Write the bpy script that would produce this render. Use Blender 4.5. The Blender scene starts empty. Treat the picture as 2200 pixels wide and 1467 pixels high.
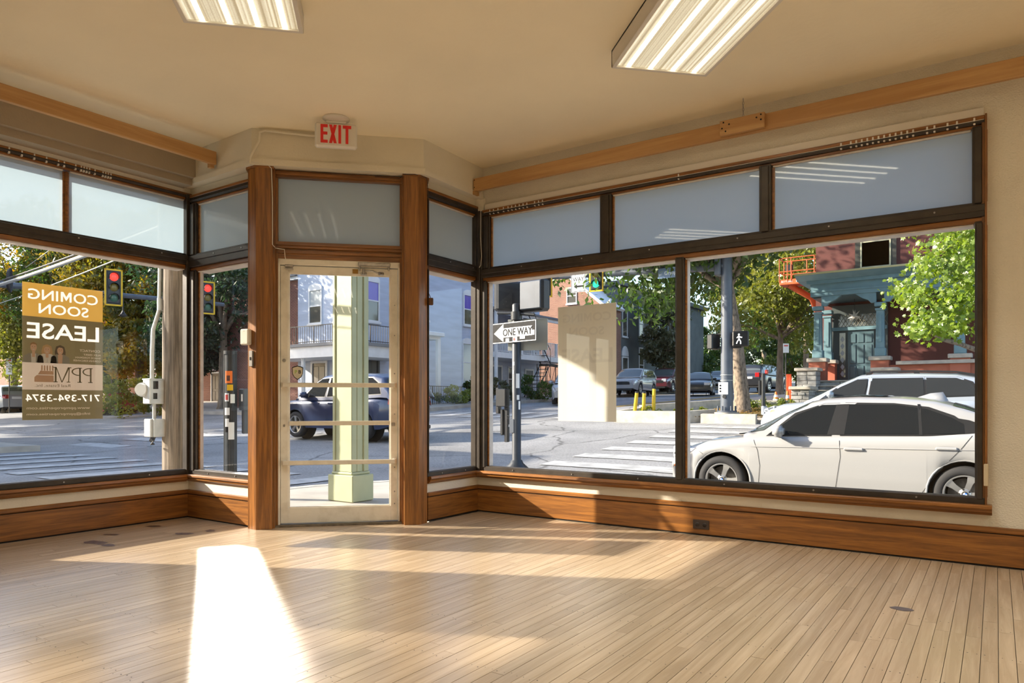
import bpy, bmesh, math, random
from mathutils import Vector, Matrix
random.seed(7)
SC = bpy.context.scene
COL = SC.collection
PI = math.pi
# ---------------------------------------------------------------- camera, sky, sun, exposure
FPX, CXP, HZP = 1522.0, 1100.0, 863.5
cd = bpy.data.cameras.new('camera'); cam = bpy.data.objects.new('camera', cd); COL.objects.link(cam)
cam.location = (0, 0, 1.0)
THETA = math.atan2(1040/1522, 1.0)
cam.rotation_euler = (PI/2, 0, THETA)
cd.sensor_width = 36; cd.lens = 36*FPX/2200; cd.shift_y = (HZP-733.5)/2200; cd.clip_end = 500; cd.clip_start = .02
SC.camera = cam
SUN_EL = math.radians(23.6)
LX, LY = .890, .455                     # horizontal travel of the sunlight
sd = bpy.data.lights.new('sun', 'SUN'); sun = bpy.data.objects.new('sun', sd); COL.objects.link(sun)
sun.rotation_euler = Vector((LX*math.cos(SUN_EL), LY*math.cos(SUN_EL), -math.sin(SUN_EL))).to_track_quat('-Z', 'Y').to_euler()
sun.location = (-30, -15, 20)
sd.energy = 13.5; sd.angle = math.radians(.7); sd.color = (1.0, .90, .74)
# area lamp added at the left return pane, standing in for sun it reflects
gd = bpy.data.lights.new('added_pane_lamp', 'AREA'); gl_ = bpy.data.objects.new('added_pane_lamp', gd); COL.objects.link(gl_)
gl_.location = (-5.26, 3.49, 1.27); gl_.rotation_euler = Vector((.8545*math.cos(SUN_EL), -.5195*math.cos(SUN_EL), -math.sin(SUN_EL))).to_track_quat('-Z', 'Y').to_euler()
gd.shape = 'RECTANGLE'; gd.size = .37; gd.size_y = 1.50; gd.spread = math.radians(3.0); gd.energy = 5.0; gd.color = (1.0, .93, .82)
W = bpy.data.worlds.new('sky'); SC.world = W; W.use_nodes = True
nt = W.node_tree
sky = nt.nodes.new('ShaderNodeTexSky'); sky.sky_type = 'NISHITA'; sky.sun_disc = False
sky.sun_elevation = SUN_EL; sky.sun_rotation = math.atan2(-LX, -LY); sky.dust_density = 1.5; sky.air_density = 1.0; sky.ozone_density = 1.0
bg = nt.nodes['Background']; bg.inputs['Strength'].default_value = .50
nt.links.new(sky.outputs[0], bg.inputs['Color'])
vs = SC.view_settings; vs.view_transform = 'Standard'; vs.look = 'None'; vs.gamma = 1; vs.use_curve_mapping = False; vs.exposure = 0.0
SC.cycles.max_bounces = 10; SC.cycles.diffuse_bounces = 5; SC.cycles.transparent_max_bounces = 24
SC.cycles.caustics_refractive = False; SC.cycles.sample_clamp_indirect = 40; SC.cycles.blur_glossy = 10
# ---------------------------------------------------------------- projection helpers (used to measure the place)
EX = (math.cos(THETA), -math.sin(THETA)) if False else None
_k = math.hypot(1040/1522, 1); EYv = (1040/1522/_k, 1/_k); EXv = (EYv[1], -EYv[0])
def ray(px, py):
    c = ((px-CXP)/FPX, 1.0)
    return Vector((c[0]*EXv[0]+c[1]*EXv[1], c[0]*EYv[0]+c[1]*EYv[1], -(py-HZP)/FPX))
def at(px, py, dep): return ray(px, py)*dep + Vector((0, 0, 1))
def onz(px, py, z):
    r = ray(px, py); return r*((z-1)/r.z) + Vector((0, 0, 1))
def onx(px, py, x):
    r = ray(px, py); return r*(x/r.x) + Vector((0, 0, 1))
def ony(px, py, y):
    r = ray(px, py); return r*(y/r.y) + Vector((0, 0, 1))
def dep(x, y): return x*EXv[1]+y*EYv[1]
def prj(p):
    d = dep(p[0], p[1]); return (CXP+FPX*(p[0]*EXv[0]+p[1]*EYv[0])/d, HZP-FPX*(p[2]-1)/d)
# ---------------------------------------------------------------- mesh builder
class MB:
    def __init__(s): s.v = []; s.f = []; s.sm = []
    def add(s, vs, fs, smooth=False):
        o = len(s.v); s.v += [tuple(v) for v in vs]; s.f += [tuple(i+o for i in f) for f in fs]; s.sm += [smooth]*len(fs); return s
    def box(s, a, b):
        x0, x1 = sorted((a[0], b[0])); y0, y1 = sorted((a[1], b[1])); z0, z1 = sorted((a[2], b[2]))
        return s.add([(x0,y0,z0),(x1,y0,z0),(x1,y1,z0),(x0,y1,z0),(x0,y0,z1),(x1,y0,z1),(x1,y1,z1),(x0,y1,z1)],
              [(3,2,1,0),(4,5,6,7),(0,1,5,4),(1,2,6,5),(2,3,7,6),(3,0,4,7)])
    def bbox(s, a, b, r=.004):            # box with chamfered edges
        x0, x1 = sorted((a[0], b[0])); y0, y1 = sorted((a[1], b[1])); z0, z1 = sorted((a[2], b[2]))
        r = min(r, (x1-x0)*.45, (y1-y0)*.45, (z1-z0)*.45)
        bm = bmesh.new(); bmesh.ops.create_cube(bm, size=1)
        for v in bm.verts: v.co = Vector(((x0+x1)/2+v.co.x*(x1-x0), (y0+y1)/2+v.co.y*(y1-y0), (z0+z1)/2+v.co.z*(z1-z0)))
        bmesh.ops.bevel(bm, geom=bm.edges[:], offset=r, segments=1, affect='EDGES')
        return s.bm(bm)
    def bm(s, bm, smooth=False, M=None):
        bm.verts.index_update()
        s.add([(M @ v.co if M else v.co) for v in bm.verts], [tuple(v.index for v in f.verts) for f in bm.faces], smooth); bm.free(); return s
    def prism(s, poly, z0, z1, f=None):   # polygon (x,y) raised from z0 to z1; f maps (a,b,c) to world
        n = len(poly); g = f or (lambda a, b, c: (a, b, c))
        ar = sum(poly[i][0]*poly[(i+1) % n][1]-poly[(i+1) % n][0]*poly[i][1] for i in range(n))
        if ar < 0: poly = poly[::-1]
        vs = [g(p[0], p[1], z0) for p in poly]+[g(p[0], p[1], z1) for p in poly]
        fs = [tuple(range(n))[::-1], tuple(range(n, 2*n))]+[(i, (i+1) % n, n+(i+1) % n, n+i) for i in range(n)]
        return s.add(vs, fs)
    def cyl(s, p, q, r, r2=None, n=12, caps=True, smooth=True):
        p = Vector(p); q = Vector(q); r2 = r if r2 is None else r2; d = (q-p)
        if d.length < 1e-9: return s
        d.normalize(); a = d.orthogonal().normalized(); b = d.cross(a); o = len(s.v)
        vs = []; 
        for c, rr in ((p, r), (q, r2)):
            for i in range(n):
                t = 2*PI*i/n; vs.append(c+(a*math.cos(t)+b*math.sin(t))*rr)
        s.add(vs, [(i, (i+1) % n, n+(i+1) % n, n+i) for i in range(n)], smooth)
        if caps: s.add(vs, [tuple(range(n))[::-1], tuple(range(n, 2*n))])
        return s
    def tube(s, pts, r, n=8, smooth=True):
        pts = [Vector(p) for p in pts]; rs = r if isinstance(r, (list, tuple)) else [r]*len(pts); rings = []; a = None
        for i, p in enumerate(pts):
            d = (pts[min(i+1, len(pts)-1)]-pts[max(i-1, 0)]).normalized()
            a = (d.orthogonal() if a is None else a-d*a.dot(d)).normalized(); b = d.cross(a)
            rings.append([p+(a*math.cos(2*PI*k/n)+b*math.sin(2*PI*k/n))*rs[i] for k in range(n)])
        vs = [v for R in rings for v in R]; m = len(rings)
        fs = [(j*n+i, j*n+(i+1) % n, (j+1)*n+(i+1) % n, (j+1)*n+i) for j in range(m-1) for i in range(n)]
        s.add(vs, fs, smooth); s.add(rings[0], [tuple(range(n))[::-1]]); s.add(rings[-1], [tuple(range(n))]); return s
    def lathe(s, prof, c=(0,0,0), n=24, axis='z', smooth=True):
        vs = []
        for r, h in prof:
            for i in range(n):
                t = 2*PI*i/n; x, y = r*math.cos(t), r*math.sin(t)
                v = {'z': (x, y, h), 'y': (x, h, -y), 'x': (h, x, y)}[axis]
                vs.append((c[0]+v[0], c[1]+v[1], c[2]+v[2]))
        m = len(prof)
        fs = [(j*n+i, j*n+(i+1) % n, (j+1)*n+(i+1) % n, (j+1)*n+i) for j in range(m-1) for i in range(n)]
        return s.add(vs, fs, smooth)
    def sphere(s, c, r, sc=(1,1,1), u=12, v=8):
        bm = bmesh.new(); bmesh.ops.create_uvsphere(bm, u_segments=u, v_segments=v, radius=r)
        return s.bm(bm, True, Matrix.Translation(c) @ Matrix.Diagonal((*sc, 1)))
    def quad(s, *p): return s.add(p, [tuple(range(len(p)))])
    def map(s, fn): s.v = [tuple(fn(*v)) for v in s.v]; return s
    def build(s, name, mat, parent=None, world=False, shade=True):
        me = bpy.data.meshes.new(name)
        V = s.v
        if parent is not None and world:
            L = root_loc(parent); V = [(v[0]-L[0], v[1]-L[1], v[2]-L[2]) for v in V]
        me.from_pydata(V, [], s.f); me.update()
        if shade: me.polygons.foreach_set('use_smooth', s.sm)
        if mat: me.materials.append(mat)
        o = bpy.data.objects.new(name, me); COL.objects.link(o)
        if parent is not None: o.parent = parent
        return o
def root_loc(p):
    L = Vector((0,0,0))
    while p is not None: L += p.location; p = p.parent
    return L
def tag(o, label=None, cat=None, group=None, kind=None):
    for k, v in (('label', label), ('category', cat), ('group', group), ('kind', kind)):
        if v: o[k] = v
    return o
def thing(name, label, cat, loc=(0,0,0), rz=0, group=None):
    o = bpy.data.objects.new(name, None); COL.objects.link(o); o.location = loc; o.rotation_euler = (0, 0, rz); o.empty_display_size = .1
    return tag(o, label, cat, group)
def struct(name, mb, m, label=None, cat=None, loc=None):
    o = mb.build(name, m); return tag(o, label, cat, None, 'structure')
def sroot(name, label=None):
    o = bpy.data.objects.new(name, None); COL.objects.link(o); o.empty_display_size = .1; o['kind'] = 'structure'
    if label: o['label'] = label
    return o
def dup(root, loc=None, rz=None, label=None, group=None):
    def cp(o, par):
        c = o.copy(); COL.objects.link(c); c.parent = par
        for ch in list(o.children): cp(ch, c)
        return c
    r = cp(root, None)
    if loc is not None: r.location = loc
    if rz is not None: r.rotation_euler = (0, 0, rz)
    if label: r['label'] = label
    if group: r['group'] = group
    return r
GLYPH = {'M': [[(0,0),(0,1),(.24,1),(.5,.52),(.76,1),(1,1),(1,0),(.80,0),(.80,.60),(.5,.10),(.20,.60),(.20,0)]],
         '4': [[(.60,0),(.82,0),(.82,1),(.60,1)],[(0,.22),(.598,.22),(.598,.40),(0,.40)],[(.822,.22),(1,.22),(1,.40),(.822,.40)],[(0,.402),(.27,.402),(.598,.75),(.598,1),(.56,1)]]}
def text_mb(txt, size, bold=.0, sx=1.0, ext=.0):
    """lettering mesh centred on the origin; M and 4 are drawn here because the font breaks when emboldened"""
    if bold <= .003 or not any(c in GLYPH for c in txt): return _text(txt, size, bold, sx, ext)
    out = MB(); w = lambda s: (lambda m: (min(v[0] for v in m.v), max(v[0] for v in m.v)))(_text(s, size, 0, 1, 0, 'LEFT')) if s.strip() else (0, 0)
    for i, c in enumerate(txt):
        if c == ' ': continue
        full = w(txt[:i+1])[1]; m1 = w(c); adv0 = full-(m1[1]-m1[0])
        if c in GLYPH:
            h = .70*size; wd = (m1[1]-m1[0])*(.92 if c == '4' else .96)
            for pl in GLYPH[c]:
                p = [(adv0+a*wd*1.02, (b-.5)*h) for a, b in pl]
                if ext: out.prism(p, -ext, ext)
                else: out.add([(a, b, 0) for a, b in p], [tuple(range(len(p)))])
        else:
            t = _text(c, size, bold, 1, ext, 'LEFT'); x0 = m1[0]; yb = 0
            out.add([(v[0]-x0+adv0, v[1]-.35*size, v[2]) for v in t.v], t.f)
    xs = [v[0] for v in out.v]; mx = (min(xs)+max(xs))/2; out.v = [((v[0]-mx)*sx, v[1], v[2]) for v in out.v]; return out
def _text(txt, size, bold=.0, sx=1.0, ext=.0, al='CENTER'):
    cu = bpy.data.curves.new('txt', 'FONT'); cu.body = txt; cu.size = size; cu.align_x = al; cu.align_y = 'CENTER' if al == 'CENTER' else 'TOP_BASELINE'; cu.offset = bold*size; cu.resolution_u = 3; cu.extrude = ext
    o = bpy.data.objects.new('txt', cu); COL.objects.link(o)
    dg = bpy.context.evaluated_depsgraph_get(); me = bpy.data.meshes.new_from_object(o.evaluated_get(dg))
    m = MB(); m.add([(v.co.x*sx, v.co.y, v.co.z) for v in me.vertices], [tuple(p.vertices) for p in me.polygons])
    bpy.data.objects.remove(o); bpy.data.curves.remove(cu); bpy.data.meshes.remove(me); return m
# ---------------------------------------------------------------- materials
def _nodes(name):
    m = bpy.data.materials.new(name); m.use_nodes = True; n = m.node_tree.nodes; b = n['Principled BSDF']; return m, n, m.node_tree.links, b
MATS = {}
def mat(name, col, rough=.5, metal=0., spec=.5, var=0., vs=6., bump=0., bs=40., rnd=0., coat=0., stretch=None, c2=None, thr=None, emit=None):
    """procedural surface: base colour, noise variation (var, or a second colour c2), fine bump, per-object tint rnd"""
    if name in MATS: return MATS[name]
    m, n, l, b = _nodes(name); MATS[name] = m
    b.inputs['Roughness'].default_value = rough; b.inputs['Metallic'].default_value = metal; b.inputs['Specular IOR Level'].default_value = spec
    b.inputs['Coat Weight'].default_value = coat; b.inputs['Coat Roughness'].default_value = .05
    c = (*col, 1); b.inputs['Base Color'].default_value = c
    if emit: b.inputs['Emission Color'].default_value = (*emit[0], 1); b.inputs['Emission Strength'].default_value = emit[1]
    g = n.new('ShaderNodeNewGeometry'); mp = n.new('ShaderNodeMapping'); l.new(g.outputs['Position'], mp.inputs['Vector'])
    if stretch: mp.inputs['Scale'].default_value = stretch
    out = None
    if var or c2:
        nz = n.new('ShaderNodeTexNoise'); nz.inputs['Scale'].default_value = vs; nz.inputs['Detail'].default_value = 6; l.new(mp.outputs[0], nz.inputs['Vector'])
        cr = n.new('ShaderNodeValToRGB'); t = thr or (.35, .65); cr.color_ramp.elements[0].position = t[0]; cr.color_ramp.elements[1].position = t[1]
        cr.color_ramp.elements[0].color = (*(c2 or [x*(1-var) for x in col]), 1); cr.color_ramp.elements[1].color = (*[min(1, x*(1+var*.6)) for x in col], 1) if not c2 else c
        l.new(nz.outputs[0], cr.inputs[0]); out = cr.outputs[0]; l.new(out, b.inputs['Base Color'])
    if rnd:
        oi = n.new('ShaderNodeObjectInfo'); hs = n.new('ShaderNodeHueSaturation'); ma = n.new('ShaderNodeMath'); ma.operation = 'MULTIPLY_ADD'; ma.inputs[1].default_value = rnd*2; ma.inputs[2].default_value = 1-rnd
        l.new(oi.outputs['Random'], ma.inputs[0]); l.new(ma.outputs[0], hs.inputs['Value'])
        if out: l.new(out, hs.inputs['Color'])
        else: hs.inputs['Color'].default_value = c
        l.new(hs.outputs[0], b.inputs['Base Color'])
    if bump:
        nb = n.new('ShaderNodeTexNoise'); nb.inputs['Scale'].default_value = bs; nb.inputs['Detail'].default_value = 4; l.new(mp.outputs[0], nb.inputs['Vector'])
        bp = n.new('ShaderNodeBump'); bp.inputs['Strength'].default_value = bump; bp.inputs['Distance'].default_value = .01; l.new(nb.outputs[0], bp.inputs['Height']); l.new(bp.outputs[0], b.inputs['Normal'])
    return m
def wood(name, dark, light, axis, rough=.35, scale=1.0, rnd=0., coat=.15, obj=False, line=.5):
    """oak or pine: long grain streaks along the axis ('x','y','z','u')"""
    if name in MATS: return MATS[name]
    m, n, l, b = _nodes(name); MATS[name] = m
    if obj:
        tc = n.new('ShaderNodeTexCoord'); src = tc.outputs['Object']
    else:
        g = n.new('ShaderNodeNewGeometry'); src = g.outputs['Position']
    mp = n.new('ShaderNodeMapping'); S = {'x': (1.2, 22, 22), 'y': (22, 1.2, 22), 'z': (22, 22, 1.2), 'u': (1.2, 22, 22)}[axis]
    mp.inputs['Scale'].default_value = [x*scale for x in S]
    if obj or rnd:
        oi = n.new('ShaderNodeObjectInfo'); vm = n.new('ShaderNodeVectorMath'); vm.operation = 'MULTIPLY_ADD'; vm.inputs[1].default_value = (37, 61, 13)
        l.new(oi.outputs['Random'], vm.inputs[0]); l.new(src, vm.inputs[2]); src = vm.outputs[0]
    if axis == 'u':
        mr = n.new('ShaderNodeMapping'); mr.inputs['Rotation'].default_value = (0, 0, -PI/4); l.new(src, mr.inputs['Vector']); src = mr.outputs[0]
    l.new(src, mp.inputs['Vector'])
    nz = n.new('ShaderNodeTexNoise'); nz.inputs['Scale'].default_value = 1.6; nz.inputs['Detail'].default_value = 7; nz.inputs['Roughness'].default_value = .62; nz.inputs['Distortion'].default_value = .6
    l.new(mp.outputs[0], nz.inputs['Vector'])
    n2 = n.new('ShaderNodeTexNoise'); n2.inputs['Scale'].default_value = 7; n2.inputs['Detail'].default_value = 3; l.new(mp.outputs[0], n2.inputs['Vector'])
    mx = n.new('ShaderNodeMath'); mx.operation = 'MULTIPLY_ADD'; mx.inputs[1].default_value = line*.5; l.new(n2.outputs[0], mx.inputs[0]); l.new(nz.outputs[0], mx.inputs[2])
    cr = n.new('ShaderNodeValToRGB'); cr.color_ramp.elements[0].position = .42+.2*line; cr.color_ramp.elements[1].position = .72+.28*line*.5
    cr.color_ramp.elements[0].color = (*dark, 1); cr.color_ramp.elements[1].color = (*light, 1); l.new(mx.outputs[0], cr.inputs[0])
    out = cr.outputs[0]
    if rnd:
        hs = n.new('ShaderNodeHueSaturation'); ma = n.new('ShaderNodeMath'); ma.operation = 'MULTIPLY_ADD'; ma.inputs[1].default_value = rnd*2; ma.inputs[2].default_value = 1-rnd
        l.new(oi.outputs['Random'], ma.inputs[0]); l.new(ma.outputs[0], hs.inputs['Value']); l.new(out, hs.inputs['Color']); out = hs.outputs[0]
    l.new(out, b.inputs['Base Color'])
    b.inputs['Roughness'].default_value = rough; b.inputs['Coat Weight'].default_value = coat; b.inputs['Coat Roughness'].default_value = .12
    bp = n.new('ShaderNodeBump'); bp.inputs['Strength'].default_value = .12; bp.inputs['Distance'].default_value = .004; l.new(nz.outputs[0], bp.inputs['Height']); l.new(bp.outputs[0], b.inputs['Normal'])
    return m
def fres(n, l, ior):
    """same mirror strength from both sides of a thin pane"""
    g = n.new('ShaderNodeNewGeometry'); m = n.new('ShaderNodeMath'); m.operation = 'MULTIPLY_ADD'; m.inputs[1].default_value = 1/ior-ior; m.inputs[2].default_value = ior; l.new(g.outputs['Backfacing'], m.inputs[0])
    f = n.new('ShaderNodeFresnel'); l.new(m.outputs[0], f.inputs[0]); return f
def glass_mat(name, tint=(1,1,1), refl=.8, ior=1.5):
    m = bpy.data.materials.new(name); m.use_nodes = True; n = m.node_tree.nodes; l = m.node_tree.links; n.clear()
    o = n.new('ShaderNodeOutputMaterial'); t = n.new('ShaderNodeBsdfTransparent'); t.inputs[0].default_value = (*tint, 1); g = n.new('ShaderNodeBsdfGlossy'); g.inputs['Roughness'].default_value = 0.0
    f = fres(n, l, ior); mu = n.new('ShaderNodeMath'); mu.operation = 'MULTIPLY'; mu.inputs[1].default_value = refl; l.new(f.outputs[0], mu.inputs[0])
    x = n.new('ShaderNodeMixShader'); l.new(mu.outputs[0], x.inputs[0]); l.new(t.outputs[0], x.inputs[1]); l.new(g.outputs[0], x.inputs[2]); l.new(x.outputs[0], o.inputs[0]); return m
def sheet_mat(name, col, tcol=None, mix=.5, gloss=.0, clear=0.):
    """thin sheet: diffuse on the seen side plus light coming through"""
    m = bpy.data.materials.new(name); m.use_nodes = True; n = m.node_tree.nodes; l = m.node_tree.links; n.clear()
    o = n.new('ShaderNodeOutputMaterial'); d = n.new('ShaderNodeBsdfDiffuse'); d.inputs[0].default_value = (*col, 1); t = n.new('ShaderNodeBsdfTranslucent'); t.inputs[0].default_value = (*(tcol or col), 1)
    x = n.new('ShaderNodeMixShader'); x.inputs[0].default_value = mix; l.new(d.outputs[0], x.inputs[1]); l.new(t.outputs[0], x.inputs[2]); out = x.outputs[0]
    if clear:
        tp = n.new('ShaderNodeBsdfTransparent'); z = n.new('ShaderNodeMixShader'); z.inputs[0].default_value = clear; l.new(out, z.inputs[1]); l.new(tp.outputs[0], z.inputs[2]); out = z.outputs[0]
    if gloss:
        g = n.new('ShaderNodeBsdfGlossy'); g.inputs['Roughness'].default_value = .03; f = fres(n, l, 1.5); mu = n.new('ShaderNodeMath'); mu.operation = 'MULTIPLY'; mu.inputs[1].default_value = gloss; l.new(f.outputs[0], mu.inputs[0])
        y = n.new('ShaderNodeMixShader'); l.new(mu.outputs[0], y.inputs[0]); l.new(out, y.inputs[1]); l.new(g.outputs[0], y.inputs[2]); out = y.outputs[0]
    l.new(out, o.inputs[0]); return m
def brick_mat(name, c1, c2, mortar, sx=1.0, plane='xz', scale=1.0, bump=.3, bw=.2, bh=.065):
    m, n, l, b = _nodes(name)
    g = n.new('ShaderNodeNewGeometry'); sp = n.new('ShaderNodeSeparateXYZ'); cb = n.new('ShaderNodeCombineXYZ'); l.new(g.outputs['Position'], sp.inputs[0])
    l.new(sp.outputs['X' if plane[0] == 'x' else 'Y'], cb.inputs[0]); l.new(sp.outputs['Z'], cb.inputs[1])
    if plane == 'both':
        ad = n.new('ShaderNodeMath'); l.new(sp.outputs['X'], ad.inputs[0]); l.new(sp.outputs['Y'], ad.inputs[1]); l.new(ad.outputs[0], cb.inputs[0])
    t = n.new('ShaderNodeTexBrick'); t.inputs['Scale'].default_value = 1; t.inputs['Brick Width'].default_value = bw; t.inputs['Row Height'].default_value = bh; t.inputs['Mortar Size'].default_value = .008
    t.inputs['Color1'].default_value = (*c1, 1); t.inputs['Color2'].default_value = (*c2, 1); t.inputs['Mortar'].default_value = (*mortar, 1); l.new(cb.outputs[0], t.inputs['Vector'])
    nz = n.new('ShaderNodeTexNoise'); nz.inputs['Scale'].default_value = 1.3; nz.inputs['Detail'].default_value = 5; l.new(g.outputs['Position'], nz.inputs['Vector'])
    mx = n.new('ShaderNodeMixRGB'); mx.blend_type = 'MULTIPLY'; mx.inputs[0].default_value = .5; l.new(t.outputs[0], mx.inputs[1])
    cr = n.new('ShaderNodeValToRGB'); cr.color_ramp.elements[0].position = .3; cr.color_ramp.elements[0].color = (.55,.55,.55,1); cr.color_ramp.elements[1].position = .65; l.new(nz.outputs[0], cr.inputs[0]); l.new(cr.outputs[0], mx.inputs[2])
    l.new(mx.outputs[0], b.inputs['Base Color']); b.inputs['Roughness'].default_value = .85
    bp = n.new('ShaderNodeBump'); bp.inputs['Strength'].default_value = bump; bp.inputs['Distance'].default_value = .01; bp.invert = True; l.new(t.outputs['Fac'], bp.inputs['Height']); l.new(bp.outputs[0], b.inputs['Normal'])
    return m
# ---------------------------------------------------------------- room materials
PLASTER = mat('cream_plaster', (.74, .68, .545), .85, var=.06, vs=1.5, bump=.25, bs=60)
PLASTER_R = mat('stippled_plaster', (.74, .69, .57), .85, var=.07, vs=2, bump=.6, bs=95)
CEIL = mat('cream_ceiling', (.90, .80, .59), .9, var=.05, vs=.9, bump=.12, bs=30)
STRIP = mat('off_white_wall_strip', (.72, .66, .54), .8, var=.05, vs=3, bump=.25, bs=80)
OAKZ = wood('oak_upright', (.17, .066, .016), (.35, .140, .029), 'z', coat=.05)
OAKX = wood('oak_along_x', (.17, .066, .016), (.35, .140, .029), 'x', coat=.05)
OAKY = wood('oak_along_y', (.17, .066, .016), (.35, .140, .029), 'y', coat=.05)
OAKU = wood('oak_along_door', (.17, .066, .016), (.35, .140, .029), 'u')
PINEX = wood('pine_along_x', (.44, .235, .085), (.60, .36, .15), 'x', .55, .5, coat=0, line=.15)
PINEY = wood('pine_along_y', (.44, .235, .085), (.60, .36, .15), 'y', .55, .5, coat=0, line=.15)
PLANK = wood('maple_floor_board', (.36, .27, .175), (.475, .37, .255), 'y', .26, .55, rnd=.07, coat=0, line=.25)
DARKF = mat('dark_bronze_frame', (.050, .040, .031), .42, .3, var=.25, vs=9, bump=.05)
SOOT = mat('black_gap', (.012, .010, .008), .9)
SASH = mat('pale_sash_edge', (.60, .55, .50), .6, var=.12, vs=12)
IVORY = mat('ivory_door_paint', (.80, .755, .65), .45, var=.14, vs=9, bump=.12, bs=30, c2=(.66, .61, .50), thr=(.3, .52))
STEEL = mat('worn_steel', (.42, .40, .37), .35, .85, var=.2, vs=30)
WHITEP = mat('white_plastic', (.74, .70, .62), .45)
WHITEM = mat('white_fixture_metal', (.70, .65, .56), .45)
BROWNP = mat('brown_plastic', (.045, .028, .02), .45)
GLASS = glass_mat('window_glass')
FROST = sheet_mat('frosted_pane', (.42, .46, .46), (.38, .47, .54), .55, 1.0)
# ---------------------------------------------------------------- floor of maple strips
O_D = Vector((-4.42, 3.98, 0)); S2 = math.sqrt(.5)
def D(u, v, z): return (O_D.x+(u-v)*S2, O_D.y+(u+v)*S2, z)
fl = sroot('floor', 'sunlit worn maple strip floor of narrow boards')
mb = MB(); mb.prism([(-5.83,-6),(5,-6),(5,5.21),(-3.95,5.21),(-3.95,4.62),(-4.86,3.72),(-4.86,3.53),(-5.83,3.53)], -.12, -.022)
mb.build('subfloor', SOOT, fl)
PW = .0575
rows = []; x = -5.80
rr = random.Random(11)
def y_end(x):
    if x < -4.86: return 3.5
    if x < -3.95: return 3.5 + (x+4.86)*1.0 + .02
    return 5.185
while x < 4.9:
    y1 = min(y_end(x), y_end(x+PW)); y = -5.9 + rr.random()*1.3 ; ya = -5.9
    while ya < y1-.02:
        yb = min(y, y1)
        if y1-yb < .12: yb = y1
        if yb > ya: rows.append((x, ya, yb))
        ya = yb; y = ya + rr.choice([.62, .85, 1.1, 1.4, 1.8, 2.3])*(0.9+.2*rr.random())
    x += PW
def vis_area(x, ya, yb):
    n = 6; c = 0
    for i in range(n):
        yy = ya+(yb-ya)*(i+.5)/n
        if dep(x, yy) > .6:
            p = prj((x, yy, 0))
            if -20 < p[0] < 2220 and p[1] < 1480: c += (yb-ya)/n/dep(x, yy)**3
    return c
rows.sort(key=lambda r: -vis_area(*r))
def plank_mb(x, ya, yb, t=.0):
    g = .0011; return MB().box((x+g, ya+.0008, -.022), (x+PW-g, yb-.0008, t))
for x, ya, yb in rows[:300]:
    m = plank_mb(0, 0, yb-ya, 0); o = m.build('floor_board', PLANK, fl); o.location = (x, ya, rr.uniform(-.0006, .0002))
mb = MB()
for x, ya, yb in rows[300:]: mb.v and None; mb2 = plank_mb(x, ya, yb, rr.uniform(-.0006, .0002)); mb.add(mb2.v, mb2.f)
tag(mb.build('floor_board_field', PLANK, fl), kind='stuff')
mb = MB()                                               # face nails along the joists
for j in range(26):
    yj = -1.5 + j*.405
    for i in range(150):
        xx = -5.8+PW*(i+.5)
        for dx in (-.016, .016):
            if rr.random() < .62:
                yy = yj+rr.uniform(-.012, .012)
                if xx+dx > .9 or yy > y_end(xx)-.03: continue
                r = rr.uniform(.0018, .0034); n = 6
                mb.add([(xx+dx+r*math.cos(2*PI*k/n), yy+r*math.sin(2*PI*k/n), .0011) for k in range(n)], [tuple(range(n))])
tag(mb.build('nail_heads', SOOT, fl), kind='stuff')
STAIN = mat('dark_floor_stain', (.10, .055, .03), .5, var=.4, vs=40)
mb = MB()
for (px, py, w, h) in ((205,1165,30,5),(232,1171,18,4),(395,1146,24,3),(452,1140,14,3),(238,1148,22,2),(330,1130,20,2.5)):
    c = onz(px, py, .0012); n = 14
    mb.add([tuple(onz(px+w*math.cos(2*PI*k/n)*(.6+.4*rr.random()), py+h*math.sin(2*PI*k/n)*(.5+.5*rr.random()), .0012)) for k in range(n)], [tuple(range(n))[::-1]])
mb.build('floor_stain', STAIN, fl)
c = onz(1938, 1308, 0); mb = MB(); n = 14
mb.prism([(c.x+.055*math.cos(2*PI*k/n)*(.75+.25*rr.random()), c.y+.04*math.sin(2*PI*k/n)*(.75+.25*rr.random())) for k in range(n)], -.001, .0015)
mb.build('floor_patch', mat('grey_patch', (.10, .08, .075), .6), fl)
# ---------------------------------------------------------------- walls, headers, ceiling
mb = MB(); mb.prism([(-6.1,-6.2),(5.2,-6.2),(5.2,5.46),(-6.1,5.46)], 3.14, 3.30); struct('ceiling', mb, CEIL)
mb = MB(); mb.box((-3.95,5.21,-.12),(-.055,5.46,.345)); mb.box((-3.95,5.21,2.805),(-.055,5.46,3.14)); mb.box((-.055,5.21,-.12),(5.2,5.46,3.14))
wr = struct('wall_right', mb, PLASTER_R)
mb = MB(); mb.box((-6.08,-6.2,-.12),(-5.83,3.53,.345)); mb.box((-6.08,-6.2,2.80),(-5.83,3.53,3.14)); mb.box((-6.08,-6.2,.3),(-5.83,-1.7,2.85)); mb.box((-6.08,.45,.3),(-5.83,1.46,2.85))
struct('wall_left', mb, PLASTER)
mb = MB(); mb.box((-5.83,-6.0,2.90),(-5.61,3.45,3.14)); mb.box((-5.83,-6.0,2.845),(-5.66,3.45,2.90)); mb.build('header_soffit', mat('header_painted_shade', (.40, .33, .24), .85, var=.05, vs=2, bump=.2, bs=60), bpy.data.objects['wall_left'])  # plaster colour darkened to hold the shade below the pine board
mb = MB(); mb.box((5.0,-6.2,-.12),(5.2,5.21,3.14)); struct('wall_far_right', mb, PLASTER)
mb = MB(); mb.box((-6.08,-6.2,-.12),(5.2,-6.0,3.14)); struct('wall_back', mb, PLASTER)
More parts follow.
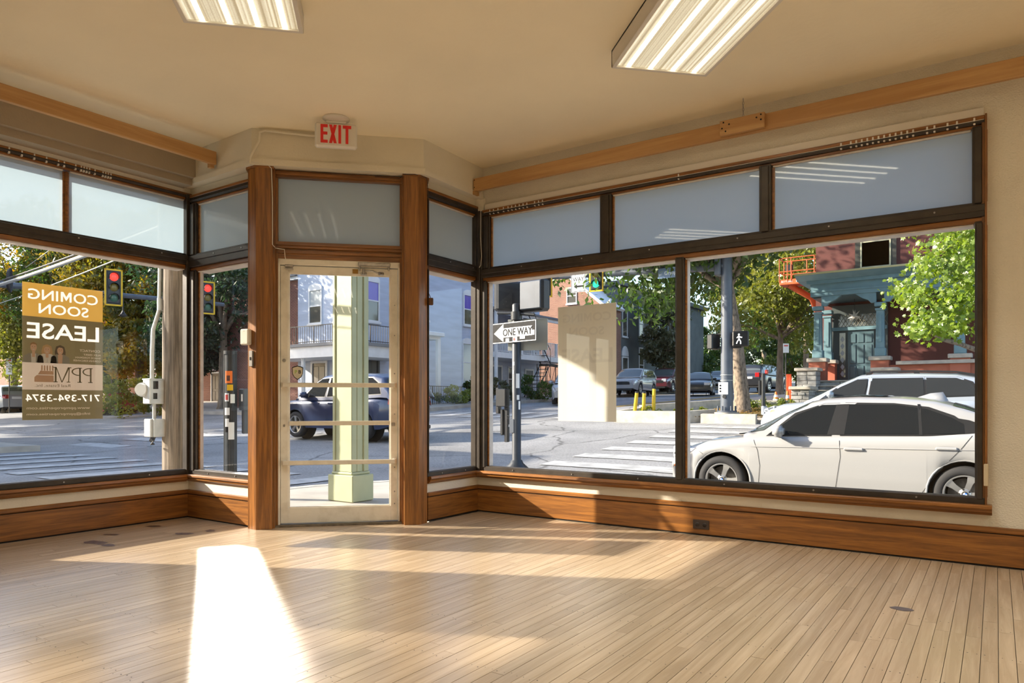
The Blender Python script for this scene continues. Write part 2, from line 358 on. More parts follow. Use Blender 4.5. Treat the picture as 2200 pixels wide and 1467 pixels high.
HP = [(-5.61,3.45),(-4.80,3.42),(-3.85,4.36),(-3.885,5.21),(-3.96,5.46),(-4.1,5.46),(-4.1,4.62),(-4.86,3.76),(-6.08,3.76),(-6.08,3.45)]
mb = MB(); mb.prism(HP, 2.86, 3.14); mb.prism([(-5.62,3.435),(-4.795,3.405),(-3.833,4.357),(-3.87,5.20),(-3.90,5.20),(-3.89,4.38),(-4.81,3.46),(-5.62,3.47)], 2.852, 2.90)
struct('wall_front', mb, PLASTER)
mb = MB(); mb.box((-6.08,3.53,-.12),(-4.9,3.63,.345)); mb.prism([(-4.9,3.53),(-4.9,3.63),(-4.86,3.63),(-4.86,3.53)], -.12, .345)
mb.box((-4.06,4.55,-.12),(-3.96,5.46,.345)); struct('wall_returns', mb, STRIP)
mb = MB(); mb.box((-5.829,-1.7,.23),(-5.80,3.53,.345)); mb.box((-5.83,3.50,.23),(-4.87,3.53,.345)); mb.box((-3.96,4.50,.23),(-3.935,5.21,.345)); mb.box((-3.95,5.196,.23),(-.04,5.21,.345))
struct('trim_1', mb, STRIP, 'cream plaster strip below the window sills')
mb = MB(); mb.box((-6.2,-6.2,3.30),(5.2,5.46,9.5)); struct('wall_upper', mb, mat('upper_facade', (.55, .52, .46), .9))
# baseboards
def base(name, boxes, caps, m, label=None):
    r = sroot(name, label); b1 = MB(); b2 = MB(); b3 = MB()
    for a, b in boxes: b1.box((a[0], a[1], .012), (b[0], b[1], .200))
    for a, b in caps: b2.bbox((a[0], a[1], .206), (b[0], b[1], .242), .007); 
    for a, b in boxes: b3.box((a[0], a[1], .0), (b[0], b[1], .24))
    b1.build('baseboard_plank', m, r); b2.build('baseboard_cap', m, r)
    b3.map(lambda x, y, z: (x, y, z)); return r, b3
GAPS = MB()
base('baseboard_right', [((-3.95,5.185),(4.99,5.21))], [((-3.95,5.180),(4.99,5.21))], OAKX)
base('baseboard_left', [((-5.83,-5.9),(-5.795,3.53))], [((-5.83,-5.9),(-5.790,3.53))], OAKY)
base('baseboard_front', [((-5.83,3.49),(-4.88,3.53))], [((-5.83,3.485),(-4.88,3.53))], OAKX)
base('baseboard_return', [((-3.96,4.50),(-3.925,5.21))], [((-3.96,4.50),(-3.92,5.21))], OAKY)
mb = MB(); mb.box((-3.95,5.19,0),(4.99,5.21,.24)); mb.box((-5.83,-5.9,0),(-5.802,3.53,.24)); mb.box((-5.83,3.497,0),(-4.88,3.53,.24)); mb.box((-3.96,4.5,0),(-3.932,5.21,.24)); struct('trim_2', mb, SOOT, 'dark gap behind the baseboards')
# sills with a rounded nose and a moulding below
def sill(name, a, b, n, m, depth):
    """a-b wall line, n inward normal"""
    r = sroot(name); a = Vector(a); b = Vector(b); n = Vector(n); d = (b-a).normalized(); Lg = (b-a).length
    prof = [(-.13,.374),(depth-.006,.378),(depth,.372),(depth+.002,.358),(depth-.006,.350),(depth-.012,.348),(depth-.014,.335),(depth-.030,.322),(depth-.034,.316),(-.13,.316)]
    mb = MB(); mb.prism(prof, 0, Lg, lambda p, q, t: (a.x+d.x*t+n.x*p, a.y+d.y*t+n.y*p, q)); mb.build('sill_board', m, r); return r
sill('trim_3', (-3.93,5.21), (-.02,5.21), (0,-1), OAKX, .09)
sill('trim_4', (-5.80,-1.7), (-5.80,3.47), (1,0), OAKY, .055)
sill('trim_5', (-5.80,3.53), (-4.87,3.53), (0,-1), OAKX, .075)
sill('trim_6', (-3.95,4.50), (-3.95,5.19), (1,0), OAKY, .06)
# ---------------------------------------------------------------- windows
def LW(t, q, z): return (-5.82+q, t, z)        # left wall: t = y, q towards the room
def RW(t, q, z): return (t, 5.21-q, z)
def LR(t, q, z): return (t, 3.53-q, z)
def RR(t, q, z): return (-3.955+q, t, z)
def bar(mb, F, t0, t1, z0, z1, q0=-.03, q1=.03, r=.004):
    m = MB().bbox((t0, q0, z0), (t1, q1, z1), r).map(F); 
    mb.add(m.v, m.f)
def pane(F, t0, t1, z0, z1, m, par, name='pane', q=-.012, th=.006):
    b = MB()
    b.quad(F(t0, q, z0), F(t1, q, z0), F(t1, q, z1), F(t0, q, z1))
    return b.build(name, m, par)
FROSTL = sheet_mat('frosted_pane_film', (.50, .54, .54), (.25, .33, .385), .55, 1.0, clear=.03)
FROSTD = sheet_mat('frosted_door_pane', (.47, .50, .46), (.30, .37, .42), .5, .12)
def window(name, F, t0, t1, lows, tops, zb, zm0, zm1, zt, ztop, label, oakm, wood_tops=(), jd=.05):
    """dark bronze frame; lows/tops are lists of glass spans; zm0 lower glass top, zm1 transom bottom"""
    r = sroot(name, label)
    fr = MB(); wd = MB(); sa = MB()
    bar(fr, F, t0, t1, zb-.042, zb, -.03, .035); bar(fr, F, t0, t1, zb-.012, zb+.004, -.03, .018)
    bar(fr, F, t0, t1, zm0+.045, zm1-.045, -.03, .040); bar(fr, F, t0, t1, zm1-.060, zm1-.018, -.03, .048); bar(fr, F, t0, t1, zm1-.030, zm1, -.03, .025)
    bar(fr, F, t0, t1, zt+.03, ztop, -.03, .03); bar(fr, F, t0, t1, zt+.036, zt+.050, -.03, .038)
    bar(wd, F, t0, t1, zm0+.010, zm0+.046, -.10, .020); bar(wd, F, t0, t1, zt+.012, zt+.032, -.10, .012); bar(wd, F, t0, t1, ztop-.012, ztop+.012, -.05, .034)
    for a, b in lows: bar(sa, F, a, b, zm0, zm0+.010, -.10, .012)
    for a, b in tops: bar(sa, F, a, b, zt, zt+.012, -.10, .008)
    def posts(sp, z0, z1, woody):
        ed = [t0]+[e for s in sp for e in s]+[t1]
        for k in range(0, len(ed), 2):
            a, b = sorted((ed[k], ed[k+1]))
            if b-a < .004: continue
            w = b-a
            if woody and 0 < k < len(ed)-2: bar(wd, F, a, b, z0, z1, -.06, .0); bar(wd, F, a+w*.25, b-w*.25, z0, z1, -.06, .012); continue
            bar(fr, F, a+.004, b-.004, z0-.02, z1+.02, -.03, .028); bar(fr, F, a+w*.22, b-w*.22, z0-.01, z1+.01, -.03, .040)
            bar(wd, F, b-.006, b+.012, z0, z1, -jd, .004); bar(sa, F, b+.010, b+.014, z0, z1, -jd-.01, -.004)
    posts(lows, zb, zm0, False); posts(tops, zm1, zt, bool(wood_tops))
    fr.build('frame', DARKF, r); wd.build('wooden_stop', oakm, r); sa.build('sash_edge', SASH, r)
    for a, b in lows: pane(F, a-.01, b+.01, zb-.01, zm0+.01, GLASS, r, 'glass_pane')
    for a, b in tops: pane(F, a-.01, b+.01, zm1-.01, zt+.01, FROSTL if F is LW else FROSTD if F is RR else FROST, r, 'frosted_pane')
    sc = MB(); 
    for a, b in lows:
        k = max(2, int(abs(b-a)/.55))
        for i in range(k):
            t = a+(b-a)*(i+.5)/k; m = MB().cyl((t, .030, zb-.02), (t, .040, zb-.02), .006, n=6).map(F); sc.add(m.v, m.f)
            m = MB().cyl((t+.1, .040, zm1-.035), (t+.1, .051, zm1-.035), .006, n=6).map(F); sc.add(m.v, m.f)
    tag(sc.build('screws', STEEL, r), kind='stuff')
    return r
win_left = window('window_1', LW, 1.46, 3.53, [(1.52, 3.470)], [(1.52, 2.505), (2.55, 3.470)], .418, 2.145, 2.285, 2.745, 2.80, 'left shop window with one big clear pane and two frosted transom panes', OAKY, wood_tops=(1,))
win_left2 = window('window_2', LW, -1.7, .45, [(-1.64, -.65), (-.57, .39)], [(-1.64, -.65), (-.57, .39)], .418, 2.145, 2.285, 2.745, 2.80, 'next shop window further along the left wall', OAKY)
win_right = window('window_3', RW, -3.87, -.055, [(-3.825, -2.033), (-1.955, -.112)], [(-3.785, -2.677), (-2.567, -1.404), (-1.312, -.126)], .416, 2.085, 2.222, 2.668, 2.735, 'right shop window with two big clear panes under three frosted transom panes', OAKX)
win_lr = window('window_4', LR, -5.79, -4.88, [(-5.545, -4.93)] if False else [(-5.69, -4.93)], [(-5.69, -4.93)], .416, 2.12, 2.28, 2.70, 2.78, 'narrow return window left of the door', OAKX, jd=.025)
win_rr = window('window_5', RR, 4.49, 5.20, [(4.51, 5.155)], [(4.51, 5.155)], .413, 2.10, 2.25, 2.69, 2.78, 'narrow return window right of the door', OAKY)
# cap strips above the frames (track fascia sits here)
mb = MB(); mb.box((-3.87,5.21,2.735),(-.055,5.30,2.805)); mb.box((-5.83,3.53,2.78),(-4.86,3.62,2.86)); mb.box((-4.05,4.5,2.78),(-3.955,5.21,2.86)); mb.box((-4.05,5.19,2.70),(-3.86,5.30,2.86)); mb.box((-5.90,-1.7,2.80),(-5.82,3.53,2.86)); struct('trim_7', mb, PLASTER)
mb = MB(); mb.bbox((-3.875,3.6,0),(-3.87,3.6,0)) if False else None
mb.box((-.056,5.165,.378),(-.045,5.21,2.75)); mb.box((-.072,5.18,.378),(-.058,5.215,2.74)); struct('trim_8', mb, OAKZ, 'oak casing at the right end of the right window')
# corner posts where the windows meet
mb = MB(); mb.bbox((-5.845,3.475,.376),(-5.785,3.55,2.80),.004); mb.bbox((-5.800,3.47,.376),(-5.775,3.50,2.80),.004); mb.bbox((-3.965,5.17,.376),(-3.865,5.235,2.74),.004); mb.bbox((-3.915,5.155,.376),(-3.88,5.19,2.74),.004)
struct('trim_9', mb, DARKF, 'dark corner posts where the window frames meet')
# ---------------------------------------------------------------- oak door pillars, transom, door
def pillar(name, s, label):
    r = sroot(name, label); mb = MB()
    mb.prism([(s*.512,.06),(s*.512,-.118),(s*.518,-.124),(s*.632,-.124),(s*.640,-.118),(s*.690,-.068),(s*.690,.06)], 0, 2.852, D)
    mb.build('pillar_post', OAKZ, r)
    mb = MB(); mb.prism([(s*.498,.07),(s*.498,-.075),(s*.512,-.075),(s*.512,.07)], 0, 2.852, D); mb.prism([(s*.69,.05),(s*.69,-.060),(s*.705,-.050),(s*.705,.05)], 0, 2.852, D)
    mb.prism([(s*.482,.09),(s*.482,-.012),(s*.498,-.012),(s*.498,.09)], 0, 2.852, D)
    mb.build('pillar_casing', OAKZ, r)
    mb = MB(); mb.prism([(s*.50,.05),(s*.50,-.126),(s*.645,-.126),(s*.72,-.052),(s*.72,.05)], 2.835, 2.8525, D); mb.build('pillar_cap', OAKU, r); return r
pillar('trim_10', -1, 'oak pillar left of the glass door'); pillar('trim_11', 1, 'oak pillar right of the glass door')
tr = sroot('window_6', 'frosted transom pane in oak above the glass door')
mb = MB()
for z0, z1, v0 in ((2.800,2.852,-.03),(2.815,2.835,-.045),(2.235,2.285,-.03),(2.255,2.275,-.045),(2.150,2.240,-.005),(2.195,2.215,-.02)):
    mb.prism([(-.498,.05),(-.498,v0),(.498,v0),(.498,.05)], z0, z1, D)
mb.build('oak_rail', OAKU, tr)
mb = MB(); mb.quad(D(-.485,.02,2.28), D(.485,.02,2.28), D(.485,.02,2.805), D(-.485,.02,2.805)); mb.build('frosted_pane', FROSTD, tr)
dr = sroot('door_1', 'ivory painted glass shop door with three push bars')
def dbar(mb, u0, u1, z0, z1, v0, v1, r=.004):
    m = MB().bbox((u0, v0, z0), (u1, v1, z1), r).map(D); mb.add(m.v, m.f)
mb = MB(); dbar(mb,-.495,-.468,.012,2.15,-.01,.08); dbar(mb,.468,.495,.012,2.15,-.01,.08); dbar(mb,-.495,.495,2.105,2.152,-.01,.08); mb.build('door_frame', IVORY, dr)
mb = MB(); dbar(mb,-.466,-.405,.02,2.10,.008,.055); dbar(mb,.405,.466,.02,2.10,.008,.055); dbar(mb,-.41,.41,2.045,2.10,.010,.053); dbar(mb,-.41,.41,.02,.146,.010,.053)
dbar(mb,-.408,-.396,.14,2.05,.018,.045,.002); dbar(mb,.396,.408,.14,2.05,.018,.045,.002); dbar(mb,-.40,.40,.140,.152,.018,.045,.002); dbar(mb,-.40,.40,2.036,2.048,.018,.045,.002); mb.build('door_leaf', IVORY, dr)
mb = MB(); mb.quad(D(-.40,.034,.148), D(.40,.034,.148), D(.40,.034,2.04), D(-.40,.034,2.04)); mb.build('glass_pane', GLASS, dr)
ALU = mat('champagne_aluminium', (.74, .69, .58), .38, .2, var=.08, vs=14)
for z, ex in ((1.137,1),(.828,0),(.512,1)):
    mb = MB(); dbar(mb, -.445 if ex else -.40, .445 if ex else .40, z-.018, z+.018, -.050 if ex else -.015, -.025 if ex else .012)
    if ex:
        for s in (-1, 1): dbar(mb, s*.455, s*.425, z-.021, z+.023, -.030, .010)
    mb.build('push_bar', ALU, dr)
mb = MB(); mb.box(*[(0,0,0)]*2) if False else None
dbar(mb,.40,.41,.0,.1,0,.01) if False else None
dbar(mb, .145, .405, 2.112, 2.140, -.035, -.008); dbar(mb, .150, .165, 2.075, 2.135, -.03, 0); dbar(mb, .385, .400, 2.080, 2.135, -.03, 0)
m = MB().tube([D(.195,-.03,2.075), D(.26,-.06,2.068), D(.315,-.03,2.050)], .007); mb.add(m.v, m.f, True)
dbar(mb, .165, .215, 2.040, 2.062, -.02, .012); m = MB().cyl(D(.19,-.035,2.04), D(.19,-.035,2.085), .011); mb.add(m.v, m.f, True); m = MB().cyl(D(.315,-.045,2.05), D(.345,-.012,2.055), .014); mb.add(m.v, m.f, True)
mb.build('door_closer', STEEL, dr)
mb = MB(); dbar(mb,-.43,-.365,2.066,2.078,-.012,.012); dbar(mb,-.43,-.365,2.09,2.104,-.014,.012); mb.build('latch_plate', STEEL, dr)
mb = MB(); dbar(mb,.10,.145,2.052,2.088,.004,.012,.001); mb.build('brass_plate', mat('tarnished_brass', (.30,.16,.03), .4, .6), dr)
mb = MB()
m = MB().cyl(D(-.437,-.004,1.335), D(-.437,.01,1.335), .014); mb.add(m.v, m.f, True)
for z in (1.80,1.55,1.235,.90,.46,.26,.16):
    m = MB().cyl(D(.440,.002,z), D(.440,.01,z), .006, n=8); mb.add(m.v, m.f, True)
dbar(mb,.415,.445,.80,.83,.0,.009); dbar(mb,-.445,-.43,.80,.82,.0,.009); mb.build('door_hardware', STEEL, dr)
mb = MB(); mb.prism([(-.5,.12),(-.5,-.05),(.5,-.05),(.5,.12)], -.012, .012, D); mb.build('threshold', mat('worn_threshold', (.20,.16,.11), .5, .4, var=.3, vs=20), dr)
# ---------------------------------------------------------------- ceiling light fittings (lit)
TUBE = mat('lamp_tube_glow', (1,1,1), .4, emit=((1.0, .90, .70), 14.0))
def lens_mat():
    m, n, l, b = _nodes('ribbed_lens'); g = n.new('ShaderNodeTexCoord'); sp = n.new('ShaderNodeSeparateXYZ'); l.new(g.outputs['Object'], sp.inputs[0])
    w = n.new('ShaderNodeTexNoise'); w.noise_dimensions = '1D'; w.inputs['Scale'].default_value = 46; w.inputs['Detail'].default_value = 3; l.new(sp.outputs[0], w.inputs['W'])
    v = n.new('ShaderNodeTexVoronoi'); v.inputs['Scale'].default_value = 110; l.new(g.outputs['Object'], v.inputs['Vector'])
    cr = n.new('ShaderNodeValToRGB'); cr.color_ramp.elements[0].position = .38; cr.color_ramp.elements[0].color = (.42,.33,.19,1); cr.color_ramp.elements[1].position = .66; cr.color_ramp.elements[1].color = (1,.90,.66,1); l.new(w.outputs[0], cr.inputs[0])
    mx = n.new('ShaderNodeMixRGB'); mx.blend_type = 'MULTIPLY'; mx.inputs[0].default_value = .55; l.new(cr.outputs[0], mx.inputs[1]); c2 = n.new('ShaderNodeValToRGB'); c2.color_ramp.elements[0].color = (.55,.5,.42,1); c2.color_ramp.elements[1].position = .5; l.new(v.outputs['Distance'], c2.inputs[0]); 
    c2.color_ramp.elements[0].position = .0; l.new(c2.outputs[0], mx.inputs[2])
    b.inputs['Base Color'].default_value = (.3,.28,.22,1); l.new(mx.outputs[0], b.inputs['Emission Color']); b.inputs['Emission Strength'].default_value = .95; b.inputs['Roughness'].default_value = .3; return m
LENS = lens_mat()
def light_fitting():
    t = thing('ceiling_light', 'x', 'ceiling light', (0,0,3.14))
    w, Lh, h = .31, .615, .10        # local x short side, local y long side; z down from the ceiling
    mb = MB(); mb.box((-w,-Lh,-h),(-w+.012,Lh,0)); mb.box((w-.012,-Lh,-h),(w,Lh,0)); mb.box((-w,-Lh,-h),(w,-Lh+.012,0)); mb.box((-w,Lh-.012,-h),(w,Lh,0)); mb.box((-w,-Lh,-.012),(w,Lh,-.002)); mb.build('housing', WHITEM, t)
    mb = MB()
    for a, b in (((-w,-Lh),(-w+.026,Lh)),((w-.026,-Lh),(w,Lh)),((-w,-Lh),(w,-Lh+.026)),((-w,Lh-.026),(w,Lh))): mb.bbox((a[0],a[1],-h-.008),(b[0],b[1],-h+.004),.003)
    mb.build('lens_frame', WHITEM, t)
    mb = MB(); mb.box((-w+.02,-Lh+.02,-h+.004),(w-.02,Lh-.02,-h+.008)); mb.build('ribbed_lens', LENS, t)
    for x in (-.21,-.07,.075,.215):
        mb = MB().box((x-.013,-Lh+.03,-h+.0015),(x+.013,Lh-.03,-h+.003)); mb.build('lit_tube', TUBE, t)
    ld = bpy.data.lights.new('lamp_light', 'AREA'); lo = bpy.data.objects.new('lamp_light', ld); COL.objects.link(lo); lo.parent = t
    ld.shape = 'RECTANGLE'; ld.size = .56; ld.size_y = 1.16; ld.energy = LAMP_W; ld.color = (1.0, .965, .89); ld.spread = math.radians(112); lo.location = (0, 0, -.112)
    return t
LAMP_W = 22
lights = []
L0 = light_fitting()
RZ = PI/4
c1 = Vector((-1.705, 4.114)) + Vector((S2, -S2))*.60; c2 = Vector((-3.367, 2.352)) + Vector((S2, -S2))*.60
spots = [c1, c2]
ux = Vector((S2, S2)); uy = Vector((S2, -S2)); st = (c1-c2).dot(ux)
for j in range(1, 4):  # unseen fittings added behind the viewer to brighten the room
    for i in range(-1, 3):
        p = c2+ux*(st*i)+uy*(2.55*j)
        if -4.9 < p.x < 4.2 and -5.2 < p.y < 4.3 and (j, i) not in ((1,-1),(1,0),(2,-1)): spots.append(p)
for i, p in enumerate(spots):
    o = L0 if i == 0 else dup(L0)
    o.location = (p.x, p.y, 3.14); o.rotation_euler = (0, 0, RZ)
    o['label'] = ['lit fluorescent ceiling light above the right window, right of the two in view', 'lit fluorescent ceiling light at the top left, left of the two in view'][i] if i < 2 else 'added unseen fluorescent ceiling light brightening the room from behind the viewer'
    o['group'] = 'fluorescent ceiling lights'
# ================================================================ outside: ground
def interp(tab, v):
    if v <= tab[0][0]: return tab[0][1]
    for (a, b), (c, d) in zip(tab, tab[1:]):
        if v <= c: return b+(d-b)*(v-a)/(c-a)
    return tab[-1][1]
GT = [(-60,-.30),(4,-.22),(9.0,-.24),(13.5,.02),(19.5,.42),(26,.80),(45,1.45),(60,2.1),(130,4.6)]
def G(x, y): return interp(GT, y) - .025*max(0, min(x+5, 12))
def patch(mb, x0, x1, y0, y1, dz, st=1.0, skirt=.0):
    nx = max(1, int(abs(x1-x0)/st)); ny = max(1, int(abs(y1-y0)/st)); vs = []; fs = []
    for j in range(ny+1):
        for i in range(nx+1):
            x = x0+(x1-x0)*i/nx; y = y0+(y1-y0)*j/ny; vs.append((x, y, G(x, y)+dz))
    for j in range(ny):
        for i in range(nx):
            a = j*(nx+1)+i; fs.append((a, a+1, a+nx+2, a+nx+1))
    mb.add(vs, fs)
    if skirt:
        edge = [(i, 0) for i in range(nx+1)]+[(nx, j) for j in range(1, ny+1)]+[(i, ny) for i in range(nx-1, -1, -1)]+[(0, j) for j in range(ny-1, 0, -1)]
        pts = [vs[j*(nx+1)+i] for i, j in edge]; n = len(pts)
        mb.add(pts+[(p[0], p[1], p[2]-skirt) for p in pts], [(i, n+i, n+(i+1) % n, (i+1) % n) for i in range(n)])
    return mb
def poly_slab(mb, poly, dz, th):
    n = len(poly); ar = sum(poly[i][0]*poly[(i+1) % n][1]-poly[(i+1) % n][0]*poly[i][1] for i in range(n))
    if ar < 0: poly = poly[::-1]
    vs = [(x, y, G(x, y)+dz) for x, y in poly]+[(x, y, G(x, y)+dz-th) for x, y in poly]
    return mb.add(vs, [tuple(range(n))]+[(i, n+i, n+(i+1) % n, (i+1) % n) for i in range(n)])
def asphalt_mat():
    m, n, l, b = _nodes('worn_asphalt'); g = n.new('ShaderNodeNewGeometry')
    a = n.new('ShaderNodeTexNoise'); a.inputs['Scale'].default_value = 26; a.inputs['Detail'].default_value = 6; l.new(g.outputs['Position'], a.inputs['Vector'])
    c = n.new('ShaderNodeTexNoise'); c.inputs['Scale'].default_value = .35; c.inputs['Detail'].default_value = 5; l.new(g.outputs['Position'], c.inputs['Vector'])
    ra = n.new('ShaderNodeValToRGB'); ra.color_ramp.elements[0].color = (.17,.17,.176,1); ra.color_ramp.elements[1].color = (.31,.31,.31,1); ra.color_ramp.elements[0].position = .3; ra.color_ramp.elements[1].position = .7; l.new(a.outputs[0], ra.inputs[0])
    rc = n.new('ShaderNodeValToRGB'); rc.color_ramp.elements[0].color = (.72,.72,.72,1); rc.color_ramp.elements[0].position = .35; rc.color_ramp.elements[1].color = (1.15,1.15,1.15,1); rc.color_ramp.elements[1].position = .6; l.new(c.outputs[0], rc.inputs[0])
    mx = n.new('ShaderNodeMixRGB'); mx.blend_type = 'MULTIPLY'; mx.inputs[0].default_value = 1; l.new(ra.outputs[0], mx.inputs[1]); l.new(rc.outputs[0], mx.inputs[2])
    v = n.new('ShaderNodeTexVoronoi'); v.feature = 'DISTANCE_TO_EDGE'; v.inputs['Scale'].default_value = .22; nz = n.new('ShaderNodeTexNoise'); nz.inputs['Scale'].default_value = .8; nz.inputs['Detail'].default_value = 4
    l.new(g.outputs['Position'], nz.inputs['Vector']); ad = n.new('ShaderNodeMixRGB'); ad.blend_type = 'ADD'; ad.inputs[0].default_value = 1.0; l.new(g.outputs['Position'], ad.inputs[1]); l.new(nz.outputs[1], ad.inputs[2]); l.new(ad.outputs[0], v.inputs['Vector'])
    cr = n.new('ShaderNodeValToRGB'); cr.color_ramp.elements[0].color = (.31,.31,.31,1); cr.color_ramp.elements[0].position = .004; cr.color_ramp.elements[1].position = .010; l.new(v.outputs['Distance'], cr.inputs[0])
    m2 = n.new('ShaderNodeMixRGB'); m2.blend_type = 'MULTIPLY'; m2.inputs[0].default_value = .8; l.new(mx.outputs[0], m2.inputs[1]); l.new(cr.outputs[0], m2.inputs[2]); l.new(m2.outputs[0], b.inputs['Base Color'])
    b.inputs['Roughness'].default_value = .85; bp = n.new('ShaderNodeBump'); bp.inputs['Strength'].default_value = .35; bp.inputs['Distance'].default_value = .01; l.new(a.outputs[0], bp.inputs['Height']); l.new(bp.outputs[0], b.inputs['Normal']); return m
ASPH = asphalt_mat()
CONC = mat('pale_concrete', (.39, .36, .315), .85, var=.16, vs=2.2, bump=.2, bs=60)
KERB = mat('kerb_concrete', (.46, .43, .37), .85, var=.2, vs=5, bump=.2, bs=50)
PAINTW = mat('road_paint', (.42, .42, .415), .7, var=.28, vs=4)
PAINTY = mat('yellow_road_paint', (.55, .36, .06), .7, var=.2, vs=6)
rd = sroot('road', 'worn grey asphalt crossing with white crosswalk bars')
mb = MB(); patch(mb, -110, 40, -50, 130, 0, 1.5); mb.build('asphalt', ASPH, rd)
sw = sroot('sidewalk', 'pale concrete corner sidewalk outside the door')
pts = [(-6.08,-30),(-7.35,-30),(-7.35,4.6)]+[(-7.35+3.6*(1-math.cos(t)), 5.3+3.6*math.sin(t)) for t in [PI/2*k/10 for k in range(11)]]+[(40,8.9),(40,5.46),(-4.0,5.46),(-4.0,4.5),(-4.8,3.7),(-6.08,3.7)]
def fin(x, y): return (x, y)
mb = MB()                                   # sidewalk in strips so that it follows the ground
poly_slab(mb, [(-5.5,5.46),(-5.5,3.5)]+[(-6.08,3.5),(-6.08,-30),(-7.2,-30),(-7.2,5.0)]+[(-7.2+3.4*(1-math.cos(PI/2*k/8)), 5.35+3.4*math.sin(PI/2*k/8)) for k in range(9)]+[(-3.8,5.46)], .155, .2)
patch(mb, -3.8, 30, 5.40, 8.75, .155, 1.0, .2); poly_slab(mb, [(-5.6,5.5),(-5.6,3.4),(-4.7,3.6),(-3.7,4.7),(-3.7,5.5)], .158, .2); mb.build('concrete', CONC, sw)
mb = MB()
kp = [(-7.35,-30),(-7.35,5.2)]+[(-7.35+3.55*(1-math.cos(PI/2*k/8)), 5.35+3.55*math.sin(PI/2*k/8)) for k in range(1, 9)]+[(30,8.90)]
ki = [(-7.2,-30),(-7.2,5.2)]+[(-7.2+3.4*(1-math.cos(PI/2*k/8)), 5.35+3.4*math.sin(PI/2*k/8)) for k in range(1, 9)]+[(30,8.75)]
for (a, b), (c, d) in zip(zip(kp, kp[1:]), zip(ki, ki[1:])): poly_slab(mb, [a, b, d, c], .16, .3)
mb.build('kerb', KERB, sw)
mb = MB(); poly_slab(mb, [(-5.75,4.55),(-4.9,3.75),(-3.9,4.8),(-4.6,5.5)], .163, .02); mb.build('red_step_paving', mat('faded_red_concrete', (.42,.27,.24), .8, var=.2, vs=7), sw)
CRACK = []
# far kerbs and pavements
fs_ = sroot('sidewalk_far', 'far pavements of the crossing')
mb = MB(); patch(mb, -110, -19.6, 19.4, 34, .15, 1.5, .3); patch(mb, -30, -19.6, 34, 90, .15, 1.5, .3); patch(mb, -110, -19.8, -30, 8.0, .15, 1.5, .3)
patch(mb, -9.4, 30, 19.6, 60, .15, 1.5, .3); mb.build('concrete', CONC, fs_)
# crosswalk bars
def stripe(x0, x1, y0, y1, m=PAINTW, name='crosswalk_bar'):
    mb = MB(); patch(mb, x0, x1, y0, y1, .012, .5); return mb.build(name, m, rd)
for k in range(9): stripe(-8.6-1.22*k, -9.15-1.22*k, 5.1, 8.0)            # across the street on the left
for k in range(8): stripe(-6.8, -3.6, 9.6+1.2*k, 10.15+1.2*k)             # across the street on the right
for k in range(8): stripe(-9.0-1.3*k, -9.6-1.3*k, 20.0, 22.6)
for k in range(6): stripe(-19.2, -21.6, 9.4+1.5*k, 10.0+1.5*k)
stripe(-12.6, -12.75, 26, 110, PAINTY, 'lane_line'); stripe(-12.95, -13.10, 26, 110, PAINTY, 'lane_line'); stripe(-10.2, -10.32, 25, 100, PAINTW, 'lane_line'); stripe(-16.6, -16.72, 26, 100, PAINTW, 'lane_line')
mb = MB(); mb.add([(-240,-240,-.8),(240,-240,-.8),(240,240,-.8),(-240,240,-.8)], [(0,1,2,3)]); tag(mb.build('far_ground', mat('far_earth', (.22,.22,.18), .95)), kind='structure')
# ================================================================ foliage
def leaf_mat(name, c, t=.45, sc=.9):
    """c: list of colours spread by noise through the crown"""
    m = bpy.data.materials.new(name); m.use_nodes = True; n = m.node_tree.nodes; l = m.node_tree.links; n.clear()
    o = n.new('ShaderNodeOutputMaterial'); g = n.new('ShaderNodeNewGeometry'); z = n.new('ShaderNodeTexNoise'); z.inputs['Scale'].default_value = sc; z.inputs['Detail'].default_value = 8; z.inputs['Roughness'].default_value = .75; l.new(g.outputs['Position'], z.inputs['Vector'])
    r = n.new('ShaderNodeValToRGB'); e = r.color_ramp.elements
    while len(e) < len(c): e.new(.5)
    for i, cc in enumerate(c): e[i].position = .32+.36*i/max(1, len(c)-1); e[i].color = (*cc, 1)
    l.new(z.outputs[0], r.inputs[0]); d = n.new('ShaderNodeBsdfDiffuse'); tr = n.new('ShaderNodeBsdfTranslucent'); l.new(r.outputs[0], d.inputs[0])
    hs = n.new('ShaderNodeHueSaturation'); hs.inputs['Value'].default_value = 1.5; hs.inputs['Saturation'].default_value = 1.1; l.new(r.outputs[0], hs.inputs['Color']); l.new(hs.outputs[0], tr.inputs[0])
    x = n.new('ShaderNodeMixShader'); x.inputs[0].default_value = t; l.new(d.outputs[0], x.inputs[1]); l.new(tr.outputs[0], x.inputs[2])
    gl = n.new('ShaderNodeBsdfGlossy'); gl.inputs['Roughness'].default_value = .4; y = n.new('ShaderNodeMixShader'); y.inputs[0].default_value = .05; l.new(x.outputs[0], y.inputs[1]); l.new(gl.outputs[0], y.inputs[2]); l.new(y.outputs[0], o.inputs[0]); return m
BARK = mat('grey_brown_bark', (.20, .155, .11), .9, var=.4, vs=7, bump=.6, bs=16, stretch=(1,1,.3))
BARKP = mat('pale_flaky_bark', (.27, .21, .155), .9, c2=(.12,.092,.07), thr=(.38,.52), vs=16, bump=.8, bs=22, stretch=(1,1,.45))
LG = leaf_mat('green_leaves', [(.018,.045,.010),(.05,.10,.018),(.12,.17,.03)])
LY_ = leaf_mat('yellow_green_leaves', [(.05,.08,.012),(.17,.19,.03),(.30,.27,.05)])
LA = leaf_mat('autumn_leaves', [(.04,.07,.012),(.13,.14,.025),(.33,.24,.03),(.36,.11,.02)])
LD = leaf_mat('dark_green_leaves', [(.010,.028,.010),(.022,.05,.018),(.055,.085,.035)])
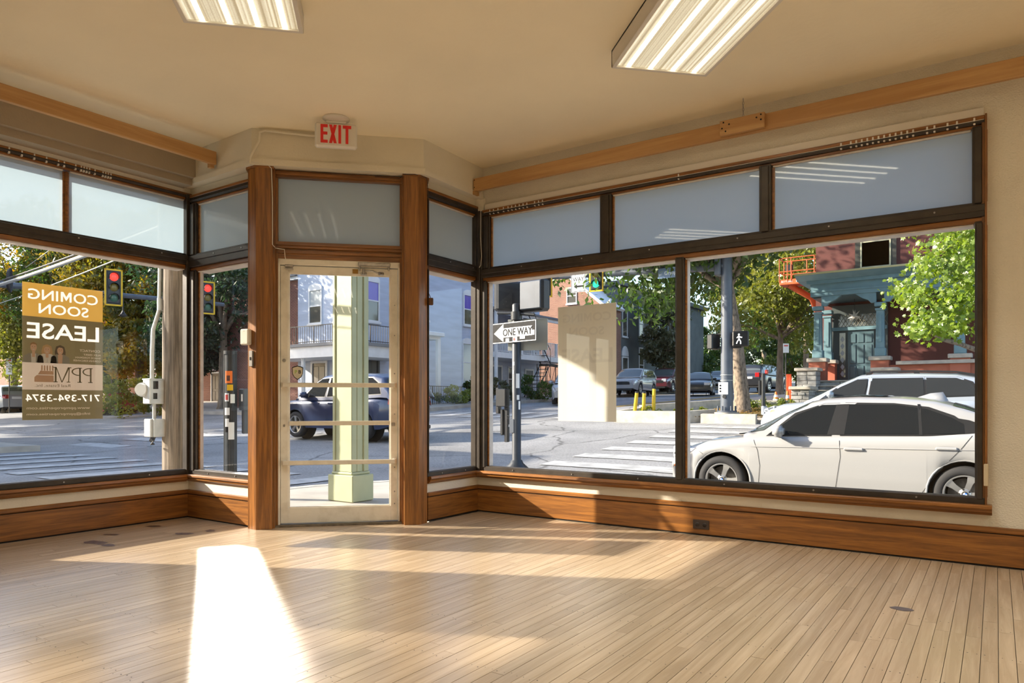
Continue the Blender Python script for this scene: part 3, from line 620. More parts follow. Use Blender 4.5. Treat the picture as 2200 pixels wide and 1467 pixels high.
LM = leaf_mat('bright_maple_leaves', [(.05,.10,.008),(.15,.23,.018),(.29,.34,.035)], .5, 3.0)
LO = leaf_mat('olive_leaves', [(.05,.06,.03),(.10,.11,.055),(.16,.16,.08)])
def leaf_pts(c, R, rs, n, blobs, size, droop=.0):
    """n leaves as small pointed quads on clumps inside an ellipsoid"""
    vs = []; fs = []
    B = []
    for _ in range(blobs):
        while True:
            p = Vector((rs.uniform(-1,1), rs.uniform(-1,1), rs.uniform(-1,1)))
            if .25 < p.length < 1: break
        B.append((Vector((c[0]+p.x*R[0]*.82, c[1]+p.y*R[1]*.82, c[2]+p.z*R[2]*.82)), rs.uniform(.16,.34)*(R[0]+R[1]+R[2])/3))
    for i in range(n):
        b, br = rs.choice(B); d = Vector((rs.gauss(0,1), rs.gauss(0,1), rs.gauss(0,1))).normalized(); p = b+Vector((d.x, d.y, d.z*.75))*br*rs.uniform(.45,1.05)
        a = Vector((rs.gauss(0,1), rs.gauss(0,1), rs.gauss(0,1)-droop)).normalized(); q = a.orthogonal().normalized(); q = (q*math.cos(i)+a.cross(q)*math.sin(i)); s = size*rs.uniform(.6,1.3); o = len(vs)
        vs += [p-a*s, p+q*s*.45, p+a*s, p-q*s*.45]; fs.append((o, o+1, o+2, o+3))
    return vs, fs, B
def tree(name, label, x, y, trunk_h, tr, c_h, R, leaf, bark, n=9000, size=.16, blobs=40, seed=1, group=None, lean=(0,0), limbs=6, droop=.4, base=None):
    z0 = (G(x, y)+.1) if base is None else base
    t = thing(name, label, 'tree', (x, y, z0), 0, group); rs = random.Random(seed)
    cx, cy = lean
    vs, fs, B = leaf_pts((cx, cy, c_h), R, rs, n, blobs, size, droop)
    mb = MB(); top = Vector((cx*.22, cy*.22, trunk_h))
    mb.lathe([(tr*1.7, -.1),(tr*1.25,.15),(tr*1.03,.6)], n=14) ; mb.tube([(0,0,.5),(top.x*.4, top.y*.4, trunk_h*.55), top], [tr*1.03, tr*.9, tr*.72], 14); mb.build('trunk', bark, t)
    lb = MB()
    for k in range(limbs):
        b = B[k % len(B)][0]; m_ = top.lerp(b, .5)+Vector((rs.uniform(-.3,.3), rs.uniform(-.3,.3), rs.uniform(0,.4)))
        lb.tube([top-Vector((0,0,trunk_h*.12*rs.random())), m_, b], [tr*.5, tr*.3, tr*.07], 7)
    lb.build('branch', bark, t)
    mb = MB(); mb.add(vs, fs); tag(mb.build('foliage', leaf, t), kind='stuff'); return t
tree('street_tree', 'tall street tree with pale flaky trunk beside the dark signal pole on the far corner', -6.25, 21.3, 4.2, .21, 7.5, (5.6,5.6,4.6), LG, BARKP, 46000, .12, 110, 3, lean=(-2.0,-.4), limbs=12, droop=1.0)
tree('street_tree', 'yellow-green tree beside the blue porch of the red house', -10.2, 42.0, 3.5, .2, 6.2, (4.9,4.5,4.8), LY_, BARK, 16000, .15, 55, 5, lean=(.3,0), limbs=9)
tree('street_tree', 'green tree up the hill behind the parked silver car', -11.5, 55.0, 4, .22, 6.0, (5.0,4.5,4.6), LG, BARK, 9000, .2, 36, 6)
tree('street_tree', 'dense olive-green tree in front of the grey town house', -20.7, 50.8, 2.6, .2, 4.9, (2.0,2.6,3.9), LO, BARK, 10000, .16, 36, 8)
tree('street_tree', 'green tree hanging over the far end of the uphill street', -19.5, 74.0, 5, .25, 9.5, (6.5,5.5,6.0), LG, BARK, 9000, .26, 36, 9)
tree('street_tree', 'leafy green tree filling the gap at the far end of the street', -6.0, 76.0, 5, .25, 9.0, (7.0,5.5,6.5), LY_, BARK, 9000, .26, 36, 10)
for i, (px, d, hh, rx, lf, lab) in enumerate([(1490, 70, 3.6, 3.6, LG, 'round green tree far up the hill left of the signal pole'), (1570, 78, 4.0, 4.0, LD, 'dark green tree far up the hill behind the street tree'), (1640, 82, 4.6, 4.4, LG, 'green tree at the top of the hill above the black sport utility car'), (1712, 66, 3.6, 3.4, LY_, 'yellow-green tree up the hill left of the red house')]):
    p = at(px, 830, d); tree('hill_tree', lab, p.x, p.y, 1.6, .16, hh, (rx, rx, rx*.95), lf, BARK, 6000, .2, 30, 120+i, 'trees at the top of the hill', base=p.z-.6)
# west side of the crossing: autumn trees in front of the brick row
for i, (px, d, hh, rx, rz, lf, lab) in enumerate([
    (30, 44, 8.2, 5.2, 5.4, LA, 'yellowing tree above the red hatchback at the far left'),
    (150, 43, 8.4, 4.8, 5.4, LG, 'tall green tree rising behind the lease poster'),
    (265, 41, 7.2, 4.0, 4.6, LA, 'tree with orange and red leaves behind the first red signal'),
    (345, 41, 7.6, 3.9, 5.0, LA, 'yellow and green tree left of the weathered utility pole'),
    (480, 35.5, 6.6, 4.2, 4.2, LD, 'dark green tree behind the second red signal'),
    (205, 39.5, 3.6, 2.6, 2.9, LG, 'low leafy tree right behind the lease poster'),(95, 43.5, 4.0, 3.0, 3.2, LY_, 'low yellow-green tree left behind the lease poster'),(420, 37, 4.2, 2.6, 3.0, LD, 'low dark tree behind the weathered utility pole'),(300, 38, 4.4, 2.3, 3.2, LA, 'small autumn tree between the red signal and the utility pole')]):
    p = at(px, 860, d); tree('corner_tree', lab, p.x, p.y, 4.0, .24, hh, (rx, rx, rz), lf, BARK, 20000, .125, 60, 20+i, 'trees on the west corner', limbs=9)
# unseen trees and a building added beyond the left edge to shade the crossing
tree('shade_tree', 'green tree on the near west corner, beyond the left edge of the view', -26.5, 5.6, 2.8, .25, 5.0, (3.2,3.0,2.9), LG, BARK, 9000, .17, 40, 41)
tree('shade_tree', 'street tree on the near left pavement, beyond the left edge of the view', -20.9, -8.9, 5.5, .22, 8.9, (2.4,2.2,2.4), LG, BARK, 3400, .17, 30, 42)
tree('shade_tree', 'tall green tree further along the left street, out of view', -46.0, 6.0, 6, .3, 11.5, (6.5,5.0,6.0), LG, BARK, 8000, .26, 40, 43)
tree('shade_tree', 'tall green tree beyond the last one on the left street, out of view', -60.0, 3.0, 6, .3, 13.5, (7,6,7.0), LG, BARK, 8000, .28, 40, 44)
# ================================================================ buildings
DARKGL = mat('dark_window_glass', (.085,.082,.072), .06, spec=.8)
PURPLE = mat('violet_shade_glass', (.10,.06,.45), .15, spec=.7)
BLIND = mat('pale_blind_glass', (.36,.40,.42), .12, spec=.7)
WTRIM = mat('white_trim_paint', (.70,.70,.70), .55, var=.06, vs=3)
IRON = mat('black_iron', (.015,.015,.017), .5)
BLUEW = mat('pale_blue_painted_brick', (.45,.50,.60), .8, var=.10, vs=.9, bump=.35, bs=11, stretch=(1,1,6))
RBRICK = brick_mat('red_brick', (.26,.085,.055), (.20,.06,.04), (.28,.22,.18), plane='both')
OBRICK = brick_mat('orange_brick', (.30,.125,.075), (.245,.09,.055), (.30,.25,.2), plane='both')
def FX(x0):        # face looking +X : a = y, b = depth outwards
    return lambda a, b, c: (x0+b, a, c)
def FYn(y0):       # face looking -Y
    return lambda a, b, c: (a, y0-b, c)
def win(root, F, a0, a1, z0, z1, glass=DARKGL, trim=WTRIM, arch=False, upper=None, sill=True, fw=.07, prot=.05):
    m = MB()
    def fb(x0, x1, c0, c1, d0=-.02, d1=prot):
        q = MB().box((x0, d0, c0), (x1, d1, c1)).map(F); m.add(q.v, q.f)
    fb(a0-fw, a0, z0, z1); fb(a1, a1+fw, z0, z1); fb(a0, a1, z0, z0+fw*.7); fb(a0, a1, (z0+z1)/2-.03, (z0+z1)/2+.03, -.02, prot*.7)
    if arch:
        n = 8; c = (a0+a1)/2; hw = (a1-a0)/2+fw; r = hw*.38
        po = [(c+hw*math.cos(PI*k/n), z1-.02+r*math.sin(PI*k/n)+.06) for k in range(n+1)]+[(a0-fw-.01, z1-.10),(a1+fw+.01, z1-.10)]
        q = MB().prism([(p[0], p[1]) for p in po], -.02, prot+.012, lambda a, c_, b: F(a, b, c_)); m.add(q.v, q.f)
    else: fb(a0-fw, a1+fw, z1-.02, z1+fw)
    if sill: fb(a0-fw*1.6, a1+fw*1.6, z0-.10, z0, -.02, prot+.05)
    w = m.build('window_frame', trim, root, True)
    zz = (z0+z1)/2
    q = MB().box((a0, -.02, z0), (a1, .012, zz)).map(F); w2 = q.build('window_pane', glass, root, True)
    q = MB().box((a0, -.02, zz), (a1, .018, z1)).map(F); w3 = q.build('window_pane', upper or glass, root, True)
    return w
def door(root, F, a0, a1, z0, z1, m, trim=WTRIM, panels=True, fw=.10):
    q = MB(); 
    for b in (((a0-fw,-.02,z0),(a0,.07,z1+fw)),((a1,-.02,z0),(a1+fw,.07,z1+fw)),((a0,-.02,z1),(a1,.07,z1+fw))): t = MB().box(*b).map(F); q.add(t.v, t.f)
    q.build('door_frame', trim, root, True)
    q = MB().box((a0,-.02,z0),(a1,.02,z1)).map(F)
    if panels:
        w = (a1-a0)
        for i in range(2):
            for c0, c1 in ((.08,.40),(.46,.92)):
                t = MB().bbox((a0+w*(.10+.44*i),.0,z0+(z1-z0)*c0),(a0+w*(.46+.44*i),.035,z0+(z1-z0)*c1),.015).map(F); q.add(t.v, t.f)
    return q.build('house_door', m, root, True)
def rail(root, F, a0, a1, z0, h, b, m, name='railing', step=.12, th=.012):
    q = MB()
    def fb(x0, x1, c0, c1, d=th): t = MB().box((x0, b-d, c0), (x1, b+d, c1)).map(F); q.add(t.v, t.f)
    fb(a0, a1, z0+h-.03, z0+h); fb(a0, a1, z0+.05, z0+.08); n = int(abs(a1-a0)/step)
    for i in range(n+1):
        a = a0+(a1-a0)*i/max(1, n); w = th*.6 if i % 8 else th*1.4; fb(a-w, a+w, z0, z0+h, w)
    return q.build(name, m, root, True)
# --- pale blue corner house
bl = thing('corner_house', 'pale blue painted brick corner house with balcony and rear white porch', 'building', (-23.0, 21.5, .6))
mb = MB(); mb.box((-26.7,21.5,.2),(-23,31.4,12.5)); mb.box((-27,31.4,.2),(-24.6,39.2,12.5)); mb.build('wall', BLUEW, bl, True)
F = FYn(21.5)
win(bl, F, -25.85, -25.1, 4.55, 6.15, DARKGL, arch=True, upper=BLIND); win(bl, F, -24.2, -23.5, 4.55, 6.15, arch=True, upper=BLIND)
F = FX(-23.0)
win(bl, F, 22.25, 22.95, 4.6, 6.45, DARKGL, arch=True, upper=PURPLE); win(bl, F, 29.2, 29.95, 5.05, 6.70, DARKGL, arch=True, upper=PURPLE); win(bl, F, 29.1, 29.85, 2.0, 4.15, BLIND, arch=True, upper=BLIND)
win(bl, F, 25.6, 26.3, 5.0, 6.6, arch=True, upper=PURPLE)
door(bl, F, 22.1, 22.9, 1.0, 3.1, mat('dark_porch_door', (.05,.05,.05), .4), mat('dark_frame', (.08,.08,.08), .5))
F = FYn(21.5)
door(bl, F, -25.65, -24.75, .95, 2.75, mat('grey_door', (.07,.065,.06), .4)); mb = MB(); n = 10
mb.prism([(-25.2+.62*math.cos(PI*k/n), 2.85+.55*math.sin(PI*k/n)) for k in range(n+1)], -.02, .05, lambda a, c, b: F(a, b, c)); mb.build('fanlight', mat('grey_fanlight', (.22,.23,.25), .3), bl, True)
mb = MB(); mb.prism([(-27.0,19.6),(-21.2,19.6),(-21.2,23.6),(-23,23.6),(-23,21.5),(-27.0,21.5)], 3.32, 3.45); mb.build('balcony_roof', mat('grey_roof_edge', (.22,.22,.22), .7), bl, True)
mb = MB(); mb.prism([(-26.95,19.7),(-21.3,19.7),(-21.3,23.5),(-23,23.5),(-23,21.5),(-26.95,21.5)], 2.86, 3.32); mb.build('porch_fascia', WTRIM, bl, True)
rail(bl, FYn(19.7), -26.9, -21.3, 3.45, .75, 0, IRON, 'balcony_railing', .14); rail(bl, FX(-21.3), 19.7, 23.5, 3.45, .75, 0, IRON, 'balcony_railing', .14)
for x, y in ((-21.45,19.85),(-24.3,19.85),(-21.45,23.3)):
    mb = MB(); mb.box((x-.06,y-.06,.8),(x-.03,y+.06,2.9)); mb.box((x+.03,y-.06,.8),(x+.06,y+.06,2.9))
    for k in range(8): mb.box((x-.04,y-.01,1+k*.24),(x+.04,y+.01,1.03+k*.24))
    mb.build('porch_post', WTRIM if x < -22 else IRON, bl, True)
mb = MB(); mb.bbox((-23.05,25.0,4.1),(-21.7,26.1,4.3),.03); mb.box((-23,25.1,3.95),(-21.9,26.0,4.1)); mb.box((-22.0,25.8,3.2),(-21.88,25.95,4.0)); mb.build('bay_cornice', WTRIM, bl, True)
mb = MB(); mb.box((-21.95,25.7,.7),(-21.8,25.9,3.95)); mb.build('porch_post', WTRIM, bl, True)
# rear two-storey porch
F = FX(-22.6)
mb = MB(); mb.box((-24.6,31.3,3.45),(-22.5,39.3,3.75)); mb.build('porch_floor', WTRIM, bl, True)
mb = MB(); mb.prism([(-24.6,6.6),(-22.3,6.15),(-22.3,6.05),(-24.6,6.35)], 31.2, 39.5, lambda a, c, b: (a, b, c)); mb.build('porch_roof', mat('grey_roof', (.16,.17,.19), .8), bl, True)
mb = MB(); mb.box((-22.55,31.3,5.85),(-22.42,39.3,6.08)); mb.build('porch_fascia', WTRIM, bl, True)
for y in (31.4, 33.9, 36.4, 39.1):
    mb = MB(); mb.box((-22.58,y-.07,1.0 if y in (31.4,) else 3.7),(-22.44,y+.07,5.9)); mb.build('porch_post', WTRIM, bl, True)
rail(bl, F, 31.4, 39.1, 3.75, .85, .06, WTRIM, 'balustrade', .16, .03)
F = FX(-24.6)
door(bl, F, 33.9, 34.8, 1.15, 3.1, mat('blue_door', (.10,.13,.18), .5)); door(bl, F, 37.5, 38.3, 1.2, 3.0, mat('grey_porch_door', (.16,.17,.18), .5)); win(bl, F, 35.6, 36.4, 1.7, 3.1); win(bl, F, 32.2, 32.9, 4.5, 5.8); door(bl, F, 37.2, 38.0, 3.8, 5.6, mat('grey_porch_door', (.16,.17,.18), .5))
mb = MB()                                   # black iron fire stair
for s in (0,.7):
    mb.cyl((-22.2-s,34.0,6.2),(-22.2-s,36.6,3.3),.03,n=6); mb.cyl((-22.2-s,36.6,3.3),(-22.2-s,34.8,1.3),.03,n=6); mb.cyl((-22.2-s,34.0,7.0),(-22.2-s,36.6,4.1),.02,n=6); mb.cyl((-22.2-s,36.6,3.3),(-22.2-s,38.6,3.2),.03,n=6); mb.cyl((-22.2-s,36.6,2.4),(-22.2-s,36.6,4.1),.02,n=6)
    mb.cyl((-22.2-s,37.2,1.2),(-22.2-s,36.2,3.2),.015,n=6); mb.cyl((-22.2-s,36.2,1.2),(-22.2-s,37.2,3.2),.015,n=6); mb.cyl((-22.2-s,37.2,1.2),(-22.2-s,37.2,3.3),.025,n=6); mb.cyl((-22.2-s,36.2,1.2),(-22.2-s,36.2,3.3),.025,n=6)
for k in range(9):
    f = (k+.5)/9; mb.box((-22.9,34+2.6*f-.1,6.2-2.9*f-.015),(-22.2,34+2.6*f+.1,6.2-2.9*f+.015)); mb.box((-22.9,36.6-1.8*f-.1,3.3-2.0*f-.015),(-22.2,36.6-1.8*f+.1,3.3-2.0*f+.015))
mb.box((-22.9,36.4,3.22),(-22.2,38.6,3.28)); mb.build('fire_stair', IRON, bl, True)
mb = MB(); mb.cyl((-22.93,31.15,.8),(-22.93,31.15,12),.05,n=8); mb.build('downpipe', WTRIM, bl, True); mb = MB(); mb.cyl((-22.95,25.3,.9),(-22.95,25.3,3.9),.04,n=8); mb.build('downpipe', WTRIM, bl, True)
mb = MB(); mb.bbox((-23.02,30.1,1.05),(-22.95,30.7,1.4),.02); mb.build('cellar_grate', IRON, bl, True)
fe = thing('iron_fence', 'black iron fence in front of the pale blue house', 'fence', (-21.5, 25, .9)); rail(fe, FX(-21.4), 23.8, 27.6, .80, .95, 0, IRON, 'fence_panel', .13, .014)
fe = thing('iron_fence', 'low black spiked fence before the white rear porch', 'fence', (-21.5, 35, 1.1)); rail(fe, FX(-21.4), 31.5, 39.2, 1.05, .95, 0, IRON, 'fence_panel', .16, .014)
for y in (36.8, 37.9): 
    mb = MB(); mb.lathe([(.05,0),(.05,.9),(.10,.95),(.05,1.02),(.08,1.12),(.0,1.3)], (-21.4,y,1.05), 8); mb.build('fence_post', IRON, fe, True)
# --- brick row on the west side
br = thing('brick_row', 'dark red brick row houses behind the west corner trees', 'building', (-40, 24.5, .6))
mb = MB(); mb.box((-84,29.2,.2),(-33,40,6.9)); mb.box((-32.5,21.7,.2),(-26.72,31,6.9)); mb.build('wall', RBRICK, br, True)
mb = MB(); mb.prism([(28.9,6.85),(28.9,7.0),(34.5,9.8),(40,7.0),(40,6.85)], -84, -33, lambda a, c, b: (b, a, c)); mb.build('slate_roof', mat('slate_roof', (.11,.12,.14), .8, var=.2, vs=6), br, True)
mb = MB(); mb.prism([(21.4,6.85),(21.4,7.0),(26,9.4),(31,7.0),(31,6.85)], -32.6, -26.75, lambda a, c, b: (b, a, c)); mb.build('slate_roof', MATS['slate_roof'], br, True); mb = MB(); mb.box((-84,29.0,6.7),(-33,29.2,6.95)); mb.box((-32.6,21.5,6.7),(-26.72,21.7,6.95)); mb.build('eave_board', WTRIM, br, True)
F = FYn(29.2); SHUT = mat('dark_shutter', (.03,.025,.025), .6)
for k in range(13):
    a = -28.6-4.1*k; F = FYn(21.7 if k == 0 else 29.2); win(br, F, a-.45, a+.40, 4.45, 6.05, BLIND, upper=DARKGL)
    for s in (-.98, .50): mb = MB().box((a+s,-.01,4.4),(a+s+.42,.05,6.1)).map(F); mb.build('shutter', SHUT, br, True)
    if k % 2: win(br, F, a-.5, a+.5, 1.6, 3.2, DARKGL)
    else: door(br, F, a-.45, a+.45, .95, 3.0, mat('dark_brown_door', (.05,.03,.02), .5))
for k in range(4):
    x = -37-11*k; mb = MB(); mb.box((x-3,26.9,3.2),(x+3,29.2,3.45)); mb.box((x-3,26.9,.6),(x+3,29.2,.95)); mb.build('porch_roof', WTRIM if k else mat('pale_porch', (.40,.40,.40), .7), br, True)
    for s in (-2.8,0,2.8): mb = MB(); mb.cyl((x+s,27.05,.9),(x+s,27.05,3.25),.09); mb.build('porch_post', WTRIM, br, True)
# --- brick gable house and grey-green town house up the hill
gb = thing('gable_house', 'orange brick gable-ended house behind the green signals', 'building', (-27, 46, 1.4))
mb = MB(); mb.prism([(-34,1.2),(-22.8,1.2),(-22.8,7.7),(-28.3,12.2),(-34,7.7)], 44.6, 47.6, lambda a, c, b: (a, b, c)); mb.build('wall', OBRICK, gb, True)
mb = MB(); mb.prism([(-22.6,7.62),(-22.45,7.75),(-28.3,12.55),(-34.2,7.75),(-34,7.6),(-28.3,12.25)], 44.4, 47.6, lambda a, c, b: (a, b, c)); mb.build('roof_edge', WTRIM, gb, True)
win(gb, FYn(44.6), -25.6, -24.9, 8.1, 9.2)
tb = thing('town_house', 'dark grey-green town house with tall white windows', 'building', (-24, 52, 1.6))
mb = MB(); mb.box((-34,47.6,1.2),(-23,66,9.6)); mb.build('wall', mat('grey_green_paint', (.10,.115,.115), .8, var=.15, vs=1.2, bump=.2, bs=20), tb, True)
mb = MB(); mb.box((-34,47.4,9.6),(-22.6,66,9.95)); mb.build('cornice', mat('dark_cornice', (.07,.08,.08), .7), tb, True)
F = FX(-23.0)
for a in (48.6, 51.6, 55.2, 58.6):
    win(tb, F, a-.35, a+.40, 5.9, 8.3, arch=False)
    if a > 49: win(tb, F, a-.35, a+.40, 2.6, 5.2)
door(tb, F, 48.2, 49.1, 1.6, 4.3, mat('black_panel_door', (.02,.02,.022), .35)); mb = MB(); mb.prism([(48.65+.58*math.cos(PI*k/8), 4.45+.75*math.sin(PI*k/8)) for k in range(9)], -.02, .06, lambda a, c, b: F(a, b, c)); mb.build('fanlight', WTRIM, tb, True)
# --- unseen low building, added to cast its shadow on the crossing
sb = thing('shade_building', 'two-storey brick building across the left street, beyond the left edge of the view', 'building', (-29, -8, 0)); mb = MB(); mb.box((-38,-22,-.4),(-22.2,4.4,7.0)); mb.build('wall', RBRICK, sb, True)
for k in range(6): win(sb, FX(-22.2), -19.5+3.4*k, -18.2+3.4*k, 4.2, 6.0); win(sb, FX(-22.2), -19.5+3.4*k, -18.2+3.4*k, .8, 2.8)
mb = MB(); mb.box((-38.1,-22.1,7.0),(-22.0,4.5,7.12)); mb.build('cornice', WTRIM, sb, True)
# --- red house with the blue-green porch
rh = thing('porch_house', 'dark red house with blue-green columned porch and stone steps', 'building', (-2, 28.4, 1.2))
REDW = mat('dark_red_painted_brick', (.12,.034,.027), .75, var=.12, vs=1.2, bump=.3, bs=9, stretch=(1,1,7))
REDL = mat('brick_red_base', (.40,.12,.07), .75, var=.12, vs=2, bump=.2, bs=20)
TEAL = mat('blue_green_paint', (.15,.26,.30), .5, var=.10, vs=4)
TEALD = mat('dark_teal_door', (.075,.13,.15), .4, var=.08, vs=5)
LIME = mat('limestone_cap', (.43,.39,.335), .8, var=.15, vs=6, bump=.2)
CREAMT = mat('cream_sash', (.50,.47,.31), .5); OLIVE = mat('dark_olive_frame', (.045,.045,.035), .6); GOLD = mat('gold_band', (.55,.47,.22), .5)
mb = MB(); mb.box((-5.55,28.2,1.0),(9,38,13)); mb.build('wall', REDW, rh, True)
F = FYn(28.2)
for a, z0, z1 in ((-3.55,5.75,7.75),(.55,5.75,7.75),(.30,2.55,4.6)):
    win(rh, F, a-.50, a+.50, z0, z1, DARKGL, OLIVE, sill=True, fw=.16, prot=.06); win(rh, F, a-.44, a+.44, z0+.06, z1-.06, DARKGL, CREAMT, sill=False, fw=.05, prot=.08)
# entrance
mb = MB(); mb.box((-4.95,28.0,1.7),(-3.15,28.25,4.5)); mb.build('door_surround', mat('dark_surround', (.06,.075,.075), .5), rh, True)
F = FYn(28.0)
mb = MB().box((-4.42,0,1.78),(-3.58,.03,3.55)).map(F)
for i in range(3):
    for c0, c1 in ((1.85,2.3),(2.38,3.05),(3.12,3.45)): t = MB().bbox((-4.36+.26*i,.02,c0),(-4.15+.26*i,.055,c1),.02).map(F); mb.add(t.v, t.f)
mb.build('front_door', TEALD, rh, True)
mb = MB(); mb.sphere((-3.66,27.93,2.45), .03); mb.sphere((-3.66,27.93,2.58), .025); mb.build('door_knob', mat('bright_steel', (.7,.7,.68), .2, 1), rh, True)
for x in (-4.70,-3.46):
    mb = MB().box((x,0,1.9),(x+.20,.03,3.5)).map(F); mb.build('side_light', DARKGL, rh, True)
    mb = MB()
    for k in range(6): 
        z = 2.02+k*.25; q = MB().prism([(x+.10,z-.11),(x+.17,z),(x+.10,z+.11),(x+.03,z)], .03, .04, lambda a, c, b: F(a, b, c)); mb.add(q.v, q.f)
    mb.build('lozenge_lead', mat('pale_lead', (.35,.38,.40), .3), rh, True)
mb = MB().box((-4.75,0,3.72),(-3.25,.03,4.15)).map(F); mb.build('transom_light', DARKGL, rh, True)
mb = MB()
for k in range(12):
    for s in (1,-1): q = MB().cyl((-4.75+.125*k, .045, 3.72 if s > 0 else 4.15), (-4.75+.125*k+.25, .045, 4.15 if s > 0 else 3.72), .008, n=5).map(F); mb.add(q.v, q.f)
mb.build('lattice', mat('lead_lattice', (.22,.22,.18), .5), rh, True)
mb = MB(); mb.box((-4.95,27.9,3.58),(-3.15,28.02,3.70)); mb.build('door_lintel', TEAL, rh, True)
# porch
mb = MB(); mb.box((-5.55,26.2,.8),(-5.2,28.2,1.72)); mb.box((-3.3,26.25,.8),(6,28.2,1.72)); mb.box((-5.3,26.8,.8),(-3.2,28.2,1.75)); mb.build('porch_base', REDL, rh, True)
mb = MB(); mb.box((-3.1,26.27,1.70),(6,26.5,2.22)); mb.build('parapet', REDL, rh, True)
mb = MB(); mb.box((-2.7,26.12,2.22),(6,26.55,2.33)); mb.box((-5.30,26.9,2.25),(-5.0,27.6,2.37)); mb.build('parapet_cap', LIME, rh, True)
POST = [(-5.12,26.42),(-3.18,26.42),(-.93,26.42),(1.3,26.42),(-5.05,27.75)]
for i, (x, y) in enumerate(POST):
    p = MB(); p.box((x-.27,y-.22,1.0),(x+.27,y+.22,2.38)); p.build('pier', REDL, rh, True)
    p = MB(); p.bbox((x-.33,y-.28,2.38),(x+.33,y+.28,2.52),.02); p.build('pier_cap', LIME, rh, True)
    p = MB(); p.bbox((x-.17,y-.17,2.52),(x+.17,y+.17,2.80),.02); p.prism([(-.13,-.13),(.13,-.13),(.13,.13),(-.13,.13)], 2.80, 4.05, lambda a, b, c: (x+a*(1-.12*(c-2.8)/1.25), y+b*(1-.12*(c-2.8)/1.25), c)); p.bbox((x-.15,y-.15,4.05),(x+.15,y+.15,4.12),.01); p.bbox((x-.17,y-.17,4.18),(x+.17,y+.17,4.32),.02); p.box((x-.05,y-.155,3.0),(x+.05,y-.13,3.9)); p.build('porch_column', TEAL, rh, True)
def bracket(x, s):
    q = MB(); q.prism([(x,4.32),(x+s*.16,4.32),(x+s*.24,4.42),(x+s*.42,4.50),(x+s*.62,4.64),(x+s*.66,4.72),(x,4.72)], 26.32, 26.50, lambda a, c, b: (a, b, c)); q.build('scroll_bracket', TEAL, rh, True)
for x, s in ((-5.0,1),(-3.30,-1),(-3.06,1),(-1.05,-1),(-.80,1)): bracket(x, s)
mb = MB(); mb.box((-5.35,26.28,4.66),(6,26.56,5.08)); mb.box((-5.35,26.25,4.80),(6,26.58,4.86)); mb.box((-5.45,26.15,5.08),(6,26.7,5.20)); mb.box((-5.35,26.4,4.66),(-5.05,28.2,5.1)); mb.build('entablature', TEAL, rh, True)
mb = MB(); mb.prism([(28.2,5.60),(25.75,5.42),(25.75,5.34),(26.1,5.20),(28.2,5.20)], -5.75, 6, lambda a, c, b: (b, a, c)); mb.build('porch_roof', TEAL, rh, True)
mb = MB(); mb.box((-5.76,25.72,5.35),(6,25.76,5.41)); mb.build('gold_band', GOLD, rh, True)
mb = MB(); mb.box((-5.3,26.5,4.62),(6,28.2,4.68)); mb.build('porch_ceiling', TEALD, rh, True)
# hanging star lantern
st_ = thing('star_lantern', 'pale many-pointed star lantern hanging in the blue porch', 'lantern', (-4.1, 27.3, 4.0)); mb = MB(); rs = random.Random(5)
for k in range(14):
    d = Vector((rs.gauss(0,1), rs.gauss(0,1), rs.gauss(0,1))).normalized(); a = d.orthogonal().normalized(); b = d.cross(a); mb.add([d*.26, a*.055, b*.055, -a*.055, -b*.055], [(0,1,2),(0,2,3),(0,3,4),(0,4,1)])
mb.build('star_points', mat('pale_star', (.55,.52,.46), .4), st_); mb = MB(); mb.cyl((0,0,.2),(0,0,.62),.008, n=5); mb.build('cord', IRON, st_)
# stone steps and piers, stone by stone
STONE = mat('grey_field_stone', (.33,.33,.32), .85, var=.4, vs=5, bump=.6, bs=18, rnd=.35)
sp = thing('stone_steps', 'grey stone entrance steps with stone piers before the red house', 'steps', (-4.1, 25.4, .8))
for k in range(6):
    rs = random.Random(k); z0 = .72+.17*k; y0 = 24.6+.30*k; x = -5.0
    while x < -2.2:
        w = min(rs.uniform(.35,.8), -2.2-x); mb = MB(); mb.bbox((x+.006,y0+rs.uniform(-.02,.02),z0),(x+w-.006,26.6,z0+.12),.012); mb.build('step_stone', STONE, sp, True); x += w
    mb = MB(); mb.bbox((-5.02,y0-.04,z0+.122),(-2.2,y0+.34,z0+.172),.01); mb.build('tread', LIME, sp, True)
def stone_pier(x0, x1, y0, y1, z0, z1, seed):
    rs = random.Random(seed); z = z0
    while z < z1-.02:
        h = min(rs.choice([.10,.13,.17]), z1-z); x = x0
        if z1-z-h < .06: h = z1-z
        while x < x1-.01:
            w = min(rs.uniform(.16,.38), x1-x)
            if x1-x-w < .10: w = x1-x
            mb = MB(); mb.bbox((x+.006,y0+rs.uniform(0,.03),z+.006),(x+w-.006,y1,z+h-.006),.014); mb.build('stone', STONE, sp, True); x += w
        z += h
    mb = MB(); mb.box((x0+.02,y0+.04,z0),(x1-.02,y1-.01,z1)); mb.build('mortar_core', mat('mortar', (.22,.21,.20), .9), sp, True)
    mb = MB(); mb.bbox((x0-.06,y0-.06,z1),(x1+.06,y1+.05,z1+.11),.02); mb.build('pier_cap', LIME, sp, True)
stone_pier(-5.62,-4.98,25.4,26.1,.7,2.05,1); stone_pier(-5.55,-4.98,24.3,25.3,.62,1.40,2); stone_pier(-3.30,-2.62,25.5,26.1,1.2,2.0,3)
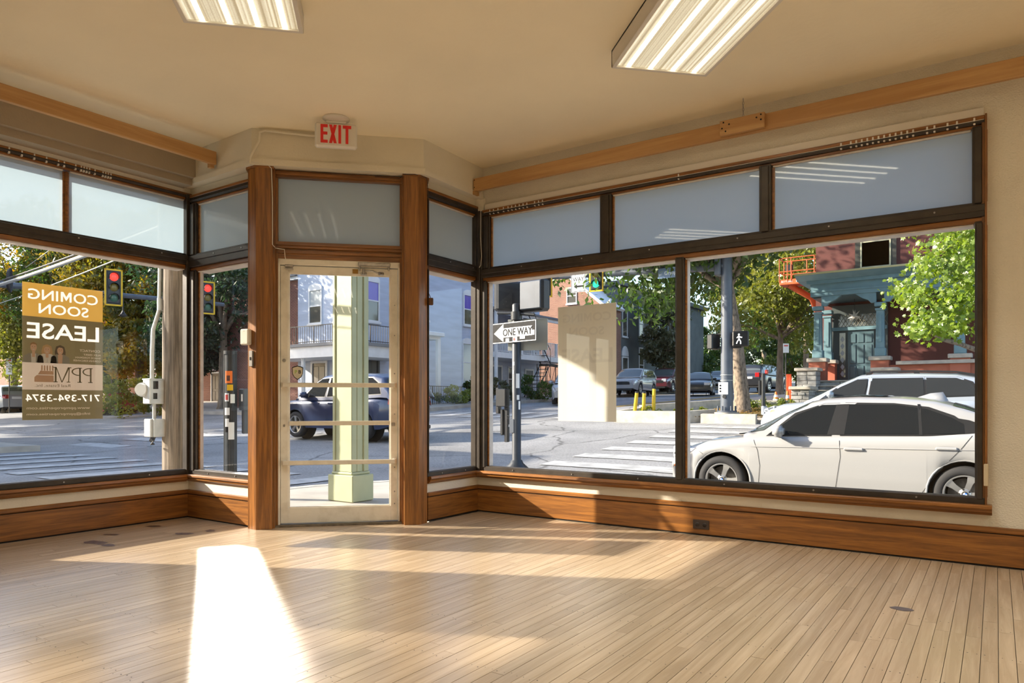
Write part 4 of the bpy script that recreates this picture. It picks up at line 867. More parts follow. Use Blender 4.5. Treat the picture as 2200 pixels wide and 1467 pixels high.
# ================================================================ cars
TYRE = mat('tyre_rubber', (.022,.022,.024), .8, bump=.1, bs=60)
RIM = mat('alloy_rim', (.55,.54,.52), .28, .85)
DISC = mat('brake_disc', (.16,.15,.14), .5, .6)
TINT = mat('tinted_car_glass', (.010,.011,.012), .04, spec=.45)
CARGL = mat('clear_car_glass', (.07,.085,.085), .03, spec=1.0)
BLKTRIM = mat('black_car_trim', (.015,.015,.016), .35)
UNDER = mat('car_underbody', (.012,.012,.012), .9)
LAMPG = mat('headlamp_glass', (.55,.57,.60), .08, .3)
REDL_ = mat('tail_lamp_red', (.35,.012,.012), .15, spec=.8)
AMBER = mat('amber_reflector', (.55,.16,.03), .3)
PLATE = mat('number_plate', (.62,.62,.60), .5)
CHROME = mat('car_chrome', (.75,.75,.75), .12, 1.0)
def paint(name, c, metal=.0): return mat(name, c, .28, metal, coat=.8)
def car(name, label, cat, S, loc, heading, pm, group=None, detail=False, glass=None, rails=False):
    """S: L W H wb fo wr, top=[(x,z)] deck line, roof=[(x,z)] cabin line, sw=[side window polygons in x,z], ends"""
    L, Wd, wb, fo, wr = S['L'], S['W'], S['wb'], S['fo'], S['wr']; hw = Wd/2; glass = glass or CARGL
    xf = L/2; xr = -L/2; ax = [xf-fo, xf-fo-wb]; Ra = wr+.055
    zb = S.get('zb', .20)
    t = thing(name, label, cat, loc, heading, group)
    top = S['top']; roof = S['roof']; r0, r1 = roof[0][0], roof[-1][0]
    def plan(x):
        e = (abs(x)-(L/2-.75))/.75
        return 1-S.get('taper', .20)*max(0, e)**2.2
    def deck(x): return interp(top, x)
    def sec(x):                       # half section of the lower body, from sill up to the centre line
        w = hw*plan(x); z1 = deck(x); b = zb+.10*max(0, (abs(x)-(L/2-.35))/.35)
        za = 0
        for a in ax:
            if abs(x-a) < Ra: za = max(za, wr+math.sqrt(Ra*Ra-(x-a)**2))
        P = [[w*.955, b], [w*.985, b+.14], [w, b+(z1-b)*.55], [w*.985, b+(z1-b)*.84], [w*.945, z1-.025], [w*.86, z1+.004], [w*.45, z1+.03], [0, z1+.038]]
        if za:
            for i in range(4):
                if P[i][1] < za+.012*i: P[i][1] = min(za+.012*i, z1-.06+.01*i); P[i][0] = max(P[i][0], w*.985)
        return P
    xs = set([xr+.0, xf-.0])
    k = 26
    for i in range(k+1): xs.add(xr+(xf-xr)*i/k)
    for a in ax:
        for i in range(-12, 13): xs.add(a+Ra*math.sin(PI/2*i/12.0)*.9999)
        xs.add(a-Ra-.004); xs.add(a+Ra+.004)
    for a, b in top: xs.add(min(max(a, xr), xf))
    xs = sorted(xs); xs = [x for i, x in enumerate(xs) if i == 0 or x-xs[i-1] > .002]
    body = MB(); und = MB(); rings = []
    for x in xs:
        P = sec(x); ring = [(x, -y, z) for y, z in P]+[(x, y, z) for y, z in P[-2::-1]]; rings.append(ring)
    n = len(rings[0]); vs = [v for r in rings for v in r]
    body.add(vs, [(j*n+i, j*n+i+1, (j+1)*n+i+1, (j+1)*n+i) for j in range(len(rings)-1) for i in range(n-1)], True)
    body.add(rings[0], [tuple(range(n))]); body.add(rings[-1], [tuple(range(n))[::-1]])
    bo = body.build('body', pm, t)
    for a, b in zip(rings, rings[1:]): und.add([a[0], b[0], b[-1], a[-1]], [(0,1,2,3)])
    for a in ax:
        for s in (-1, 1):
            und.lathe([(.02, 0), (Ra+.02, 0)], (a, s*(hw-.42), wr), 20, 'y')
    und.build('underbody', UNDER, t)
    # cabin
    wc = S.get('wc', hw-.06); kk = S.get('tumble', .30)
    def wcx(x): return wc*(1-.10*max(0, (abs(x-(r0+r1)/2)/((r1-r0)/2))-.5)**1.5)
    def cz(x): return interp(roof, x)
    def cs(x):
        d = deck(x)-.03; h = max(.002, cz(x)-d); y0 = wcx(x)
        return [(y0, d), (y0-kk*h*.45, d+h*.45), (y0-kk*h*.86, d+h*.86), (y0-kk*h-.035, d+h*.955), (y0-kk*h-.12, d+h*.99), ((y0-kk*h)*.5, d+h+.018*min(1, h*3)), (0, d+h+.024*min(1, h*3))]
    cx = set([a for a, b in roof])
    for i in range(29): cx.add(r0+(r1-r0)*i/28)
    cx = sorted(cx); cab = MB(); R = []
    for x in cx:
        P = cs(x); R.append([(x, -y, z) for y, z in P]+[(x, y, z) for y, z in P[-2::-1]])
    n = len(R[0]); cab.add([v for r in R for v in r], [(j*n+i, j*n+i+1, (j+1)*n+i+1, (j+1)*n+i) for j in range(len(R)-1) for i in range(n-1)], True); cab.build('roof', S.get('roofmat', pm), t)
    def yc(x, z):
        P = cs(x)
        for (a, b), (c, d) in zip(P, P[1:]):
            if b <= z <= d+1e-6: return a+(c-a)*(z-b)/max(1e-6, d-b)
        return P[0][0] if z < P[0][1] else P[4][0]
    def yb(x, z):
        P = sec(x)[:6]
        for (a, b), (c, d) in zip(P, P[1:]):
            if b <= z <= d+1e-6: return a+(c-a)*(z-b)/max(1e-6, d-b)
        return P[1][0] if z < P[0][1] else P[4][0]
    def sidepoly(poly, off, f, s):     # polygon subdivided so that it hugs the side
        xsn = sorted(set([p[0] for p in poly]+[poly[0][0]+(max(p[0] for p in poly)-poly[0][0])*i/9 for i in range(10)]+[min(p[0] for p in poly)+(max(p[0] for p in poly)-min(p[0] for p in poly))*i/12 for i in range(13)]))
        lo, hi = min(p[0] for p in poly), max(p[0] for p in poly); cols = []
        for x in xsn:
            if x < lo-1e-6 or x > hi+1e-6: continue
            zs = []
            m = len(poly)
            for i in range(m):
                (a, b), (c, d) = poly[i], poly[(i+1) % m]
                if min(a, c)-1e-7 <= x <= max(a, c)+1e-7:
                    if abs(c-a) < 1e-7: zs += [b, d]
                    else: zs.append(b+(d-b)*(x-a)/(c-a))
            if zs: cols.append((x, min(zs), max(zs)))
        mb = MB()
        for (x, a, b), (x2, a2, b2) in zip(cols, cols[1:]):
            for k in range(4):
                q = []
                for (xx, lo_, hi_) in ((x, a, b), (x2, a2, b2)):
                    for kk_ in (k, k+1):
                        z = lo_+(hi_-lo_)*kk_/4; q.append((xx, s*(f(xx, z)+off), z))
                mb.add([q[0], q[2], q[3], q[1]], [(0,1,2,3) if s > 0 else (3,2,1,0)], True)
        return mb
    for s in (-1, 1):
        for poly in S['sw']:
            cxm = sum(p[0] for p in poly)/len(poly); czm = sum(p[1] for p in poly)/len(poly)
            big = [(cxm+(p[0]-cxm)*1.0+(.03 if p[0] > cxm else -.03), czm+(p[1]-czm)*1.0+(.022 if p[1] > czm else -.022)) for p in poly]
            sidepoly(big, .004, yc, s).build('window_trim', BLKTRIM, t)
            sidepoly(poly, .009, yc, s).build('side_window', S.get('tint', glass), t)
        if S.get('pillar'): 
            for poly in S['pillar']: sidepoly(poly, .010, yc, s).build('pillar_trim', BLKTRIM, t)
    for poly in S.get('apillar', []):
        for s in (-1, 1): sidepoly(poly, .008, yc, s).build('windscreen_side', glass, t)
    def screen(xa, xb, nm, fr=.97):
        xx = [x for x in cx if min(xa, xb)-1e-6 <= x <= max(xa, xb)+1e-6]; rows = []
        for x in xx:
            P = cs(x); sgn = 1 if xb > xa else -1
            p = [(P[3][0]*fr, P[3][1]), P[4], P[5], P[6]]
            p[1] = (min(P[4][0]*fr+.03, P[3][0]*fr), P[4][1])
            rows.append([(x+.006*sgn, -y*fr if i else -y, z+.007) for i, (y, z) in enumerate(p)]+[(x+.006*sgn, y*fr if i else y, z+.007) for i, (y, z) in list(enumerate(p))[-2::-1]])
        m = MB(); n = len(rows[0]); m.add([v for r in rows for v in r], [(j*n+i, j*n+i+1, (j+1)*n+i+1, (j+1)*n+i) for j in range(len(rows)-1) for i in range(n-1)], True); m.build(nm, glass, t)
    screen(S['ws'][1], S['ws'][0], 'windscreen'); screen(S['rg'][1], S['rg'][0], 'rear_window')
    # lamps, bumper line, plates
    zf = deck(xf-.12)
    for s in (-1, 1):
        sidepoly(S['hl'], .006, yb, s).build('headlamp', LAMPG, t); sidepoly(S['tl'], .006, yb, s).build('tail_lamp', REDL_, t)
        m = MB(); wy = hw*plan(xf)*.93; h0, h1 = S['hl'][0][1]-.02, max(p[1] for p in S['hl'])-.01
        m.bbox((xf-.06, s*wy*.55, h0), (xf+.012, s*wy*.99, h1), .02); m.build('headlamp', LAMPG, t)
        m = MB(); wy = hw*plan(xr)*.93; h0, h1 = min(p[1] for p in S['tl']), max(p[1] for p in S['tl']); m.bbox((xr-.012, s*wy*.58, h0), (xr+.06, s*wy*.99, h1), .02); m.build('tail_lamp', REDL_, t)
    m = MB(); gz = S.get('grille', (.42,.62)); gw = S.get('gw', .38); m.bbox((xf-.05, -gw, gz[0]), (xf+.014, gw, gz[1]), .03); m.bbox((xf-.05, -.62, .24), (xf+.008, .62, .36), .02); m.build('grille', BLKTRIM, t)
    m = MB(); m.box((xr-.018, -.26, S.get('pz', .72)), (xr, .26, S.get('pz', .72)+.14)); m.build('number_plate', PLATE, t)
    m = MB(); m.bbox((xr-.01, -.75, .26), (xr+.05, .75, .36), .02); m.build('bumper_trim', BLKTRIM, t)
    # mirrors, handles, seams
    mx, mz = S['mir']
    for s in (-1, 1):
        m = MB(); y = yc(mx, mz); bm = bmesh.new(); bmesh.ops.create_cube(bm, size=1); bmesh.ops.bevel(bm, geom=bm.edges[:], offset=.22, segments=3, affect='EDGES')
        m.bm(bm, True, Matrix.Translation((mx-.02, s*(y+.155), mz+.045)) @ Matrix.Diagonal((.13,.23,.15,1))); m.tube([(mx+.02, s*(y-.01), mz-.02), (mx, s*(y+.09), mz)], .028, 6); m.build('wing_mirror', S.get('mirmat', pm), t)
        for hx, hz in S['hd']:
            m = MB(); y = yb(hx, hz); m.bbox((hx-.11, s*(y-.01), hz-.017), (hx+.11, s*(y+.028), hz+.020), .012)
            m.build('door_handle', pm, t)
            if detail:
                m = MB(); n = 12; m.add([(hx-.01+.12*math.cos(2*PI*k/n), s*(y+.004), hz-.002+.036*math.sin(2*PI*k/n)) for k in range(n)], [tuple(range(n)) if s < 0 else tuple(range(n))[::-1]]); m.build('handle_recess_shade', mat('painted_recess_shade', (.30,.30,.31), .4), t)  # flat oval carrying the recess's shade in its colour, no hollow
        for line in S['seam']:
            m = MB(); pts = []
            for (a, b), (c, d) in zip(line, line[1:]):
                k = max(2, int(math.hypot(c-a, d-b)/.05)); pts += [(a+(c-a)*i/k, b+(d-b)*i/k) for i in range(k)]
            pts.append(line[-1]); w = .0026
            for (a, b), (c, d) in zip(pts, pts[1:]):
                dl = math.hypot(c-a, d-b); nx, nz = -(d-b)/dl*w, (c-a)/dl*w
                q = [(a+nx, b+nz), (c+nx, d+nz), (c-nx, d-nz), (a-nx, b-nz)]; m.add([(x_, s*(yb(x_, z_)+.0035), z_) for x_, z_ in q], [(0,1,2,3) if s < 0 else (3,2,1,0)])
            m.build('door_gap', BLKTRIM, t)
    for a in ax:
        for s in (-1, 1):
            y0 = s*(hw-.02)
            m = MB(); m.lathe([(wr*.60, -.20*s),(wr*.93, -.20*s),(wr, -.17*s),(wr, -.035*s),(wr*.94, -.003*s),(wr*.80, .004*s),(wr*.70, -.004*s),(wr*.66, -.02*s),(wr*.66,-.06*s)], (a, y0, wr), 36, 'y'); wh = m.build('wheel', TYRE, t)
            m = MB(); rr_ = wr*.68; m.lathe([(rr_, -.004*s),(rr_*.94, -.001*s),(rr_*.91, -.03*s),(rr_*.90, -.15*s)], (a, y0, wr), 36, 'y')
            ns = S.get('spokes', 5)
            for k in range(ns):
                th = 2*PI*k/ns+PI/2+S.get('sph', 0)
                for wa, wb_ in ((.030, .050),):
                    c, sn = math.cos(th), math.sin(th); p = []
                    for rad, w2 in ((rr_*.20, wr*.085), (rr_*.62, wr*.095), (rr_*.95, wr*.15)):
                        for q in (-1, 1): p.append((a+c*rad-sn*w2*q, y0-s*(.030 if rad < rr_*.5 else .018 if rad < rr_*.9 else .010), wr+sn*rad+c*w2*q))
                    back = [(x_, y_-s*.045, z_) for x_, y_, z_ in p]
                    m.add(p+back, [(0,1,3,2),(2,3,5,4),(0,2,8,6),(2,4,10,8),(1,7,9,3),(3,9,11,5)])
            m.lathe([(.001, -.012*s),(rr_*.16, -.014*s),(rr_*.30, -.026*s),(rr_*.30, -.07*s)], (a, y0, wr), 20, 'y')
            m.build('rim', RIM, wh)
            m = MB(); m.lathe([(.01, -.10*s),(rr_*.80, -.10*s),(rr_*.80,-.12*s)], (a, y0, wr), 28, 'y'); m.build('brake_disc', DISC, wh)
            if detail:
                m = MB(); 
                for k in range(5):
                    th = 2*PI*(k+.5)/5+PI/2+S.get('sph', 0); m.cyl((a+rr_*.25*math.cos(th), y0-s*.022, wr+rr_*.25*math.sin(th)), (a+rr_*.25*math.cos(th), y0-s*.018, wr+rr_*.25*math.sin(th)), .011, n=10)
                m.build('wheel_bolts', BLKTRIM, wh)
                m = MB(); m.cyl((a, y0-s*.013, wr), (a, y0-s*.006, wr), .032, n=20); hb = m.build('hub_badge', BLKTRIM, wh)
                m = MB()
                for q in range(4): m.add([(a, y0-s*.005, wr)]+[(a+.022*math.cos(PI/2*q+PI/2*k/5), y0-s*.005, wr+.022*math.sin(PI/2*q+PI/2*k/5)) for k in range(6)], [tuple(range(7)) if s < 0 else tuple(range(7))[::-1]]) if q % 2 else None
                m.build('badge_quarter', mat('badge_blue', (.03,.15,.55), .3), wh); m = MB()
                for q in range(4): m.add([(a, y0-s*.005, wr)]+[(a+.022*math.cos(PI/2*q+PI/2*k/5), y0-s*.005, wr+.022*math.sin(PI/2*q+PI/2*k/5)) for k in range(6)], [tuple(range(7)) if s < 0 else tuple(range(7))[::-1]]) if q % 2 == 0 else None
                m.build('badge_quarter', WTRIM, wh)
    if rails:
        for s in (-1, 1):
            m = MB(); xs_ = [x for x in cx if S['rg'][1]-.05 <= x <= S['ws'][1]-.1]; m.tube([(x, s*(cs(x)[4][0]+.0), cs(x)[4][1]+.05) for x in xs_], .018, 6)
            for x in (xs_[0], xs_[len(xs_)//2], xs_[-1]): m.box((x-.05, s*(cs(x)[4][0])-.02, cs(x)[4][1]-.02),(x+.05, s*cs(x)[4][0]+.02, cs(x)[4][1]+.05))
            m.build('roof_rail', BLKTRIM, t)
    t['half_width'] = hw
    CARF = dict(yb=yb, yc=yc, cs=cs, sec=sec, deck=deck, sidepoly=sidepoly, root=t); del t['half_width']
    return t, CARF
SEDAN = dict(taper=.15, L=4.60, W=1.81, wb=2.81, fo=.75, wr=.325, zb=.19, wc=.82, tumble=.36,
    top=[(-2.31,.78),(-2.24,.98),(-2.1,1.07),(-1.5,1.05),(-.9,.99),(0,.955),(.9,.93),(1.2,.915),(1.75,.845),(2.1,.735),(2.24,.66),(2.31,.56)],
    roof=[(-1.93,1.08),(-1.72,1.14),(-1.25,1.315),(-.95,1.40),(-.6,1.435),(-.1,1.448),(.25,1.43),(.45,1.385),(.75,1.24),(1.05,1.08),(1.28,.955)],
    ws=(1.24,.47), rg=(-1.86,-1.02),
    sw=[[(.95,.955),(.20,.975),(.12,1.352),(.30,1.348),(.60,1.22)],[(.04,.98),(-1.28,1.015),(-1.36,1.06),(-1.12,1.205),(-.86,1.305),(-.55,1.350),(-.0,1.358)]],
    pillar=[[(-.80,.99),(-.835,.99),(-.80,1.36),(-.77,1.36)],[(.22,.972),(.02,.976),(-.02,1.36),(.13,1.354)],[(-1.26,1.01),(-1.36,1.02),(-1.50,1.10),(-1.30,1.175),(-1.16,1.20),(-1.36,1.07)]],
    apillar=[[(1.26,.968),(1.10,1.055),(.92,1.155),(.72,1.25),(.50,1.355),(.42,1.385),(.52,1.325),(.82,1.16),(1.02,1.01)]],
    hl=[(2.28,.60),(2.10,.60),(1.93,.735),(2.03,.765),(2.20,.755),(2.28,.73)], tl=[(-2.26,.72),(-2.0,.76),(-1.98,.90),(-2.24,.93)],
    mir=(.80,.96), hd=[(-.10,.80),(-1.08,.84)],
    seam=[[(1.12,.88),(1.06,.74),(1.03,.55),(1.06,.22)],[(.07,.95),(.05,.70),(.12,.22)],[(-1.33,1.0),(-1.22,.84),(-.98,.55),(-.80,.26)],[(1.06,.235),(.12,.235),(-.80,.255)],[(1.93,.745),(1.80,.66)]], spokes=5, sph=.35, grille=(.47,.65), pz=.78)
SUV = dict(L=4.55, W=1.84, wb=2.68, fo=.92, wr=.35, zb=.27, wc=.87, tumble=.22,
    top=[(-2.275,.85),(-2.2,1.08),(-1.9,1.10),(-.9,1.05),(0,1.03),(.9,1.03),(1.2,1.02),(1.8,.98),(2.1,.90),(2.22,.80),(2.275,.66)],
    roof=[(-2.22,1.10),(-2.12,1.30),(-1.92,1.58),(-1.6,1.66),(-.8,1.69),(0,1.69),(.3,1.655),(.62,1.46),(.95,1.24),(1.28,1.05)],
    ws=(1.24,.36), rg=(-2.20,-1.95),
    sw=[[(.92,1.10),(.12,1.10),(.05,1.58),(.32,1.56),(.62,1.38)],[(.02,1.10),(-.98,1.12),(-.96,1.575),(-.03,1.59)],[(-1.05,1.13),(-1.90,1.16),(-1.78,1.42),(-1.55,1.56),(-1.03,1.575)]],
    hl=[(2.24,.70),(2.06,.72),(1.82,.86),(1.98,.90),(2.22,.82)], tl=[(-2.24,.86),(-2.06,.90),(-2.05,1.16),(-2.2,1.14)],
    mir=(.80,1.10), hd=[(-.15,.92),(-1.15,.95)],
    seam=[[(1.05,1.0),(1.0,.75),(1.0,.36)],[(.0,1.05),(.0,.36)],[(-1.0,1.07),(-1.0,.8),(-.95,.36)]], spokes=5, grille=(.58,.80), gw=.52, pz=.85)
def V(base, **k): d = dict(base); d.update(k); return d
PW_ = paint('white_car_paint', (.335,.335,.335)); PS = paint('silver_car_paint', (.38,.42,.47), .35); PB = paint('black_car_paint', (.012,.013,.016)); PN = paint('navy_car_paint', (.015,.028,.075), .2)
PR = paint('red_car_paint', (.36,.022,.03)); PM = paint('maroon_car_paint', (.075,.012,.018)); PG = paint('grey_car_paint', (.30,.32,.34), .3)
# --- the white saloon parked right outside
white, C = car('saloon_car', 'white four-door saloon with dark tinted windows parked right outside the window', 'car', V(SEDAN, tint=TINT), (-1.554, 10.50, -.385), PI, PW_, detail=True)
m = MB(); xs_ = [.20,.0,-.2,-.4]; rows = []
for x in (.26,.1,-.1,-.3,-.42):
    P = C['cs'](x); rows.append([(x, -P[4][0]*.80, P[4][1]+.012+.012),(x, -P[5][0], P[5][1]+.010),(x, 0, P[6][1]+.010),(x, P[5][0], P[5][1]+.010),(x, P[4][0]*.80, P[4][1]+.012+.012)])
m.add([v for r in rows for v in r], [(j*5+i, j*5+i+1, (j+1)*5+i+1, (j+1)*5+i) for j in range(4) for i in range(4)], True); m.build('sunroof', TINT, white)
m = MB(); P = C['cs'](-.92); z = P[6][1]; m.add([(-.72,0,z+.02),(-.92,-.05,z-.01),(-1.06,-.03,z-.03),(-1.06,.03,z-.03),(-.92,.05,z-.01),(-1.00,0,z+.085),(-.86,0,z+.07)], [(0,1,6),(6,1,2),(6,2,5),(5,2,3),(5,3,4),(5,4,6),(6,4,0)], True); m.build('roof_fin', PW_, white)
for s in (-1, 1):
    C['sidepoly']([(2.27,.47),(2.08,.47),(2.06,.50),(2.25,.50)], .006, C['yb'], s).build('amber_reflector', AMBER, white)
    m = MB(); pts = []
    for i in range(30):
        x = 1.15-i*.105; z = .79+.055*(i/29.); pts.append((x, s*(C['yb'](x, z)+.004), z))
    m.tube(pts, [.001]+[.0045]*28+[.001], 6); m.build('waist_crease', PW_, white)
    for ax_, arch in ((1.54,1),(-1.27,1)):
        m = MB(); m.tube([(ax_+.392*math.cos(PI*k/16), s*(C['yb'](ax_+.392*math.cos(PI*k/16), .60)-.004), .325+.392*math.sin(PI*k/16)) for k in range(17)], .012, 6); m.build('arch_lip', PW_, white)
m = MB(); 
for s in (-1, 1): m.tube([(1.26, s*.05, .975),(1.12, s*.55, 1.035)], .010, 6)
m.build('wiper', BLKTRIM, white); m = MB(); m.box((1.18,-.70,.945),(1.36,.70,.957)); m.build('scuttle_panel', BLKTRIM, white)
# --- silver estate behind it
WAG = V(SUV, L=4.6, H=1.6, zb=.25, wb=2.67, fo=.95, top=[(-2.3,.80),(-2.22,1.02),(-1.9,1.03),(-.9,1.0),(0,.98),(.9,.975),(1.3,.97),(1.8,.92),(2.1,.82),(2.24,.72),(2.3,.58)],
    roof=[(-2.2,1.05),(-2.08,1.25),(-1.85,1.47),(-1.5,1.54),(-.8,1.575),(0,1.575),(.25,1.55),(.62,1.38),(1.0,1.16),(1.35,.98)], ws=(1.30,.30), rg=(-2.18,-1.88),
    sw=[[(1.0,1.05),(.16,1.05),(.08,1.47),(.28,1.46),(.62,1.30)],[(.05,1.05),(-.95,1.07),(-.93,1.475),(.0,1.48)],[(-1.0,1.08),(-1.9,1.12),(-1.75,1.36),(-1.5,1.46),(-.98,1.475)]])
WAG["tint"] = mat('smoky_car_glass', (.02,.022,.024), .04, spec=.7)
est, C2 = car('estate_car', 'silver estate car with black roof rails parked behind the white saloon', 'car', WAG, (-2.15, 17.35, .02), PI, PS, rails=True)
for s in (-1, 1): C2['sidepoly']([(2.10,.72),(1.99,.755),(1.95,.80),(2.05,.80)], .009, C2['yb'], s).build('amber_reflector', AMBER, est)
# --- others in the streets
def put(px, dpt, name, label, S, hd, pm, **k):
    p = at(px, 860, dpt); return car(name, label, 'car', S, (p.x, p.y, G(p.x, p.y)+.01), hd, pm, **k)
BIG = V(SUV, L=5.0, W=1.98, wr=.39, zb=.32, wb=2.95, fo=.95, top=[(-2.5,.9),(-2.42,1.16),(-1.9,1.18),(-.9,1.14),(0,1.13),(.9,1.13),(1.3,1.12),(2.0,1.07),(2.3,.98),(2.44,.86),(2.5,.7)],
    roof=[(-2.42,1.18),(-2.34,1.4),(-2.18,1.74),(-1.8,1.82),(-.8,1.85),(.1,1.85),(.40,1.80),(.72,1.58),(1.02,1.35),(1.3,1.15)], ws=(1.26,.45), rg=(-2.40,-2.2),
    sw=[[(.95,1.2),(.2,1.2),(.12,1.73),(.40,1.70),(.68,1.5)],[(.08,1.2),(-.98,1.22),(-.96,1.74),(.04,1.74)],[(-1.06,1.22),(-2.1,1.25),(-2.0,1.66),(-1.85,1.74),(-1.04,1.74)]],
    hl=[(2.46,.78),(2.25,.80),(2.02,.94),(2.2,.98),(2.44,.92)], tl=[(-2.46,.95),(-2.3,.98),(-2.28,1.25),(-2.42,1.22)], mir=(.85,1.2), grille=(.62,.90))
car('dark_suv', 'dark navy sport utility car passing behind the green column', 'car', V(SUV, L=4.3, fo=.86, wb=2.56, W=1.78, tint=MATS['smoky_car_glass']), (-14.40, 13.4, G(-14.4, 13.4)+.03), PI, PN)
p = at(1362, 860, 45.5); car('white_suv', 'white sport utility car at the kerb before the grey-green town house', 'car', SUV, (p.x, p.y, G(p.x, p.y)+.12), -PI/2+.10, PW_, group='cars parked up the hill')
p = at(1432, 860, 51); car('maroon_suv', 'maroon sport utility car parked behind the white one', 'car', SUV, (p.x, p.y, G(p.x, p.y)+.12), -PI/2+.08, PM, group='cars parked up the hill')
p = at(1503, 860, 44.5); car('black_saloon', 'black saloon driving down the hill beside the window post', 'car', SEDAN, (p.x, p.y, G(p.x, p.y)+.02), -PI/2+.28, PB)
p = at(1545, 860, 60); car('silver_saloon', 'silver saloon parked uphill, half hidden by the signal pole', 'car', SEDAN, (p.x, p.y, G(p.x, p.y)+.1), -PI/2+.3, PS, group='cars parked up the hill')
p = at(1640, 860, 49.0); car('black_suv', 'black sport utility car driving up the hill, seen from behind', 'car', BIG, (p.x, p.y, G(p.x, p.y)+.02), PI/2-.12, PB)
p = at(1668, 860, 72); car('grey_saloon', 'grey saloon parked far up the hill above the traffic cone', 'car', SEDAN, (p.x, p.y, G(p.x, p.y)+.05), PI/2-.1, PG, group='cars parked up the hill')
p = at(1588, 860, 64); car('white_car', 'white car parked far uphill behind the black sport utility car', 'car', SUV, (p.x, p.y, G(p.x, p.y)+.1), PI/2, PW_, group='cars parked up the hill')
for px, dpt, nm, lab, S, pm in ((252, 38.0, 'red_saloon', 'red saloon parked at the far kerb, right of the lease poster', SEDAN, PR), (60, 45.5, 'silver_hatchback', 'silver car half hidden behind the left edge of the lease poster', V(SUV, L=4.2), PG), (18, 49.5, 'red_hatchback', 'red hatchback at the far kerb in the left corner of the window', SUV, PR)):
    p = at(px, 860, dpt); car(nm, lab, 'car', S, (p.x, 18.6, G(p.x, 18.6)-.02), PI, pm, group='cars parked across the crossing')
p = at(1229, 860, 33); car('passing_saloon', 'grey saloon just emerging left of the blank poster', 'car', SEDAN, (p.x, p.y, G(p.x, p.y)), -1.06, PG)
# ================================================================ street furniture
SIGB = mat('dark_signal_black', (.018,.019,.021), .45); YEL = mat('signal_yellow_border', (.75,.45,.0), .5); POLEB = mat('black_pole_paint', (.028,.032,.036), .4, var=.2, vs=8); POLEG = mat('blue_grey_pole', (.085,.10,.125), .42, var=.12, vs=5)
GALV = mat('galvanised_grey', (.48,.49,.47), .5, .3, var=.1, vs=12); SIGNW = mat('sign_white', (.78,.79,.80), .45); SIGNK = mat('sign_black', (.014,.014,.015), .6, spec=.15); SIGBL = mat('street_sign_blue', (.16,.24,.38), .45)
ORG = mat('cone_orange', (.85,.19,.025), .5); ORW = mat('reflective_white', (.80,.80,.78), .35); YB = mat('bollard_yellow', (.75,.50,.02), .5, var=.12, vs=9)
def onbase(name, label, cat, x, y, rz=0, dz=.15, group=None): return thing(name, label, cat, (x, y, G(x, y)+dz), rz, group)
def lettering(txt, size, m, par, F, c, bold=.02, sx=1.0, nm='lettering', ext=.0015):
    """text centred at c=(a,b) on the plane F(a, out, b)"""
    t = text_mb(txt, size, bold, sx, ext); q = MB(); q.add([F(c[0]+v[0], .003+v[2], c[1]+v[1]) for v in t.v], t.f); return q.build(nm, m, par)
# green corner column
col = thing('corner_column', 'pale green painted square column outside the glass door', 'column', (-5.80, 5.38, -.066))
CG = mat('pale_green_paint', (.40,.425,.26), .5, var=.08, vs=3, bump=.1, bs=20)
mb = MB(); mb.bbox((-.195,-.155,0),(.19,.155,.285),.008); mb.bbox((-.165,-.135,.285),(.16,.135,.315),.01); mb.build('plinth', CG, col)
mb = MB(); mb.box((-.135,-.112,.315),(.130,.112,3.02)); mb.build('shaft', CG, col)
for a, b in (((-.155,-.125),(-.115,-.05)),((-.075,-.125),(.145,-.05)),((.08,.05),(.145,.125)),((.08,-.049),(.145,.02)),((-.155,.05),(-.115,.125))):
    mb = MB(); mb.bbox((a[0],a[1],.315),(b[0],b[1],3.02),.006); mb.build('raised_stile', CG, col)
mb = MB(); mb.bbox((-.2,-.165,2.95),(.2,.165,3.36),.01); mb.build('capital', CG, col)
# weathered utility pole with meter boxes
WOODP = wood('weathered_pole_wood', (.085,.066,.047), (.27,.215,.16), 'z', .85, .55, coat=0, line=.6)
up = onbase('utility_pole', 'weathered wooden utility pole with conduit and meter boxes', 'pole', -6.945, 4.05)
mb = MB(); n = 18; prof = []
rs = random.Random(2); rad = [.128+.006*rs.uniform(-1,1)+(.012 if k in (5,11) else 0) for k in range(n)]
vs = []; 
for h in (-.2, 1.2, 2.6, 4.5, 8.2):
    for k in range(n): r = rad[k]*(1-.02*h); vs.append((r*math.cos(2*PI*k/n), r*math.sin(2*PI*k/n), h))
mb.add(vs, [(j*n+i, j*n+(i+1) % n, (j+1)*n+(i+1) % n, (j+1)*n+i) for j in range(4) for i in range(n)]); mb.add(vs[-n:], [tuple(range(n))]); mb.build('post', WOODP, up)
mb = MB(); mb.tube([(-.07,-.125,5.0),(-.07,-.125,2.35),(-.075,-.13,2.0),(-.10,-.18,1.80),(-.10,-.19,1.55),(-.10,-.19,1.30)], .020, 8); mb.cyl((-.07,-.125,2.0),(-.07,-.125,2.12),.028); mb.tube([(-.06,-.19,1.05),(-.06,-.19,.90)], .018, 8); mb.build('conduit', GALV, up)
mb = MB(); mb.bbox((-.13,-.27,1.05),(.005,-.12,1.30),.008); mb.bbox((-.135,-.275,1.29),(.01,-.12,1.305),.004); mb.build('meter_box', GALV, up)
mb = MB(); c = Vector((-.125,-.262,1.195)); d = Vector((.62,-.78,0)).normalized(); mb.cyl(c-d*.02, c+d*.03, .072, n=20); mb.cyl(c+d*.03, c+d*.075, .064, .056, n=20); mb.build('meter_dial', mat('meter_glass', (.62,.64,.62), .12, coat=.6), up)
mb = MB(); mb.bbox((-.125,-.26,.72),(-.005,-.12,.90),.006); mb.bbox((.0,-.235,.72),(.02,-.12,.90),.004); mb.build('switch_box', GALV, up)
